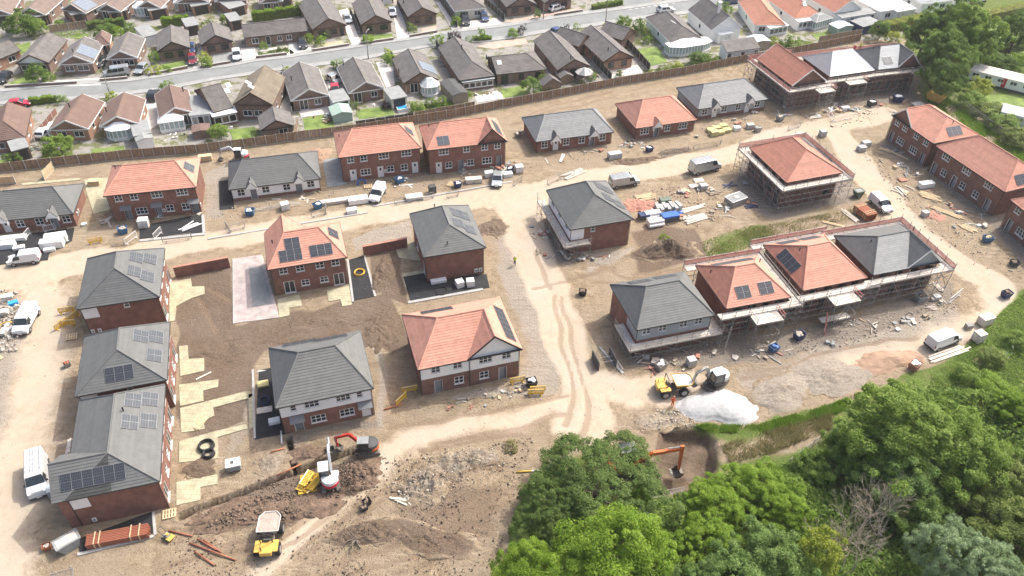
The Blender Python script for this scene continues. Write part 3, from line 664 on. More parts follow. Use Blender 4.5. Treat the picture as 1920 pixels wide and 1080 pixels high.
def house(key, name, label, FL, FR, BK, ze, roof, tile, wall='brick_red', ops=None, upper=None, fascia='dark_trim', ov=.32, ovf=None, group=None, gauge=.34, gablem=None, ridge=None, frame='white_plastic', glassm='glass', slope_mats=None, pipes=True, cat='house', plinth=None, vents=(), rot=0, dims=None, barge=None, mirror=False):
    """roof: ('x', a, b, rise) ridge along the front with hip insets a, b (0 = gable); ('y', a, b, rise) ridge front to back; ('g', a, wg, rise) hip with a front gable wing of width wg at the right end"""
    A, ang, W, D = fit(FL, FR, BK, ze)
    if dims: W, D = dims[0] or W, dims[1] or D
    h = H(); h.W, h.D, h.ze, h.ang, h.A = W, D, ze, ang, A; HOUSES[key] = h; ops = ops or {}
    t = thing(name, label, cat, (A.x, A.y, 0), ang, group); h.t = t
    h.mw = Matrix.Translation((A.x, A.y, 0)) @ Matrix.Rotation(ang, 4, 'Z')
    Wr, Dr = (W, D) if rot % 2 == 0 else (D, W)
    def mp(p):
        x, y, z = p
        if mirror: x = Wr-x
        if rot == 1: x, y = y, D-x
        elif rot == 2: x, y = W-x, D-y
        elif rot == 3: x, y = W-y, x
        return Vector((x, y, z))
    kind, a, b, rise = roof; T = ze+rise; S = {}; gab = []; rid = []
    if kind == 'x':
        p, q = (a, Dr/2, T), (Wr-b, Dr/2, T)
        S['F'] = [(0, 0, ze), (Wr, 0, ze), q, p]; S['B'] = [(Wr, Dr, ze), (0, Dr, ze), p, q]
        L_, R_ = [(0, Dr, ze), (0, 0, ze), p], [(Wr, 0, ze), (Wr, Dr, ze), q]
        rid = [(p, q)]
        if a > .1: S['L'] = L_; rid += [(p, (0, 0, ze)), (p, (0, Dr, ze))]
        else: gab.append(L_)
        if b > .1: S['R'] = R_; rid += [(q, (Wr, 0, ze)), (q, (Wr, Dr, ze))]
        else: gab.append(R_)
    elif kind == 'y':
        p, q = (Wr/2, a, T), (Wr/2, Dr-b, T)
        S['L'] = [(0, Dr, ze), (0, 0, ze), p, q]; S['R'] = [(Wr, 0, ze), (Wr, Dr, ze), q, p]
        F_, B_ = [(0, 0, ze), (Wr, 0, ze), p], [(Wr, Dr, ze), (0, Dr, ze), q]
        rid = [(p, q)]
        if a > .1: S['F'] = F_; rid += [(p, (0, 0, ze)), (p, (Wr, 0, ze))]
        else: gab.append(F_)
        if b > .1: S['B'] = B_; rid += [(q, (0, Dr, ze)), (q, (Wr, Dr, ze))]
        else: gab.append(B_)
    else:
        wg = b; p, q, ap = (a, Dr/2, T), (Wr-wg/2, Dr/2, T), (Wr-wg/2, 0, T)
        S['F'] = [(0, 0, ze), (Wr-wg, 0, ze), q, p]; S['L'] = [(0, Dr, ze), (0, 0, ze), p]; S['B'] = [(Wr, Dr, ze), (0, Dr, ze), p, q]
        S['WL'] = [(Wr-wg, 0, ze), ap, q]; S['R'] = [(Wr, 0, ze), (Wr, Dr, ze), q, ap]; gab.append([(Wr-wg, 0, ze), (Wr, 0, ze), ap])
        rid = [(p, q), (q, ap), (p, (0, 0, ze)), (p, (0, Dr, ze)), (q, (Wr, Dr, ze))]
    S = {k: [mp(v) for v in P] for k, P in S.items()}; gab = [[mp(v) for v in P] for P in gab]; rid = [(mp(p), mp(q)) for p, q in rid]
    h.S = S; h.gab = gab
    # roof: deck, eaves box and soffit
    mb = MB()
    for P in S.values(): mb.add([v-Vector((0, 0, .02)) for v in P], [tuple(range(len(P)))])
    c = [(0, 0), (W, 0), (W, D), (0, D)]
    for i in range(4):
        (x0, y0), (x1, y1) = c[i], c[(i+1) % 4]
        mb.add([(x0, y0, ze-.2), (x1, y1, ze-.2), (x1, y1, ze), (x0, y0, ze)], [(0, 1, 2, 3)], 1)
    mb.add([(0, 0, ze-.2), (W, 0, ze-.2), (W, D, ze-.2), (0, D, ze-.2)], [(3, 2, 1, 0)], 1)
    ro = obj('roof', mb.mesh('roof', tile, fascia), t); h.ro = ro
    for k, P in S.items():
        s = obj('tile_slope', tile_mesh(P, (slope_mats or {}).get(k, tile), gauge), ro); s['kind'] = 'stuff'
    mb = MB()
    for p, q in rid: mb.tube(p+Vector((0, 0, .06)), q+Vector((0, 0, .06)), .11, 5)
    obj('ridge_tiles', mb.mesh('ridge_tiles', ridge or tile), ro)
    # gutters
    mb = MB()
    for i in range(4):
        (x0, y0), (x1, y1) = c[i], c[(i+1) % 4]
        if any(all(abs(v.x-x0) < .01 or abs(v.x-x1) < .01 for v in P[:2]) and all(abs(v.y-y0) < .01 or abs(v.y-y1) < .01 for v in P[:2]) and max(abs(P[0].x-P[1].x), abs(P[0].y-P[1].y)) > max(abs(x0-x1), abs(y0-y1))-.1 for P in gab): continue
        ox, oy = [(0, -.06), (.06, 0), (0, .06), (-.06, 0)][i]
        mb.tube((x0+ox, y0+oy, ze-.05), (x1+ox, y1+oy, ze-.05), .065, 5)
    if mb.v: obj('gutter', mb.mesh('gutter', fascia), ro)
    # gables with barge boards
    for P in gab:
        cen = sum(P, Vector())/3; inn = Vector((W/2, D/2, 0))-Vector((cen.x, cen.y, 0)); ex = P[1]-P[0]; nrm = Vector((-ex.y, ex.x, 0)).normalized()
        if nrm.dot(inn) < 0: nrm = -nrm
        mb = MB(); o1 = nrm*(ovf if ovf is not None else ov); lo = Vector((0, 0, -.22)); up_ = P[2]; sx = ex.normalized()*ov
        mb.add([P[0]+o1+sx+lo, P[1]+o1-sx+lo, P[1]+o1-sx, up_+o1-Vector((0, 0, .03)), P[0]+o1+sx], [(0, 1, 2, 3, 4)])
        obj('gable', mb.mesh('gable', gablem or (upper[1] if upper else wall)), t)
        mb = MB()
        for q in (P[0], P[1]):
            d = (up_-q); mb.add([q-nrm*.02+Vector((0, 0, -.22)), up_-nrm*.02+Vector((0, 0, -.2)), up_-nrm*.02+Vector((0, 0, .09)), q-nrm*.02+Vector((0, 0, .09)),
                                 q+nrm*.05+Vector((0, 0, -.22)), up_+nrm*.05+Vector((0, 0, -.2)), up_+nrm*.05+Vector((0, 0, .09)), q+nrm*.05+Vector((0, 0, .09))],
                                [(0, 1, 2, 3), (7, 6, 5, 4), (0, 4, 5, 1), (3, 2, 6, 7), (0, 3, 7, 4)])
        obj('barge_board', mb.mesh('barge_board', barge or fascia), t)
    # walls
    top = ze-.2
    if upper:
        zs, um, us = upper[:3]; ends = upper[3] if len(upper) > 3 else None
        obj('wall', wall_mesh(h, -.35, zs, ops, ov, wall, 'wall'), t); rest = ''.join(s for s in 'FRBL' if s not in us)
        obj('upper_wall', wall_mesh(h, zs, top, ops, ov-.03, um, 'upper_wall', us, ends), t)
        if ends:
            rest += us
        if rest: obj('wall', wall_mesh(h, zs, top, ops, ov, wall, 'wall', rest), t)
    elif plinth:
        obj('plinth', wall_mesh(h, -.35, plinth[0], ops, ov, plinth[1], 'plinth'), t); obj('wall', wall_mesh(h, plinth[0], top, ops, ov, wall, 'wall'), t)
    else: obj('wall', wall_mesh(h, -.35, top, ops, ov, wall, 'wall'), t)
    mb = MB(); mb.bx(ov+.1, ov+.1, -.3, W-ov-.1, D-ov-.1, .02); obj('floor', mb.mesh('floor', 'concrete_dark'), t)
    fr = {'F': ((ov, ov), (1, 0), (0, 1), W-2*ov, 0), 'R': ((W-ov, ov), (0, 1), (-1, 0), D-2*ov, pi/2), 'B': ((W-ov, D-ov), (-1, 0), (0, -1), W-2*ov, pi), 'L': ((ov, D-ov), (0, -1), (1, 0), D-2*ov, -pi/2)}
    for s, lst in ops.items():
        o, d, inn, Ln, rz = fr[s]
        for q in lst:
            x = q[1]*Ln; pos = (o[0]+d[0]*x+inn[0]*.05, o[1]+d[1]*x+inn[1]*.05, q[2])
            if q[0] == 'w':
                wm, pm = window_meshes(q[3], q[4], q[5], q[6], frame, glassm); wo = obj('window', wm, t, pos, rz); obj('pane', pm, wo)
            elif q[0] == 'd':
                dm, fm, gm, hm = door_meshes(q[3], q[4], q[5]); do = obj('door', dm, t, pos, rz); obj('frame', fm, do); obj('pane', gm, do); obj('handle', hm, do)
            elif q[0] == 'o':
                obj('door_frame', door_meshes(q[3], q[4], 'door_grey')[1], t, pos, rz)
                mb = MB(); mb.bx(-.42, .3, .02, .42, .34, 2.05); obj('door', mb.mesh('door', 'door_grey'), t, pos, rz)
    if pipes:
        for x, y in ((ov-.06, ov-.06), (W-ov+.06, ov-.06)):
            mb = MB(); mb.tube((x, y, 0), (x, y, ze-.25), .045, 6).tube((x, y, ze-.25), (x, y-.2, ze-.06), .045, 6); obj('downpipe', mb.mesh('downpipe', fascia), t)
    for k, px, py in vents:
        P = onslope(h, k, px, py); mb = MB(); mb.tube((0, 0, -.05), (0, 0, .5), .07, 7).cyl((0, 0, .54), .11, .12, 8); obj('vent_pipe', mb.mesh('vent_pipe', 'black_pipe'), t, P)
    return h
def onslope(h, k, px, py):
    """point of a roof slope on a line of sight, in the house's own axes"""
    inv = h.mw.inverted(); C = inv @ Vector((0, 0, CAM_H)); d = inv.to_3x3() @ Vector(ray(px, py)); P = h.S[k]; n, e, up = slope_frame(P)
    s = (P[0]-C).dot(n)/d.dot(n); return C+d*s
PV = {}
def solar(key, k, px, py, cols, rows=1, m='solar_dark', pw=1.03, ph=1.75):
    h = HOUSES[key]; P = onslope(h, k, px, py); n, e, up = slope_frame(h.S[k])
    kk = (m, pw, ph)
    if kk not in PV:
        mb = MB(); a, b = pw/2-.015, ph/2-.015; mb.bx(-a, -b, .1, a, b, .145, 0)
        f = .02
        for y0, y1 in ((-b+f, -.01), (.01, b-f)): mb.add([(-a+f, y0, .148), (a-f, y0, .148), (a-f, y1, .148), (-a+f, y1, .148)], [(0, 1, 2, 3)], 1)
        PV[kk] = mb.mesh('solar_panel', 'alu', m)
    R = Matrix((e, up, n)).transposed().to_euler()
    for i in range(cols):
        for j in range(rows):
            q = P+e*((i-(cols-1)/2)*pw)+up*((j-(rows-1)/2)*ph)
            obj('solar_panel', PV[kk], h.t, q, rot=R)
def porch_gable(h, frac, m, w=1.7, rise=1.05, proj=.75, back=1.5):
    """small gabled hood over a bungalow door"""
    x = h.W*frac; ze = h.ze; po = obj('porch_hood', None, h.t, (x, 0, 0))
    po.name = 'porch_hood'
    L_ = [Vector((-w/2, -proj+.3, ze-.05)), Vector((0, -proj+.3, ze+rise)), Vector((0, back, ze+rise)), Vector((-w/2, .25, ze-.05))]
    R_ = [Vector((w/2, .25, ze-.05)), Vector((0, back, ze+rise)), Vector((0, -proj+.3, ze+rise)), Vector((w/2, -proj+.3, ze-.05))]
    mb = MB()
    for P in (L_, R_):
        n, e, up = slope_frame(P); mb.add([p+n*.1 for p in P], [(0, 1, 2, 3)]).add(P, [(3, 2, 1, 0)])
        mb.add([P[0], P[1], P[1]+n*.1, P[0]+n*.1], [(0, 1, 2, 3)]).add([P[0], P[3], P[3]+n*.1, P[0]+n*.1], [(3, 2, 1, 0)]).add([P[2], P[3], P[3]+n*.1, P[2]+n*.1], [(0, 1, 2, 3)])
    obj('hood_roof', mb.mesh('hood_roof', m), po)
    mb = MB(); y = -proj+.32
    mb.add([(-w/2, y, ze-.2), (w/2, y, ze-.2), (w/2, y, ze-.02), (0, y, ze+rise+.06), (-w/2, y, ze-.02), (-w/2+.25, y-.01, ze-.2)], [(0, 1, 2, 3, 4)])
    for s in (-1, 1): mb.bx(s*w/2-.06, y, ze-.75, s*w/2+.06, .3, ze-.1)
    mb.tube((0, y, ze+rise), (0, y, ze+rise+.45), .06, 6)
    obj('hood_front', mb.mesh('hood_front', 'white_paint'), po)
def canopy(h, frac, side='F', m='grey_trim', w=1.7):
    mb = MB(); x = .3+(h.W-.6)*frac; mb.add([(x-w/2, -.55, 2.35), (x+w/2, -.55, 2.35), (x+w/2, .34, 2.75), (x-w/2, .34, 2.75), (x-w/2, -.55, 2.27), (x+w/2, -.55, 2.27), (x+w/2, .34, 2.3), (x-w/2, .34, 2.3)], [(0, 1, 2, 3), (7, 6, 5, 4), (0, 4, 5, 1), (0, 3, 7, 4), (1, 5, 6, 2)])
    obj('door_canopy', mb.mesh('door_canopy', m), h.t)
def meterbox(h, side, frac, z=.7, w=.42, hh=.58):
    ov = .32; W, D = h.W, h.D
    o, d, rz = {'F': ((ov, ov), (1, 0), 0), 'R': ((W-ov, ov), (0, 1), pi/2)}[side]; Ln = (W if side == 'F' else D)-2*ov
    mb = MB(); mb.bx(-w/2, -.1, z, w/2, .02, z+hh).bx(-w/2+.1, -.115, z+.14, w/2-.1, -.1, z+hh-.14, 1); obj('meter_box', mb.mesh('meter_box', 'white_plastic', 'felt_grey'), h.t, (o[0]+d[0]*frac*Ln, o[1]+d[1]*frac*Ln, 0), rz)

# ---- the new estate
bgw = lambda l: {'F': l}
h = house('B1', 'bungalow', 'grey roofed brick bungalow pair cut by the left edge of the photo', (-38, 418), (137, 401), (164.5, 344), 2.5, ('x', 3, 3, 2.55), 'tile_grey', ops={'F': [g2(.085), g2(.39), g2(.61), g2(.915), dr(.23), od(.77)]}, fascia='dark_trim', cat='bungalow')
porch_gable(h, .23, 'tile_grey'); porch_gable(h, .77, 'tile_grey'); meterbox(h, 'R', .25); meterbox(h, 'R', .35)
h = house('B2', 'terraced_house', 'orange roofed red brick terrace behind a black tarmac forecourt', (194, 368), (367.5, 351), (377, 296), 5, ('x', 2.9, 3, 2.45), 'tile_orange', ops={'F': [w2(.12), w2(.295), w3(.555), w3(.845), od(.17), g3(.33), od(.52), g2(.655), g2(.84), od(.945)]}, vents=(('L', 217, 317),))
for f in (.17, .52, .945): canopy(h, f)
meterbox(h, 'R', .1); meterbox(h, 'F', .58, .9)
solar('B2', 'R', 354, 314, 2, m='solar_grey')
h = house('B3', 'bungalow', 'grey roofed bungalow pair with white rendered walls and brick plinth', (429, 356), (601, 335), (592.5, 284), 2.5, ('x', 2.7, 3.1, 2.6), 'tile_grey', wall='render_white', plinth=(.55, 'brick_red'), ops={'F': [g2(.1), g2(.38), g2(.62), g2(.9), od(.24), od(.76)]}, cat='bungalow')
porch_gable(h, .24, 'tile_grey'); porch_gable(h, .76, 'tile_grey')
h = house('B4', 'terraced_house', 'orange hipped red brick terrace with three white front doors', (635, 296), (790, 277.5), (772, 231), 5, ('x', 3, 3, 2.6), 'tile_orange', ops={'F': [w2(.12), w2(.285), w3(.54), w3(.83), dr(.13), g3(.29), dr(.48), g2(.61), g2(.79), dr(.93)]}, vents=(('L', 636, 258),))
solar('B4', 'R', 766, 246, 2, m='solar_grey'); meterbox(h, 'F', .54, .9)
h = house('B5', 'terraced_house', 'orange roofed red brick terrace with a front gable beside the soil bank', (801, 282), (951, 265), (925, 222), 5, ('g', 3.1, 5.2, 2.65), 'tile_orange', ops={'F': [w3(.19), w2(.49), w2(.73), w2(.9), dr(.12), g2(.25), od(.41), g2(.54), g3(.76), od(.92)]}, vents=(('L', 804, 238),))
solar('B5', 'F', 831, 264, 2, m='solar_grey'); solar('B5', 'R', 931, 240, 4, m='solar_grey'); meterbox(h, 'F', .465, .9)
h = house('B6', 'bungalow', 'grey hipped red brick bungalow pair with two white hooded doors', (1005, 266), (1151, 247.5), (1120, 204), 2.5, ('x', 2.9, 2.8, 2.65), 'tile_grey_lit', ops={'F': [g2(.1), g2(.39), g2(.6), g2(.885), dr(.25), od(.74)]}, cat='bungalow')
porch_gable(h, .25, 'tile_grey'); porch_gable(h, .74, 'tile_grey')
h = house('B7', 'bungalow', 'orange hipped red brick bungalow with a single hooded doorway', (1192, 241), (1307, 225), (1262, 181), 2.5, ('x', 3.2, 3.7, 2.95), 'tile_orange', ops={'F': [g3(.15), od(.35), g2(.54), g3(.81)]}, cat='bungalow')
porch_gable(h, .35, 'tile_orange')
h = house('B8', 'bungalow', 'grey hipped bungalow pair with pale grey walls beside the scaffolded terrace', (1309, 205), (1440, 186), (1400, 147), 2.5, ('x', 3.2, 3.1, 2.6), 'tile_grey_lit', wall='render_grey', plinth=(.7, 'brick_purple'), ops={'F': [g2(.1), dr(.25), g2(.39), g2(.6), dr(.74), g2(.89)]}, cat='bungalow')
porch_gable(h, .25, 'tile_grey'); porch_gable(h, .74, 'tile_grey')
holes = [ho(.18, 3.5), ho(.42, 3.5), ho(.66, 3.5), ho(.88, 3.5), ho(.15, .9), ho(.4, .1, 1, 2.1), ho(.62, .9, 1.7), ho(.85, .1, 1, 2.1)]
house('B9a', 'unfinished_house', 'orange gabled end house of the far scaffolded terrace', (1485, 161), (1550, 151), (1478, 102), 5, ('y', 0, 0, 2.85), 'tile_orange_deep', wall='brick_purple', ops={'F': holes[:2], 'L': holes}, barge='white_paint', pipes=False)
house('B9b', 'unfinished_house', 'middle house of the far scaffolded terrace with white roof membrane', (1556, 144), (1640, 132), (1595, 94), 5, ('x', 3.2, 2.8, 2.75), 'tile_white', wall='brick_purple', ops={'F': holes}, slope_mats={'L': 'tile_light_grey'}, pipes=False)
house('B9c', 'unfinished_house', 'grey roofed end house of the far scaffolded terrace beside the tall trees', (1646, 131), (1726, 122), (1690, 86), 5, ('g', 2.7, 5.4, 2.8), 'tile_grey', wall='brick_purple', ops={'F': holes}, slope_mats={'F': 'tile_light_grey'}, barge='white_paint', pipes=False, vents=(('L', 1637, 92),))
solar('B9c', 'F', 1664, 114, 2, m='solar_grey')
h = house('Q1', 'terraced_house', 'orange roofed brick terrace with front gable beside the yellow skip', (1672, 215), (1750, 269), (1837, 254), 5, ('g', 3.4, 5.4, 2.55), 'tile_orange', mirror=True, wall='brick_purple', ops={'F': [w2(.13), w2(.33), w2(.62), w2(.86), od(.1), g3(.33), g3(.66), od(.9)]}, barge='white_paint', vents=(('L', 1786, 232),))
solar('Q1', 'L', 1789, 246, 3, m='solar_grey')
h = house('Q2', 'terraced_house', 'orange hipped brick terrace facing the loop of the haul road', (1755, 274), (1884, 360), (1965, 340), 5, ('x', 3.6, 3.4, 3.1), 'tile_orange', wall='brick_purple', ops={'F': [w3(.15), w3(.47), w3(.8), od(.05), g2(.2), od(.37), g2(.5), g2(.7), od(.88)]})
solar('Q2', 'R', 1917, 336, 3, m='solar_dark')
house('Q3', 'terraced_house', 'orange roofed brick house cut off by the right edge of the photo', (1895, 375), (2010, 468), (2100, 445), 5, ('x', 3.3, 3.3, 3), 'tile_orange', wall='brick_purple', ops={'F': [w2(.12), w2(.4), w3(.7), od(.1), g3(.3), g2(.6)]})
h = house('J', 'house', 'grey hipped brick house with scaffold along its white left wall', (1069, 431), (1187.5, 411), (1139, 339.5), 5, ('y', 3.5, 3.5, 3), 'tile_grey', ops={'F': [w1(.37, 3.75)], 'L': [w2(.2), w2(.5), w2(.8), g2(.3), od(.6)]}, upper=(2.75, 'render_white', 'LF', {'F': (0, .22), 'L': (0, 1)}), vents=())
for x, y in ((1124, 350), (1138, 357), (1139, 371), (1160, 384)): solar('J', 'R', x, y, 2, m='solar_grey')
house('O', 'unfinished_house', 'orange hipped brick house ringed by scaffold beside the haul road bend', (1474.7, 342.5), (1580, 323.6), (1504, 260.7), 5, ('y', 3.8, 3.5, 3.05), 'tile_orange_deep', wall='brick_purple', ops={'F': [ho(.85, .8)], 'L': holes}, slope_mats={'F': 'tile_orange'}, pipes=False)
solar('O', 'R', 1514, 269, 3, m='solar_grey'); solar('O', 'R', 1541, 289, 4, m='solar_grey')
h = house('R', 'house', 'grey hipped house with grey rendered upper floor above pale scaffold boards', (1194, 619), (1340, 591), (1280, 510), 5, ('x', 2.9, 3.4, 2.85), 'tile_grey', ops={'F': [w2(.125), w2(.345), w2(.63), w2(.84), ho(.2, .9), ho(.5, .1, 1, 2.1), ho(.8, .9)]}, upper=(2.75, 'render_grey', 'FL', {'F': (0, 1), 'L': (.62, 1)}))
solar('R', 'B', 1200, 529, 3, m='solar_grey'); solar('R', 'B', 1247, 520, 3, m='solar_grey')
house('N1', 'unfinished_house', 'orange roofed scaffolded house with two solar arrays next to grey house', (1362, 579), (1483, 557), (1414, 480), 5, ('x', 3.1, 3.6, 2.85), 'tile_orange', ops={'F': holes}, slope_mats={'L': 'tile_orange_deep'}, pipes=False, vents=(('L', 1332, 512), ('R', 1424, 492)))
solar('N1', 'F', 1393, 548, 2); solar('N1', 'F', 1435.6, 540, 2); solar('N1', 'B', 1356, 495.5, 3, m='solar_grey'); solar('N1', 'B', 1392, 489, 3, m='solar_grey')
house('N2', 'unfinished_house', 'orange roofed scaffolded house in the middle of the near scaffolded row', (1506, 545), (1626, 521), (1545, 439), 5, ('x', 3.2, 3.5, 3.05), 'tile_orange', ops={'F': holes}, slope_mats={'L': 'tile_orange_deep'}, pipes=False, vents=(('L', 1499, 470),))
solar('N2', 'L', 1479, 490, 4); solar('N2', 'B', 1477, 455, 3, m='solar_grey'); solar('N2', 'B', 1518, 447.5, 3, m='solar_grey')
house('N3', 'unfinished_house', 'grey roofed scaffolded house with grey gable at the road bend', (1637, 516), (1766, 491), (1684, 421), 5, ('g', 3.2, 5.8, 2.65), 'tile_grey', wall='brick_purple', ops={'F': holes}, slope_mats={'F': 'tile_grey_lit'}, gablem='render_grey', barge='white_paint', pipes=False, vents=(('L', 1632, 455), ('R', 1712, 432)))
h = house('M', 'semi_detached_house', 'orange roofed house pair with white upper floor and front gable', (784, 694), (979, 655), (938, 557), 5, ('g', 3.6, 7.0, 3.08), 'tile_orange', wall='brick_purple', ops={'F': [w2(.15), w2(.37), w3(.655), w2(.87), od(.17), g2(.38), g2(.64), od(.835)]}, upper=(2.8, 'render_white', 'FL', {'F': (0, 1), 'L': (.97, 1)}), ridge='tile_orange')
solar('M', 'B', 819, 583, 4); solar('M', 'R', 945, 607, 6)
mb = MB(); x = h.W*.49; mb.tube((x, .2, 0), (x, .2, 4.9), .05, 6); obj('downpipe', mb.mesh('downpipe', 'dark_trim'), h.t)
h = house('L', 'semi_detached_house', 'grey hipped house pair with white upper floor above red brick', (517, 766), (700, 728), (679, 620), 5, ('x', 3.5, 3.4, 3.12), 'tile_grey', ops={'F': [w1(.145), w3(.345), w3(.69), w1(.87), od(.165), g3(.385), g3(.705), dr(.92)]}, upper=(2.9, 'render_white', 'FR', {'F': (0, 1), 'R': (0, .05)}))
canopy(h, .16); canopy(h, .91); solar('L', 'B', 562, 644, 4, m='solar_dark'); solar('L', 'B', 620, 635, 4, m='solar_dark')
h = house('S', 'semi_detached_house', 'orange roofed red brick house with solar panels on its garden side', (502.5, 506), (650, 482.5), (637.5, 416), 5, ('g', 3.1, 5.8, 2.68), 'tile_orange', ops={'F': [w2(.16), w2(.385), w2(.655), w2(.87), fd(.2), w2(.42, .95), w2(.68, .95), fd(.885)]}, rot=2, vents=(('R', 511, 457),))
# this roof is turned round: its gable wing looks away from the camera
solar('S', 'B', 548, 457, 2); solar('S', 'B', 545, 479, 3); solar('S', 'B', 602, 469, 3); solar('S', 'L', 624, 438, 2)
h = house('K', 'house', 'grey hipped brick house standing alone beside the branch track', (794.5, 482.5), (911, 464), (877.5, 385.5), 5, ('y', 3.4, 2.6, 2.4), 'tile_grey', ops={'L': [w2(.25), w2(.75), g2(.3), fd(.8)]}, vents=(('F', 839, 459), ('L', 815, 389)))
for x, y in ((855, 400), (870, 405), (859, 419), (881, 431)): solar('K', 'R', x, y, 2, m='solar_grey')
meterbox(h, 'F', .87, .5, .5, .65); meterbox(h, 'F', .95, .5, .5, .65)
RW = {'R': [w2(.12), w2(.38), w2(.62), w2(.88), fd(.12), g2(.36), g2(.62), fd(.88)], 'F': [w1(.58, 3.9)]}
PU = (2.95, 'render_white', 'F', {'F': (0, .2)})
h = house('A1', 'semi_detached_house', 'grey roofed house pair nearest the haul road in the left column', (144, 580), (299, 557), (307, 466), 5, ('y', 3.5, 3.6, 3.05), 'tile_grey', ops=RW, upper=PU)
for x, y in ((255, 483), (281, 486), (251, 509), (276, 519)): solar('A1', 'R', x, y, 2, m='solar_grey')
meterbox(h, 'F', .03, .4); meterbox(h, 'F', .12, .4)
h = house('A2', 'semi_detached_house', 'grey roofed house pair in the middle of the left column', (141, 744), (312.5, 712.5), (322.5, 604), 5, ('y', 3.7, 2.8, 2.75), 'tile_grey', ops=RW, upper=PU)
for x, y in ((264, 631), (292, 632), (289, 667)): solar('A2', 'R', x, y, 2, m='solar_grey')
solar('A2', 'F', 224, 700, 3)
h = house('A3', 'semi_detached_house', 'grey roofed house pair at the near end of the left column', (119, 940), (299, 902.5), (314, 721), 5, ('y', 3.1, 2.5, 2.4), 'tile_grey', ops={'R': [w2(.08), w2(.3), w2(.42), w2(.6), w2(.72), w2(.92), fd(.1), g2(.3), g2(.48), fd(.65), g2(.8), fd(.93)], 'F': []}, upper=PU, vents=(('R', 232, 771),))
for x, y in ((249, 751), (281, 749), (243, 792), (278, 790)): solar('A3', 'R', x, y, 2, m='solar_grey')
solar('A3', 'F', 175, 894, 6)
meterbox(h, 'F', .15, .4)
# projecting bay on the left of the near house pair
W = h.W; mb = MB(); P = [Vector((-1.1, 0, 5)), Vector((0.3, 0, 5)), Vector((0.3, 3.4, 6.2)), Vector((-1.1, 3.4, 6.2))]
b0 = obj('side_wing', None, h.t)
mb = MB(); mb.bx(-.8, .35, -.3, .5, 6.0, 4.85); obj('wall', mb.mesh('wall', 'brick_red'), b0)
P = [Vector((-1.1, 0, 5)), Vector((W/2, 0, 5)), Vector((W/2, 3.1, 7.4)), Vector((-1.1, 3.1, 7.4))]; Q = [Vector((-1.1, 6.2, 5)), Vector((-1.1, 3.1, 7.4)), Vector((W/2, 3.1, 7.4)), Vector((.8, 6.2, 5))]
for p_ in (P, Q): s_ = obj('tile_slope', tile_mesh(p_, 'tile_grey'), b0); s_['kind'] = 'stuff'
mb = MB(); mb.add([(-.8, .1, 4.8), (-.8, 6.1, 4.8), (-.8, 3.1, 7.25)], [(0, 2, 1)]); obj('gable', mb.mesh('gable', 'render_white'), b0)
mb = MB(); mb.tube((-1.1, 3.1, 7.46), (W/2, 3.1, 7.46), .11, 5); obj('ridge_tiles', mb.mesh('ridge_tiles', 'tile_grey'), b0)
# ================================================================== THE OLD BUNGALOWS BEYOND THE FENCE
fw = lambda f, w=1.7: ('w', f, .75, w, 1.15, 2, 1)
fp = lambda f: ('w', f, .05, 1.6, 2.05, 2, 1)
OW = [fw(.27), fw(.73)]
def old(key, label, FL, FR, BK, tile, wall='brick_old', fascia='white_paint', ops=None, roof=None, ze=2.4, frame='white_plastic', R=True, **k):
    A, ang, W, D = fit(FL, FR, BK, ze)
    r = roof or ('y', 0, 0, W*.265)
    o = {'F': ops if ops is not None else OW}
    if R: o['R'] = [('w', .3, .9, 1, 1, 1, 1), ('w', .7, .9, 1, 1, 1, 1)]; o['L'] = [('w', .5, .9, 1, 1, 1, 1)]
    return house(key, 'bungalow', label, FL, FR, BK, ze, r, tile, wall, ops=o, fascia=fascia, ov=.25, gauge=.38, frame=frame, cat='bungalow', pipes=False, **k)
# near row, gardens back on to the fence
old('H1', 'red brown hipped bungalow at the left edge backing on to the fence', (-28, 268), (47.5, 257.5), (97, 200), 'tile_red_brown', 'brick_tan', 'brown_trim', roof=('y', 3.2, 0, 2.0))
old('H2', 'brown bungalow with long white lean-to behind the leafy fence bush', (90, 244), (165, 242), (194, 192), 'tile_red_brown', 'brick_tan', 'white_paint')
old('H3', 'brown bungalow with white six sided conservatory facing the fence', (186, 238), (260, 232), (276, 186), 'tile_red_brown', 'brick_tan', 'white_paint')
old('H4', 'red brown bungalow with white sun room and flat grey side extension', (299, 222), (364, 211), (372, 165), 'tile_red_brown', 'brick_tan', 'white_paint', [fp(.8)])
old('H5', 'large olive roofed brick house with skylights and two front gables', (437, 196), (511, 197), (501, 144), 'tile_olive', 'brick_old', 'brown_trim', ops=[fw(.3), fw(.6)], ze=3.2, roof=('y', 0, 0, 2.4))
old('H5b', 'grey brown roofed wing with white awning beside olive roofed house', (400, 211), (437, 201), (440, 150), 'tile_grey_brown', 'brick_old', 'brown_trim', ops=[fp(.5)], ze=2.6, roof=('x', 0, 0, 2.6), R=False)
old('H6', 'small gabled brown outbuilding with glazed front against the fence', (489, 245), (551, 236), (542, 210), 'tile_grey_brown', 'brick_old', 'dark_trim', ops=[fp(.68)], R=False)
old('H7', 'grey brown bungalow with white barge boards beside the pale green shed', (546, 189), (617, 179), (602, 127), 'tile_grey_brown', 'brick_old', 'white_paint', ops=[fp(.3), fw(.7, 1.3)], ovf=.3)
old('H8', 'grey brown bungalow with french doors on to a fenced square lawn', (654, 175), (721, 165), (704, 117), 'tile_grey_brown', 'brick_old', 'white_paint', ops=[fp(.22), fw(.72, 1.3)])
old('H9', 'grey brown bungalow with pale solar array and octagonal white conservatory', (757, 157), (822, 149), (803, 103), 'tile_grey_brown', 'brick_old', 'brown_trim', ops=[fp(.28)])
solar('H9', 'R', 801, 127, 4, 2, 'solar_pale')
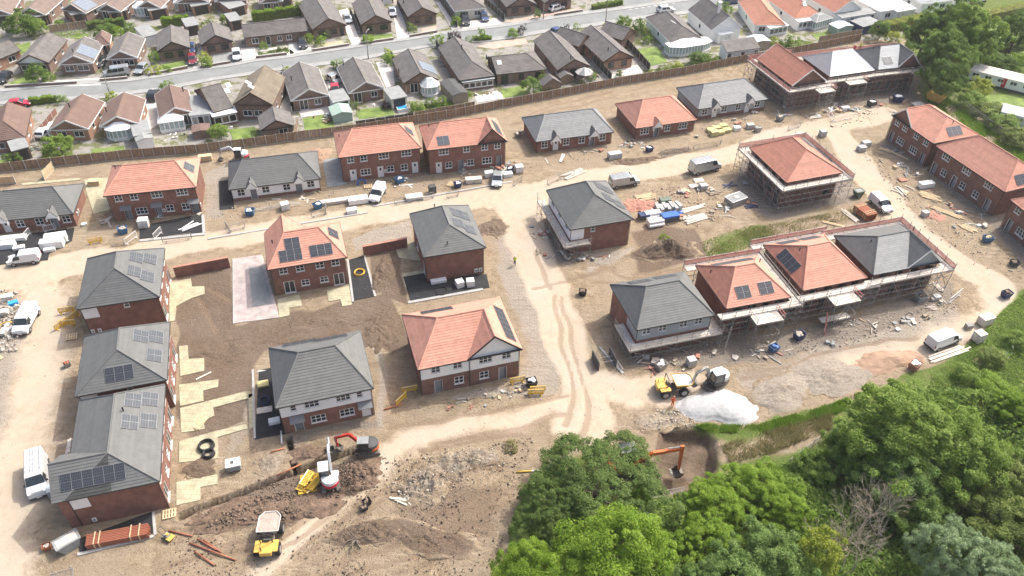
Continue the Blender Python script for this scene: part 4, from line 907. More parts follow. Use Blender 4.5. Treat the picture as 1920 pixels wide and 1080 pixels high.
old('H10', 'long hipped grey brown bungalow with slim glazed lean-to and pale patio', (862, 151), (927, 142), (890, 80), 'tile_grey_brown', 'brick_old', 'dark_trim', ops=[('w', .5, .8, 4, 1.1, 6, 1)], roof=('y', 3.4, 0, 2.0), frame='dark_trim', glassm='glass_pale')
old('H10b', 'hipped grey brown wing with rooflight beside round clipped tree', (931, 140), (1025, 130), (1000, 98), 'tile_grey_brown', 'brick_old', 'dark_trim', ops=[fp(.15), fw(.5, 1.2), fw(.85, 1.2)], roof=('x', 0, 3.2, 1.9), R=False, frame='dark_trim')
old('H11', 'grey brown gabled bungalow with bandstand shaped garden shelter', (1046, 132), (1107, 124), (1060, 69), 'tile_grey_brown', 'brick_old', 'brown_trim', ops=[fp(.5)], frame='dark_trim')
old('H12', 'grey brown gabled bungalow with furniture on a pale patio', (1132, 116), (1189, 107), (1140, 58), 'tile_grey_brown', 'brick_tan', 'brown_trim', ops=[fw(.25, 1.4), fw(.72, 1.4)], frame='dark_trim')
old('H11b', 'grey brown cross wing at the street side of the shelter bungalow', (1036, 72), (1086, 88), (1080, 62), 'tile_grey_brown', 'brick_old', 'brown_trim', ops=[], roof=('x', 0, 0, 1.7), R=False)
old('H12b', 'grey brown cross wing at the street side of the patio bungalow', (1122, 62), (1168, 76), (1162, 50), 'tile_grey_brown', 'brick_old', 'brown_trim', ops=[], roof=('x', 0, 0, 1.7), R=False)
old('H13', 'white walled hipped bungalow with curved white conservatory and clipped lawn', (1257, 80), (1318, 74), (1268, 28), 'tile_grey_brown', 'render_white', 'white_paint', ops=[fw(.4)], roof=('y', 3.2, 2.5, 2.1))
old('H14', 'white walled grey roofed house with dormer and white chimney', (1335, 57), (1392, 51), (1352, 12), 'tile_grey_brown', 'render_white', 'white_paint', ops=[('w', .5, 3.2, .8, .9, 1, 1), fp(.35)], ze=2.9, roof=('y', 0, 0, 2.8))
old('H15', 'salmon roofed white bungalow beside the hipped salmon bungalow near trees', (1415, 47), (1473, 47), (1436, 2), 'tile_salmon', 'render_white', 'white_paint', roof=('y', 3, 2.5, 2.2))
old('H16', 'salmon hipped white bungalow with grey flat roofed sun room', (1491, 35), (1544, 29), (1508, -8), 'tile_salmon', 'render_white', 'white_paint', roof=('y', 3, 2.5, 2.2))
old('H17', 'salmon roofed white bungalow with white gable and grey lean-to', (1566, 24), (1616, 16), (1572, -16), 'tile_salmon', 'render_white', 'white_paint', ops=[fw(.5, 1)], ze=2.8, roof=('y', 0, 0, 2.4))
old('H18', 'white flat fronted bungalow with shallow white roof at top right', (1650, 22), (1712, 12), (1662, -14), 'tile_white', 'render_white', 'white_paint', ops=[fw(.3), fp(.75)], ze=2.7, roof=('y', 1, 1, .35))
old('H19', 'pale blue roofed white bungalow at the top edge near the tall trees', (1730, 8), (1790, 0), (1735, -24), 'tile_light_grey', 'render_white', 'white_paint', ops=[fw(.3), fw(.7)], ze=2.6, roof=('y', 1, 1, .8))
# far side of the street
old('G0', 'grey brown bungalow cut by the left edge on the far side of the street', (-28, 122), (39, 94), (62, 62), 'tile_grey_brown', 'brick_tan', 'dark_trim', roof=('x', 0, 0, 1.6), R=False)
old('G1', 'grey brown bungalow with pale boarded gable behind a dark round tree', (29, 119), (91, 118), (136, 75), 'tile_grey_brown', 'brick_old', 'brown_trim', ops=[fw(.25, 2.2), fw(.72, 2.2)], gablem='render_white')
old('G2', 'grey brown bungalow with solar array beside the parked campervan', (109, 121), (174, 118), (194, 82), 'tile_grey_brown', 'brick_old', 'white_paint', ops=[fw(.25), fw(.68, 2.2)])
solar('G2', 'R', 164, 97, 4, 2, 'solar_pale')
old('G3', 'grey brown bungalow with white gable trim behind the silver hatchback', (199, 111), (257, 108), (276, 72), 'tile_grey_brown', 'brick_old', 'white_paint', ops=[fw(.27), fw(.7, 2)])
old('G4', 'grey brown bungalow with open porch behind yellow green hedge', (295, 97), (356, 90), (357, 57), 'tile_grey_brown', 'brick_old', 'dark_trim', ops=[fw(.3), fw(.7, 1.2)], frame='dark_trim')
old('G5', 'grey brown bungalow behind grey gravel drive and white parked car', (377, 85), (437, 77), (436, 51), 'tile_grey_brown', 'brick_old', 'dark_trim', frame='dark_trim')
old('G6', 'long low grey roofed bungalow lying parallel to the street', (457, 71), (577, 58), (572, 40), 'tile_grey_brown', 'brick_old', 'dark_trim', ops=[fw(.15, 1.4), ('w', .36, .1, 1, 2, 1, 1), fw(.55, 1), fw(.7, 1.2)], roof=('x', 0, 0, 1.8), R=False)
old('G7', 'grey brown bungalow with gravel front garden and flowering shrubs', (586, 56), (650, 47), (618, 0), 'tile_grey_brown', 'brick_old', 'brown_trim', frame='dark_trim', ops=[fw(.25), fw(.6), ('w', .87, .1, .9, 2, 1, 1)])
old('G8', 'grey brown bungalow with small front lawn beside the lamp post', (677, 47), (735, 41), (708, 2), 'tile_grey_brown', 'brick_old', 'brown_trim', frame='dark_trim', ops=[fw(.25, 1.3), fw(.75, 1.8)])
old('G9', 'grey brown bungalow with pink paved front and low hedge', (765, 32), (820, 26), (790, -14), 'tile_grey_brown', 'brick_old', 'brown_trim', frame='dark_trim', ops=[fw(.3, 1.3), fw(.72, 1.8)])
old('G10', 'cream walled hipped bungalow with two dark cars parked in front', (852, 21), (911, 15), (880, -22), 'tile_grey_brown', 'render_cream', 'white_paint', ops=[('w', .3, .5, 2.2, 1.4, 3, 2), fw(.75, 1.5)], roof=('y', 3, 2, 2.0))
old('G11', 'brick bungalow with bay window and red paved forecourt at top', (950, 14), (1006, 8), (980, -28), 'tile_grey_brown', 'brick_old', 'dark_trim', frame='dark_trim')
old('G12', 'brick bungalow behind the parked white car on pink paving', (1022, 6), (1074, -2), (1040, -40), 'tile_grey_brown', 'brick_old', 'dark_trim', frame='dark_trim')
# third row at the top left
for k, lab, a, b, c, s in (
    ('F0', 'brown bungalow at the very top left corner of the photo', (-50, 32), (22, 27), (62, -10), None), ('F1', 'brown roofed bungalow with grey garage at top left, second from the corner', (34, 27), (85, 28), (142, -8), None),
    ('F2', 'brown roofed bungalow with pale solar array at the top left', (114, 18), (160, 25), (208, -8), 1), ('F3', 'brown roofed bungalow with white french doors near the top left hedge', (181, 19), (226, 22), (280, -12), None),
    ('F4', 'brown roofed bungalow with white conservatory at the top of the photo', (257, 13), (301, 15), (352, -16), None), ('F5', 'brown roofed bungalow with glazed sun room at the top edge', (330, 6), (392, 4), (420, -20), None), ('F6', 'brown roofed bungalow at the top edge left of the long hedge', (402, 3), (462, 0), (480, -24), None), ('F7', 'brown brick bungalow at the top edge behind the long green hedge', (486, 6), (530, 2), (540, -20), None)):
    old(k, lab, a, b, c, 'tile_brown', 'brick_old', 'white_paint', ops=[fp(.3), fw(.7, 1.2)])
    if s: solar(k, 'R', 160, 8, 4, 2, 'solar_pale')
old('X1', 'brown hipped garden annex behind the bungalow with the solar array', (176, 86), (206, 83), (202, 66), 'tile_red_brown', 'brick_tan', 'white_paint', ops=[fp(.5)], roof=('y', 2, 0, 1.2), R=False)
# skylights
def skylight(key, k, px, py, w=.9, hh=1.1):
    h = HOUSES[key]; P = onslope(h, k, px, py); n, e, up = slope_frame(h.S[k]); mb = MB(); mb.bx(-w/2, -hh/2, .05, w/2, hh/2, .17).add([(-w/2+.08, -hh/2+.08, .175), (w/2-.08, -hh/2+.08, .175), (w/2-.08, hh/2-.08, .175), (-w/2+.08, hh/2-.08, .175)], [(0, 1, 2, 3)], 1)
    obj('skylight', mb.mesh('skylight', 'white_paint', 'glass_pale'), h.t, P, rot=Matrix((e, up, n)).transposed().to_euler())
for a in (('H5', 'R', 465, 156), ('H5', 'R', 470, 163), ('H10b', 'F', 936, 118), ('H16', 'F', 1508, 8), ('H5b', 'F', 428, 160), ('H5b', 'F', 426, 171), ('H13', 'R', 1262, 42)): skylight(*a)
# chimneys and flues
def roofpipe(key, k, px, py, hh=.8, r=.1, m='black_pipe', name='flue'):
    h = HOUSES[key]; P = onslope(h, k, px, py); mb = MB(); mb.tube((0, 0, -.1), (0, 0, hh), r, 8).cyl((0, 0, hh+.06), r*1.5, .14, 8); obj(name, mb.mesh(name, m), h.t, P)
for a in (('H7', 'L', 547, 151), ('H8', 'L', 644, 122), ('H9', 'L', 748, 137), ('H10', 'R', 866, 92), ('H10b', 'F', 912, 111), ('H3', 'L', 200, 210), ('H2', 'L', 131, 202), ('H4', 'R', 344, 172), ('G2', 'L', 138, 100), ('H12', 'L', 1140, 96), ('H11', 'L', 1070, 112), ('G9', 'L', 757, 6)): roofpipe(*a)
roofpipe('H14', 'L', 1347, 24, 2.4, .32, 'white_paint', 'chimney')

# ---- lean-tos, conservatories, garages, sheds
def place(a, b): A = G(*a); B = G(*b); d = B-A; return A, atan2(d.y, d.x), d.length
def flat_building(name, label, a, b, depth, hgt, wall, roofm, cat, ops=1, fall=.15, front='glass', door=None):
    A, ang, W = place(a, b); t = thing(name, label, cat, A, ang)
    mb = MB(); mb.add([(0, 0, -.1), (W, 0, -.1), (W, depth, -.1), (0, depth, -.1), (0, 0, hgt-.06), (W, 0, hgt-.06), (W, depth, hgt+fall-.06), (0, depth, hgt+fall-.06)], [(0, 1, 5, 4), (1, 2, 6, 5), (2, 3, 7, 6), (3, 0, 4, 7)]); obj('wall', mb.mesh('wall', wall), t)
    mb = MB(); o = .15; mb.add([(-o, -o, hgt-.05), (W+o, -o, hgt-.05), (W+o, depth+o, hgt+fall-.05), (-o, depth+o, hgt+fall-.05), (-o, -o, hgt+.08), (W+o, -o, hgt+.08), (W+o, depth+o, hgt+fall+.08), (-o, depth+o, hgt+fall+.08)], [(3, 2, 1, 0), (4, 5, 6, 7), (0, 1, 5, 4), (1, 2, 6, 5), (2, 3, 7, 6), (3, 0, 4, 7)]); obj('roof', mb.mesh('roof', roofm), t)
    if door:
        mb = MB(); mb.bx(W*.12, -.05, 0, W*.88, .02, min(2.1, hgt-.2)); obj('door', mb.mesh('door', door), t)
    elif ops:
        n = max(1, int(W/1.1)); w = (W-.3)/n
        for i in range(n):
            wm, pm = window_meshes(w*.94, hgt-.9, 1, 1, 'white_plastic', 'glass_pale' if front == 'pale' else 'glass'); wo = obj('window', wm, t, (.15+w*(i+.5), -.02, .62)); obj('pane', pm, wo)
    return t
def conservatory(label, a, b, depth, hgt=2.1, rise=.9, sides=6, roofm='poly_roof'):
    """glazed sun room: dwarf wall, posts, panes, faceted roof"""
    A, ang, W = place(a, b); t = thing('conservatory', label, 'conservatory', A, ang)
    pts = [(0, depth), (0, depth*.35), (W*.25, 0), (W*.75, 0), (W, depth*.35), (W, depth)] if sides == 6 else [(0, depth), (0, 0), (W, 0), (W, depth)]
    mb = MB(); mb.prism(pts, -.1, .55); obj('dwarf_wall', mb.mesh('dwarf_wall', 'render_white'), t)
    for p, q in zip(pts[:-1], pts[1:]):
        d = Vector((q[0]-p[0], q[1]-p[1], 0)); n = max(1, round(d.length/.8)); an = atan2(d.y, d.x)
        for i in range(n):
            w = d.length/n; c = Vector((p[0], p[1], .55))+d*((i+.5)/n); wm, pm = window_meshes(w*.98, hgt-.55, 1, 1, 'white_plastic', 'glass_pale'); wo = obj('window', wm, t, c, an); obj('pane', pm, wo)
    c = [Vector((W*.35, depth*.55, hgt+rise)), Vector((W*.65, depth*.55, hgt+rise)), Vector((W*.65, depth+.05, hgt+rise)), Vector((W*.35, depth+.05, hgt+rise))]
    e = [Vector((x+(.12 if x > W/2 else -.12), y-.12 if y < depth else y, hgt)) for x, y in pts]; mb = MB()
    if sides == 6: mb.add(e+c, [(0, 1, 6, 9), (1, 2, 6), (2, 3, 7, 6), (3, 4, 7), (4, 5, 8, 7), (6, 7, 8, 9)])
    else: mb.add(e+c, [(0, 1, 4, 7), (1, 2, 5, 4), (2, 3, 6, 5), (4, 5, 6, 7)])
    obj('roof', mb.mesh('roof', roofm), t)
    mb = MB()
    for i, p in enumerate(e):
        k = {6: [3, 0, 0, 1, 1, 2], 4: [3, 0, 1, 2]}[sides][i]; mb.tube(p, c[k], .05, 5)
    mb.path(e, .06, 5).tube(c[0], c[1], .07, 5); obj('glazing_bar', mb.mesh('glazing_bar', 'white_plastic'), t)
    return t
conservatory('white six sided conservatory on the brown bungalow backing on to the fence', (203, 267), (254, 261), 2.6)
conservatory('white sun room on the red brown bungalow with flat side extension', (303, 250), (348, 244), 2.4, sides=4)
conservatory('octagonal white conservatory beside the bungalow with pale solar array', (794, 184), (826, 180), 2.8, rise=1.1, roofm='poly_roof_grey')
conservatory('broad white curved conservatory on the white walled hipped bungalow', (1258, 110), (1336, 98), 3.2, 2.2, .6)
conservatory('white conservatory on the brown bungalow at the top left of the photo', (253, 33), (280, 31), 2.2)
conservatory('pale blue conservatory on the hipped salmon bungalow at top right', (1526, 58), (1556, 50), 2.4, sides=4, roofm='felt_grey')
conservatory('glazed white sun room at the top edge left of centre', (330, 22), (360, 20), 2, sides=4, roofm='poly_roof_grey')
flat_building('lean_to', 'long white roofed lean-to on the brown bungalow by the fence bush', (94, 262), (158, 260), 2.2, 2.1, 'render_white', 'poly_roof', 'lean-to')
flat_building('lean_to', 'slim grey glazed lean-to on the long hipped bungalow', (868, 172), (926, 164), 1.8, 2.0, 'brick_old', 'poly_roof_grey', 'lean-to')
flat_building('lean_to', 'white awning roofed lean-to beside the olive roofed house', (404, 240), (448, 231), 2.2, 2.3, 'brick_old', 'poly_roof', 'lean-to')
flat_building('lean_to', 'white roofed lean-to on the salmon bungalow at top right', (1440, 70), (1474, 64), 2, 2.1, 'render_white', 'poly_roof', 'lean-to')
flat_building('lean_to', 'white sloped lean-to on the hipped salmon bungalow', (1494, 58), (1526, 52), 2, 2.1, 'render_white', 'poly_roof', 'lean-to')
flat_building('lean_to', 'grey roofed lean-to with white french doors below white gable', (1574, 52), (1636, 42), 3, 2.3, 'render_white', 'felt_grey', 'lean-to')
flat_building('lean_to', 'small white glazed porch on the dormer house', (1346, 82), (1370, 78), 1.8, 2.1, 'render_white', 'poly_roof', 'lean-to')
flat_building('extension', 'white flat roofed extension at the top right beside the tall trees', (1676, 42), (1710, 36), 3.5, 2.6, 'render_white', 'poly_roof', 'extension')
flat_building('extension', 'flat grey roofed extension with two rooflights on red brown bungalow', (362, 240), (398, 236), 7.5, 2.5, 'render_white', 'felt_grey', 'extension')
flat_building('extension', 'low brick extension with white french doors beside white conservatory', (1360, 116), (1420, 108), 3, 2.2, 'render_white', 'tile_grey_brown', 'extension', fall=1.2)
GAR = [('grey flat roofed garage left of white conservatory bungalow', (258, 276), (288, 270), 5, 'render_white', 'felt_grey'), ('grey flat roofed garage beside the red parked car', (628, 212), (658, 206), 4.5, 'render_white', 'felt_grey'), ('grey flat roofed garage beside the garden pool', (736, 206), (764, 200), 4.5, 'render_cream', 'felt_grey'),
       ('white garage with streaked grey roof behind the yellow green hedge', (275, 88), (300, 82), 6, 'render_white', 'felt_grey'), ('dark flat roofed garage between two grey gabled bungalows', (354, 68), (376, 64), 4.5, 'brick_old', 'felt_grey'), ('dark garage beside the bungalow with grey gravel drive', (436, 58), (456, 54), 4.5, 'brick_old', 'felt_grey'),
       ('brown flat roofed garage at the top left, behind the fence', (-20, 52), (24, 46), 4, 'brick_tan', 'felt_grey'), ('brown flat roofed garage near the solar bungalow at top left', (66, 52), (99, 44), 5, 'brick_tan', 'felt_grey'), ('grey flat roofed garage with tan side beside french doors at top left', (140, 46), (174, 38), 5, 'brick_tan', 'felt_grey'), ('grey flat garage beside the top left conservatory', (209, 42), (244, 36), 5, 'brick_tan', 'felt_grey'), ('grey flat garage right of the top left conservatory', (284, 38), (318, 32), 5, 'brick_tan', 'felt_grey'), ('grey flat garage at the top edge, left of the glazed sun room', (364, 30), (396, 24), 5, 'brick_tan', 'felt_grey'), ('pale flat garage at the top edge near the long hedge', (434, 34), (464, 26), 5, 'brick_tan', 'felt_grey'), ('white garage between the two grey bungalows at the top', (716, 10), (738, 6), 5, 'brick_old', 'poly_roof'), ('dark brick garage with grey roof beside the long low bungalow', (556, 74), (578, 70), 3, 'brick_old', 'felt_grey'), ('grey roofed garage at top beside the long hedge', (520, 20), (550, 12), 4, 'brick_old', 'felt_grey'), ('small brick outhouse with grey roof left of the leafy fence bush', (32, 304), (62, 296), 3.5, 'brick_old', 'felt_grey')]
for lab, a, b, d, wl, rf in GAR: flat_building('garage', lab, a, b, d, 2.2, wl, rf, 'garage', door='white_paint' if 'white' in lab else 'dark_trim')
def shed(label, a, b, depth, hgt, wall, roofm, rise=.5):
    A, ang, W = place(a, b); t = thing('garden_shed', label, 'shed', A, ang); mb = MB()
    n = max(3, int(W/.25))
    for i in range(n): mb.bx(i*W/n+.008, 0, 0, (i+1)*W/n-.008, .05, hgt)
    mb.bx(0, .05, 0, W, depth, hgt).add([(0, 0, hgt), (W, 0, hgt), (W/2, 0, hgt+rise-.03)], [(0, 1, 2)]); obj('wall', mb.mesh('wall', wall), t)
    for s in (0, 1):
        x0, x1 = (-.12, W/2) if s == 0 else (W+.12, W/2); mb = MB(); z0 = hgt-.05
        P = [Vector((x0, -.12, z0)), Vector((x1, -.12, hgt+rise)), Vector((x1, depth+.12, hgt+rise)), Vector((x0, depth+.12, z0))]
        mb.add(P+[p+Vector((0, 0, .07)) for p in P], [(0, 1, 2, 3), (7, 6, 5, 4), (0, 4, 5, 1), (1, 5, 6, 2), (2, 6, 7, 3), (3, 7, 4, 0)]); obj('roof_panel', mb.mesh('roof_panel', roofm), t)
    mb = MB(); mb.bx(W*.35, -.04, 0, W*.65, 0, hgt*.9); obj('door', mb.mesh('door', wall), t)
    return t
shed('pale green metal shed beside the fenced square lawn', (626, 232), (662, 226), 3.6, 1.7, 'green_metal', 'green_metal', .45)
shed('long dark felt roofed garden shed beside the glazed lean-to', (850, 196), (878, 190), 6.5, 1.9, 'timber_old', 'felt_dark', .35)
shed('small brown shed with tiled roof beside the garden shelter', (1050, 160), (1074, 156), 2.6, 1.6, 'fence_wood', 'tile_grey_brown', .7)
shed('open fronted brown play shed with steep roof near round tree', (1018, 170), (1052, 164), 2.2, 1.0, 'fence_wood', 'tile_grey_brown', 1.4)
shed('dark blue garden shed with flat grey roof by the tall trees', (1614, 66), (1650, 58), 4, 2.0, 'navy', 'felt_grey', .15)
shed('grey open carport roof beside wooden garden deck', (1410, 96), (1442, 92), 3.5, 1.9, 'timber_old', 'poly_roof_grey', .3)
shed('red brown flat topped shed behind the grey side extension', (364, 262), (396, 258), 2.5, 1.5, 'brick_old', 'tile_red_brown', .2)
shed('white summerhouse beside the white sun room by the fence', (262, 284), (292, 277), 2, 2.0, 'white_paint', 'felt_grey', .3)
shed('green grey summerhouse beside the square lawn at top right', (1568, 68), (1596, 62), 3, 1.8, 'green_metal', 'poly_roof_grey', .35)
# octagonal shelter
c = G(1094, 152); t = thing('garden_shelter', 'octagonal pale roofed garden shelter behind the fence', 'shelter', c)
for i in range(8):
    a = i*pi/4; mb = MB(); mb.tube((1.6*cos(a), 1.6*sin(a), 0), (1.6*cos(a), 1.6*sin(a), 2.1), .06, 6); obj('post', mb.mesh('post', 'timber_old'), t)
    mb = MB(); b = a+pi/4; mb.add([(1.9*cos(a), 1.9*sin(a), 2.05), (1.9*cos(b), 1.9*sin(b), 2.05), (0, 0, 3.1)], [(0, 1, 2)]).add([(1.9*cos(a), 1.9*sin(a), 1.97), (1.9*cos(b), 1.9*sin(b), 1.97), (0, 0, 3.0)], [(2, 1, 0)]); obj('roof_panel', mb.mesh('roof_panel', 'felt_grey' if i % 2 else 'patio_pale'), t)
# garden pool
A, ang, W = place((746, 211), (766, 208)); t = thing('garden_pool', 'small bright blue rectangular pool with white rim behind the fence', 'pool', A, ang)
mb = MB()
for q in ((0, 0, W, .15), (0, 1.85, W, 2), (0, .15, .15, 1.85), (W-.15, .15, W, 1.85)): mb.bx(q[0], q[1], 0, q[2], q[3], .6)
obj('rim', mb.mesh('rim', 'white_plastic'), t); mb = MB(); mb.bx(.15, .15, 0, W-.15, 1.85, .5); obj('water', mb.mesh('water', 'pool_blue'), t)
# garden and side fences
FN = [('dark low fence in front of the square lawn beside pale green shed', [(668, 238), (776, 222)], 'fence_dark', 1.2), ('brown slatted fence in front of the octagonal conservatory garden', [(778, 220), (890, 200)], 'fence_wood', 1.1), ('dark side fence between two grey brown bungalows, left of the red car', [(532, 134), (548, 214)], 'fence_dark', 1.5), ('dark side fence left of the bungalow with the fenced lawn', [(632, 126), (660, 216)], 'fence_dark', 1.5), ('dark side fence left of the solar array bungalow', [(735, 108), (762, 176)], 'fence_dark', 1.5), ('concrete posted side fence by the long hipped bungalow', [(818, 88), (866, 158)], 'fence_dark', 1.6), ('grey side fence between the shelter and patio gardens', [(1086, 90), (1146, 152)], 'fence_dark', 1.7), ('grey side fence between patio garden and clipped lawn', [(1168, 78), (1218, 134)], 'fence_dark', 1.7), ('tan panel fence in the top left gardens', [(95, 62), (165, 52)], 'fence_tan', 1.7), ('white posted red fence beside the red brown bungalow', [(66, 266), (108, 214)], 'brick_red', 1.3), ('side fence on the drive left of the small outbuilding', [(552, 262), (560, 236)], 'fence_wood', 1.6),
      ('dark side fence beside the drive of the gravel garden bungalow', [(657, 26), (674, 62)], 'fence_dark', 1.6), ('dark side fence between two bungalows near top centre', [(745, 10), (768, 58)], 'fence_dark', 1.6), ('grey fence beside the cream bungalow drive', [(820, -4), (858, 52)], 'fence_dark', 1.6), ('timber fence of the square lawn at the top right', [(1534, 80), (1614, 66)], 'fence_tan', 1.5), ('timber deck fence beside the dormer house', [(1364, 104), (1424, 96)], 'fence_tan', 1.6), ('fence beside the cream bungalow forecourt at top', [(908, 6), (946, 40)], 'fence_dark', 1.6), ('new timber garden fence panel standing behind left grey bungalow', [(84, 338), (102, 320)], 'timber', 1.7), ('new timber fence stub standing near the left grey bungalow', [(0, 346), (30, 344)], 'timber', 1.4)]
for lab, px, m, hh in FN: fence('garden_fence', lab, px, 1.9, hh, m, cat='fence')
# low front garden walls
for i, (lab, a, b) in enumerate((('low brick wall along the front lawn with dark round tree', (10, 165), (145, 157)), ('low brick wall beside the campervan drive', (188, 153), (240, 148)), ('low brick wall of the yellow hedge garden', (278, 143), (352, 128)), ('low brick wall of the grey gravel drive', (376, 128), (432, 119)), ('low brick wall of the gravel front garden', (586, 97), (655, 86)), ('low brick wall of the small front lawn by the lamp post', (676, 84), (738, 75)), ('low brick wall of the pink paved front', (768, 70), (820, 61)), ('low brick wall at the corner bungalow', (1040, 30), (1092, 22)), ('low brick wall of the pale stony front garden', (480, 110), (538, 103)))): wall_run('front_wall', lab, a, b, .55, .25, 'brick_old', 'concrete')
# street lamps
for lab, b, hh in (('grey street lamp on the near kerb left of centre', (691, 111), 6), ('grey street lamp beside the parked campervan', (206, 176), 6.5), ('tall brown telegraph pole on the near pavement', (1135, 46), 7.5), ('brown pole beside the red paved forecourt', (1018.7, 36), 6)):
    p = G(*b); t = thing('street_lamp' if 'lamp' in lab else 'telegraph_pole', lab, 'lamp post' if 'lamp' in lab else 'pole', p)
    mb = MB(); mb.tube((0, 0, 0), (0, 0, 1.3), .13, 8).tube((0, 0, 1.3), (0, 0, hh), .1, 8, .07); obj('pole', mb.mesh('pole', 'galv' if 'lamp' in lab else 'timber_old'), t)
    if 'lamp' in lab: mb = MB(); mb.tube((0, 0, hh-.1), (.3, .9, hh+.15), .05, 6).obx((.38, 1.15, hh+.15), (.22, .6, .12), -.32); obj('lantern', mb.mesh('lantern', 'galv'), t)
    else: mb = MB(); mb.bx(-.6, -.05, hh-.5, .6, .05, hh-.4); obj('cross_arm', mb.mesh('cross_arm', 'timber_old'), t)
# ================================================================== SCAFFOLDS
_u = MB(); _u.tube((0, 0, 0), (0, 0, 1), .038, 5); POLE = _u.mesh('pole', 'galv')
_u = MB(); _u.tube((0, 0, 0), (0, 0, 1), .05, 5); POLE_RED = _u.mesh('pole', 'red_net')
def pole(name, parent, p, q, me=None):
    d = Vector(q)-Vector(p); return obj(name, me or POLE, parent, p, rot=d.to_track_quat('Z', 'Y').to_euler(), scale=(1, 1, d.length))
DECK = {}
def deck_mesh(L, w, m):
    k = (round(L, 1), round(w, 1), m)
    if k not in DECK:
        mb = MB(); n = max(3, round(w/.24)); b = w/n
        for i in range(n): mb.bx(.01+.03*((i*3) % 2), i*b+.012, 0, k[0]-.01, (i+1)*b-.012, .045+.006*(i % 3))
        DECK[k] = mb.mesh('deck_boards', m)
    return DECK[k]
def scaffold(key, label, sides, dz, guard='', w=1.15, off=.15, boardm='board_pale', rail=True, bays=(), lifts=(1.1, 2.2, 3.2), brace=True):
    h = HOUSES[key]; W, D = h.W, h.D; t = thing('scaffold', label, 'scaffold', (h.A.x, h.A.y, 0), h.ang)
    fr = {'F': (Vector((0, 0, 0)), Vector((1, 0, 0)), Vector((0, -1, 0)), W, 0), 'R': (Vector((W, 0, 0)), Vector((0, 1, 0)), Vector((1, 0, 0)), D, pi/2), 'B': (Vector((W, D, 0)), Vector((-1, 0, 0)), Vector((0, 1, 0)), W, pi), 'L': (Vector((0, D, 0)), Vector((0, -1, 0)), Vector((-1, 0, 0)), D, -pi/2)}
    for s in sides:
        sd, t0, t1 = (s, 0, 1) if isinstance(s, str) else s
        o, d, u, Ln, rz = fr[sd]; ext = w+off; a0 = t0*Ln-(ext if t0 == 0 else 0); a1 = t1*Ln+(ext if t1 == 1 else 0); n = max(2, round((a1-a0)/2.1)); st = (a1-a0)/n
        for i in range(n+1):
            b = o+d*(a0+i*st); pi_, po = b+u*off, b+u*(off+w)
            if 0 < i < n: pole('standard', t, pi_, pi_+Vector((0, 0, dz+.05)))
            pole('standard', t, po, po+Vector((0, 0, dz+1.2+rnd.uniform(0, .5))))
            for z in (*lifts, dz-.08): pole('transom', t, pi_-u*.1+Vector((0, 0, z)), po+u*.15+Vector((0, 0, z)))
            if i < n:
                obj('deck', deck_mesh(st, w+.1, boardm), t, b+u*(off+w+.05)+Vector((0, 0, dz)), rz, scale=(st/round(st, 1), 1, 1))
                if brace and i % 2 == 0:
                    q = po+d*st; pole('brace', t, po+Vector((0, 0, .1)), q+Vector((0, 0, lifts[0]+.1))); pole('brace', t, q+Vector((0, 0, lifts[0])), po+Vector((0, 0, dz)))
        p, q = o+d*a0, o+d*a1
        for z in (*lifts, dz-.12):
            for k in (off, off+w): pole('ledger', t, p+u*k-d*.2+Vector((0, 0, z)), q+u*k+d*.2+Vector((0, 0, z)))
        if rail:
            for z in (dz+.5, dz+1.0): pole('guard_rail', t, p+u*(off+w)-d*.2+Vector((0, 0, z)), q+u*(off+w)+d*.2+Vector((0, 0, z)))
        mb = MB(); mb.bx(0, -.03, 0, a1-a0, .02, .2); obj('toe_board', mb.mesh('toe_board', boardm), t, p+u*(off+w+.07)+Vector((0, 0, dz+.03)), rz)
        if sd in guard:
            m = round((a1-a0)/1.2)
            for i in range(m):
                mb = MB(); L_ = (a1-a0)/m-.08
                for k in range(7): mb.bx(0, 0, .22+k*.11, L_, .02, .28+k*.11)
                for k in range(6): mb.bx(k*(L_-.04)/5, -.005, .22, k*(L_-.04)/5+.05, .025, .94)
                obj('guard_panel', mb.mesh('guard_panel', 'red_net'), t, p+d*((a1-a0)*i/m)+u*(off+w-.04)+Vector((0, 0, dz+.05)), rz)
    for sd, t0, t1, dep in bays:
        o, d, u, Ln, rz = fr[sd]; a0, a1 = t0*Ln, t1*Ln; b = o+d*a0
        obj('loading_deck', deck_mesh(a1-a0, dep+.2, boardm), t, b+u*(off+w+dep)+Vector((0, 0, dz+.02)), rz)
        for k in (a0, a1):
            for e in (off+w+.4, off+w+dep):
                p = o+d*k+u*e; pole('standard', t, p, p+Vector((0, 0, dz+1.1)))
            for z in (.5, 1.0): pole('guard_rail', t, o+d*k+u*(off+w)+Vector((0, 0, dz+z)), o+d*k+u*(off+w+dep)+Vector((0, 0, dz+z)), POLE_RED if k == a1 else None)
            for z in (1.9, dz-.15): pole('ledger', t, o+d*k+u*off+Vector((0, 0, z)), o+d*k+u*(off+w+dep)+Vector((0, 0, z)))
        for z in (1.9, dz-.15, dz+.9): pole('ledger', t, o+d*a0+u*(off+w+dep)+Vector((0, 0, z)), o+d*a1+u*(off+w+dep)+Vector((0, 0, z)))
        for k in range(4): pole('brace', t, o+d*(a0+(a1-a0)*k/4)+u*(off+w+dep)+Vector((0, 0, .1 if k % 2 else dz-.2)), o+d*(a0+(a1-a0)*(k+1)/4)+u*(off+w+dep)+Vector((0, 0, dz-.2 if k % 2 else .1)))
    return t
scaffold('J', 'galvanised scaffold along the white left wall of the grey hipped house', ['L', ('F', 0, .3)], 2.55, lifts=(1.3,), off=-.1, boardm='board_pale')
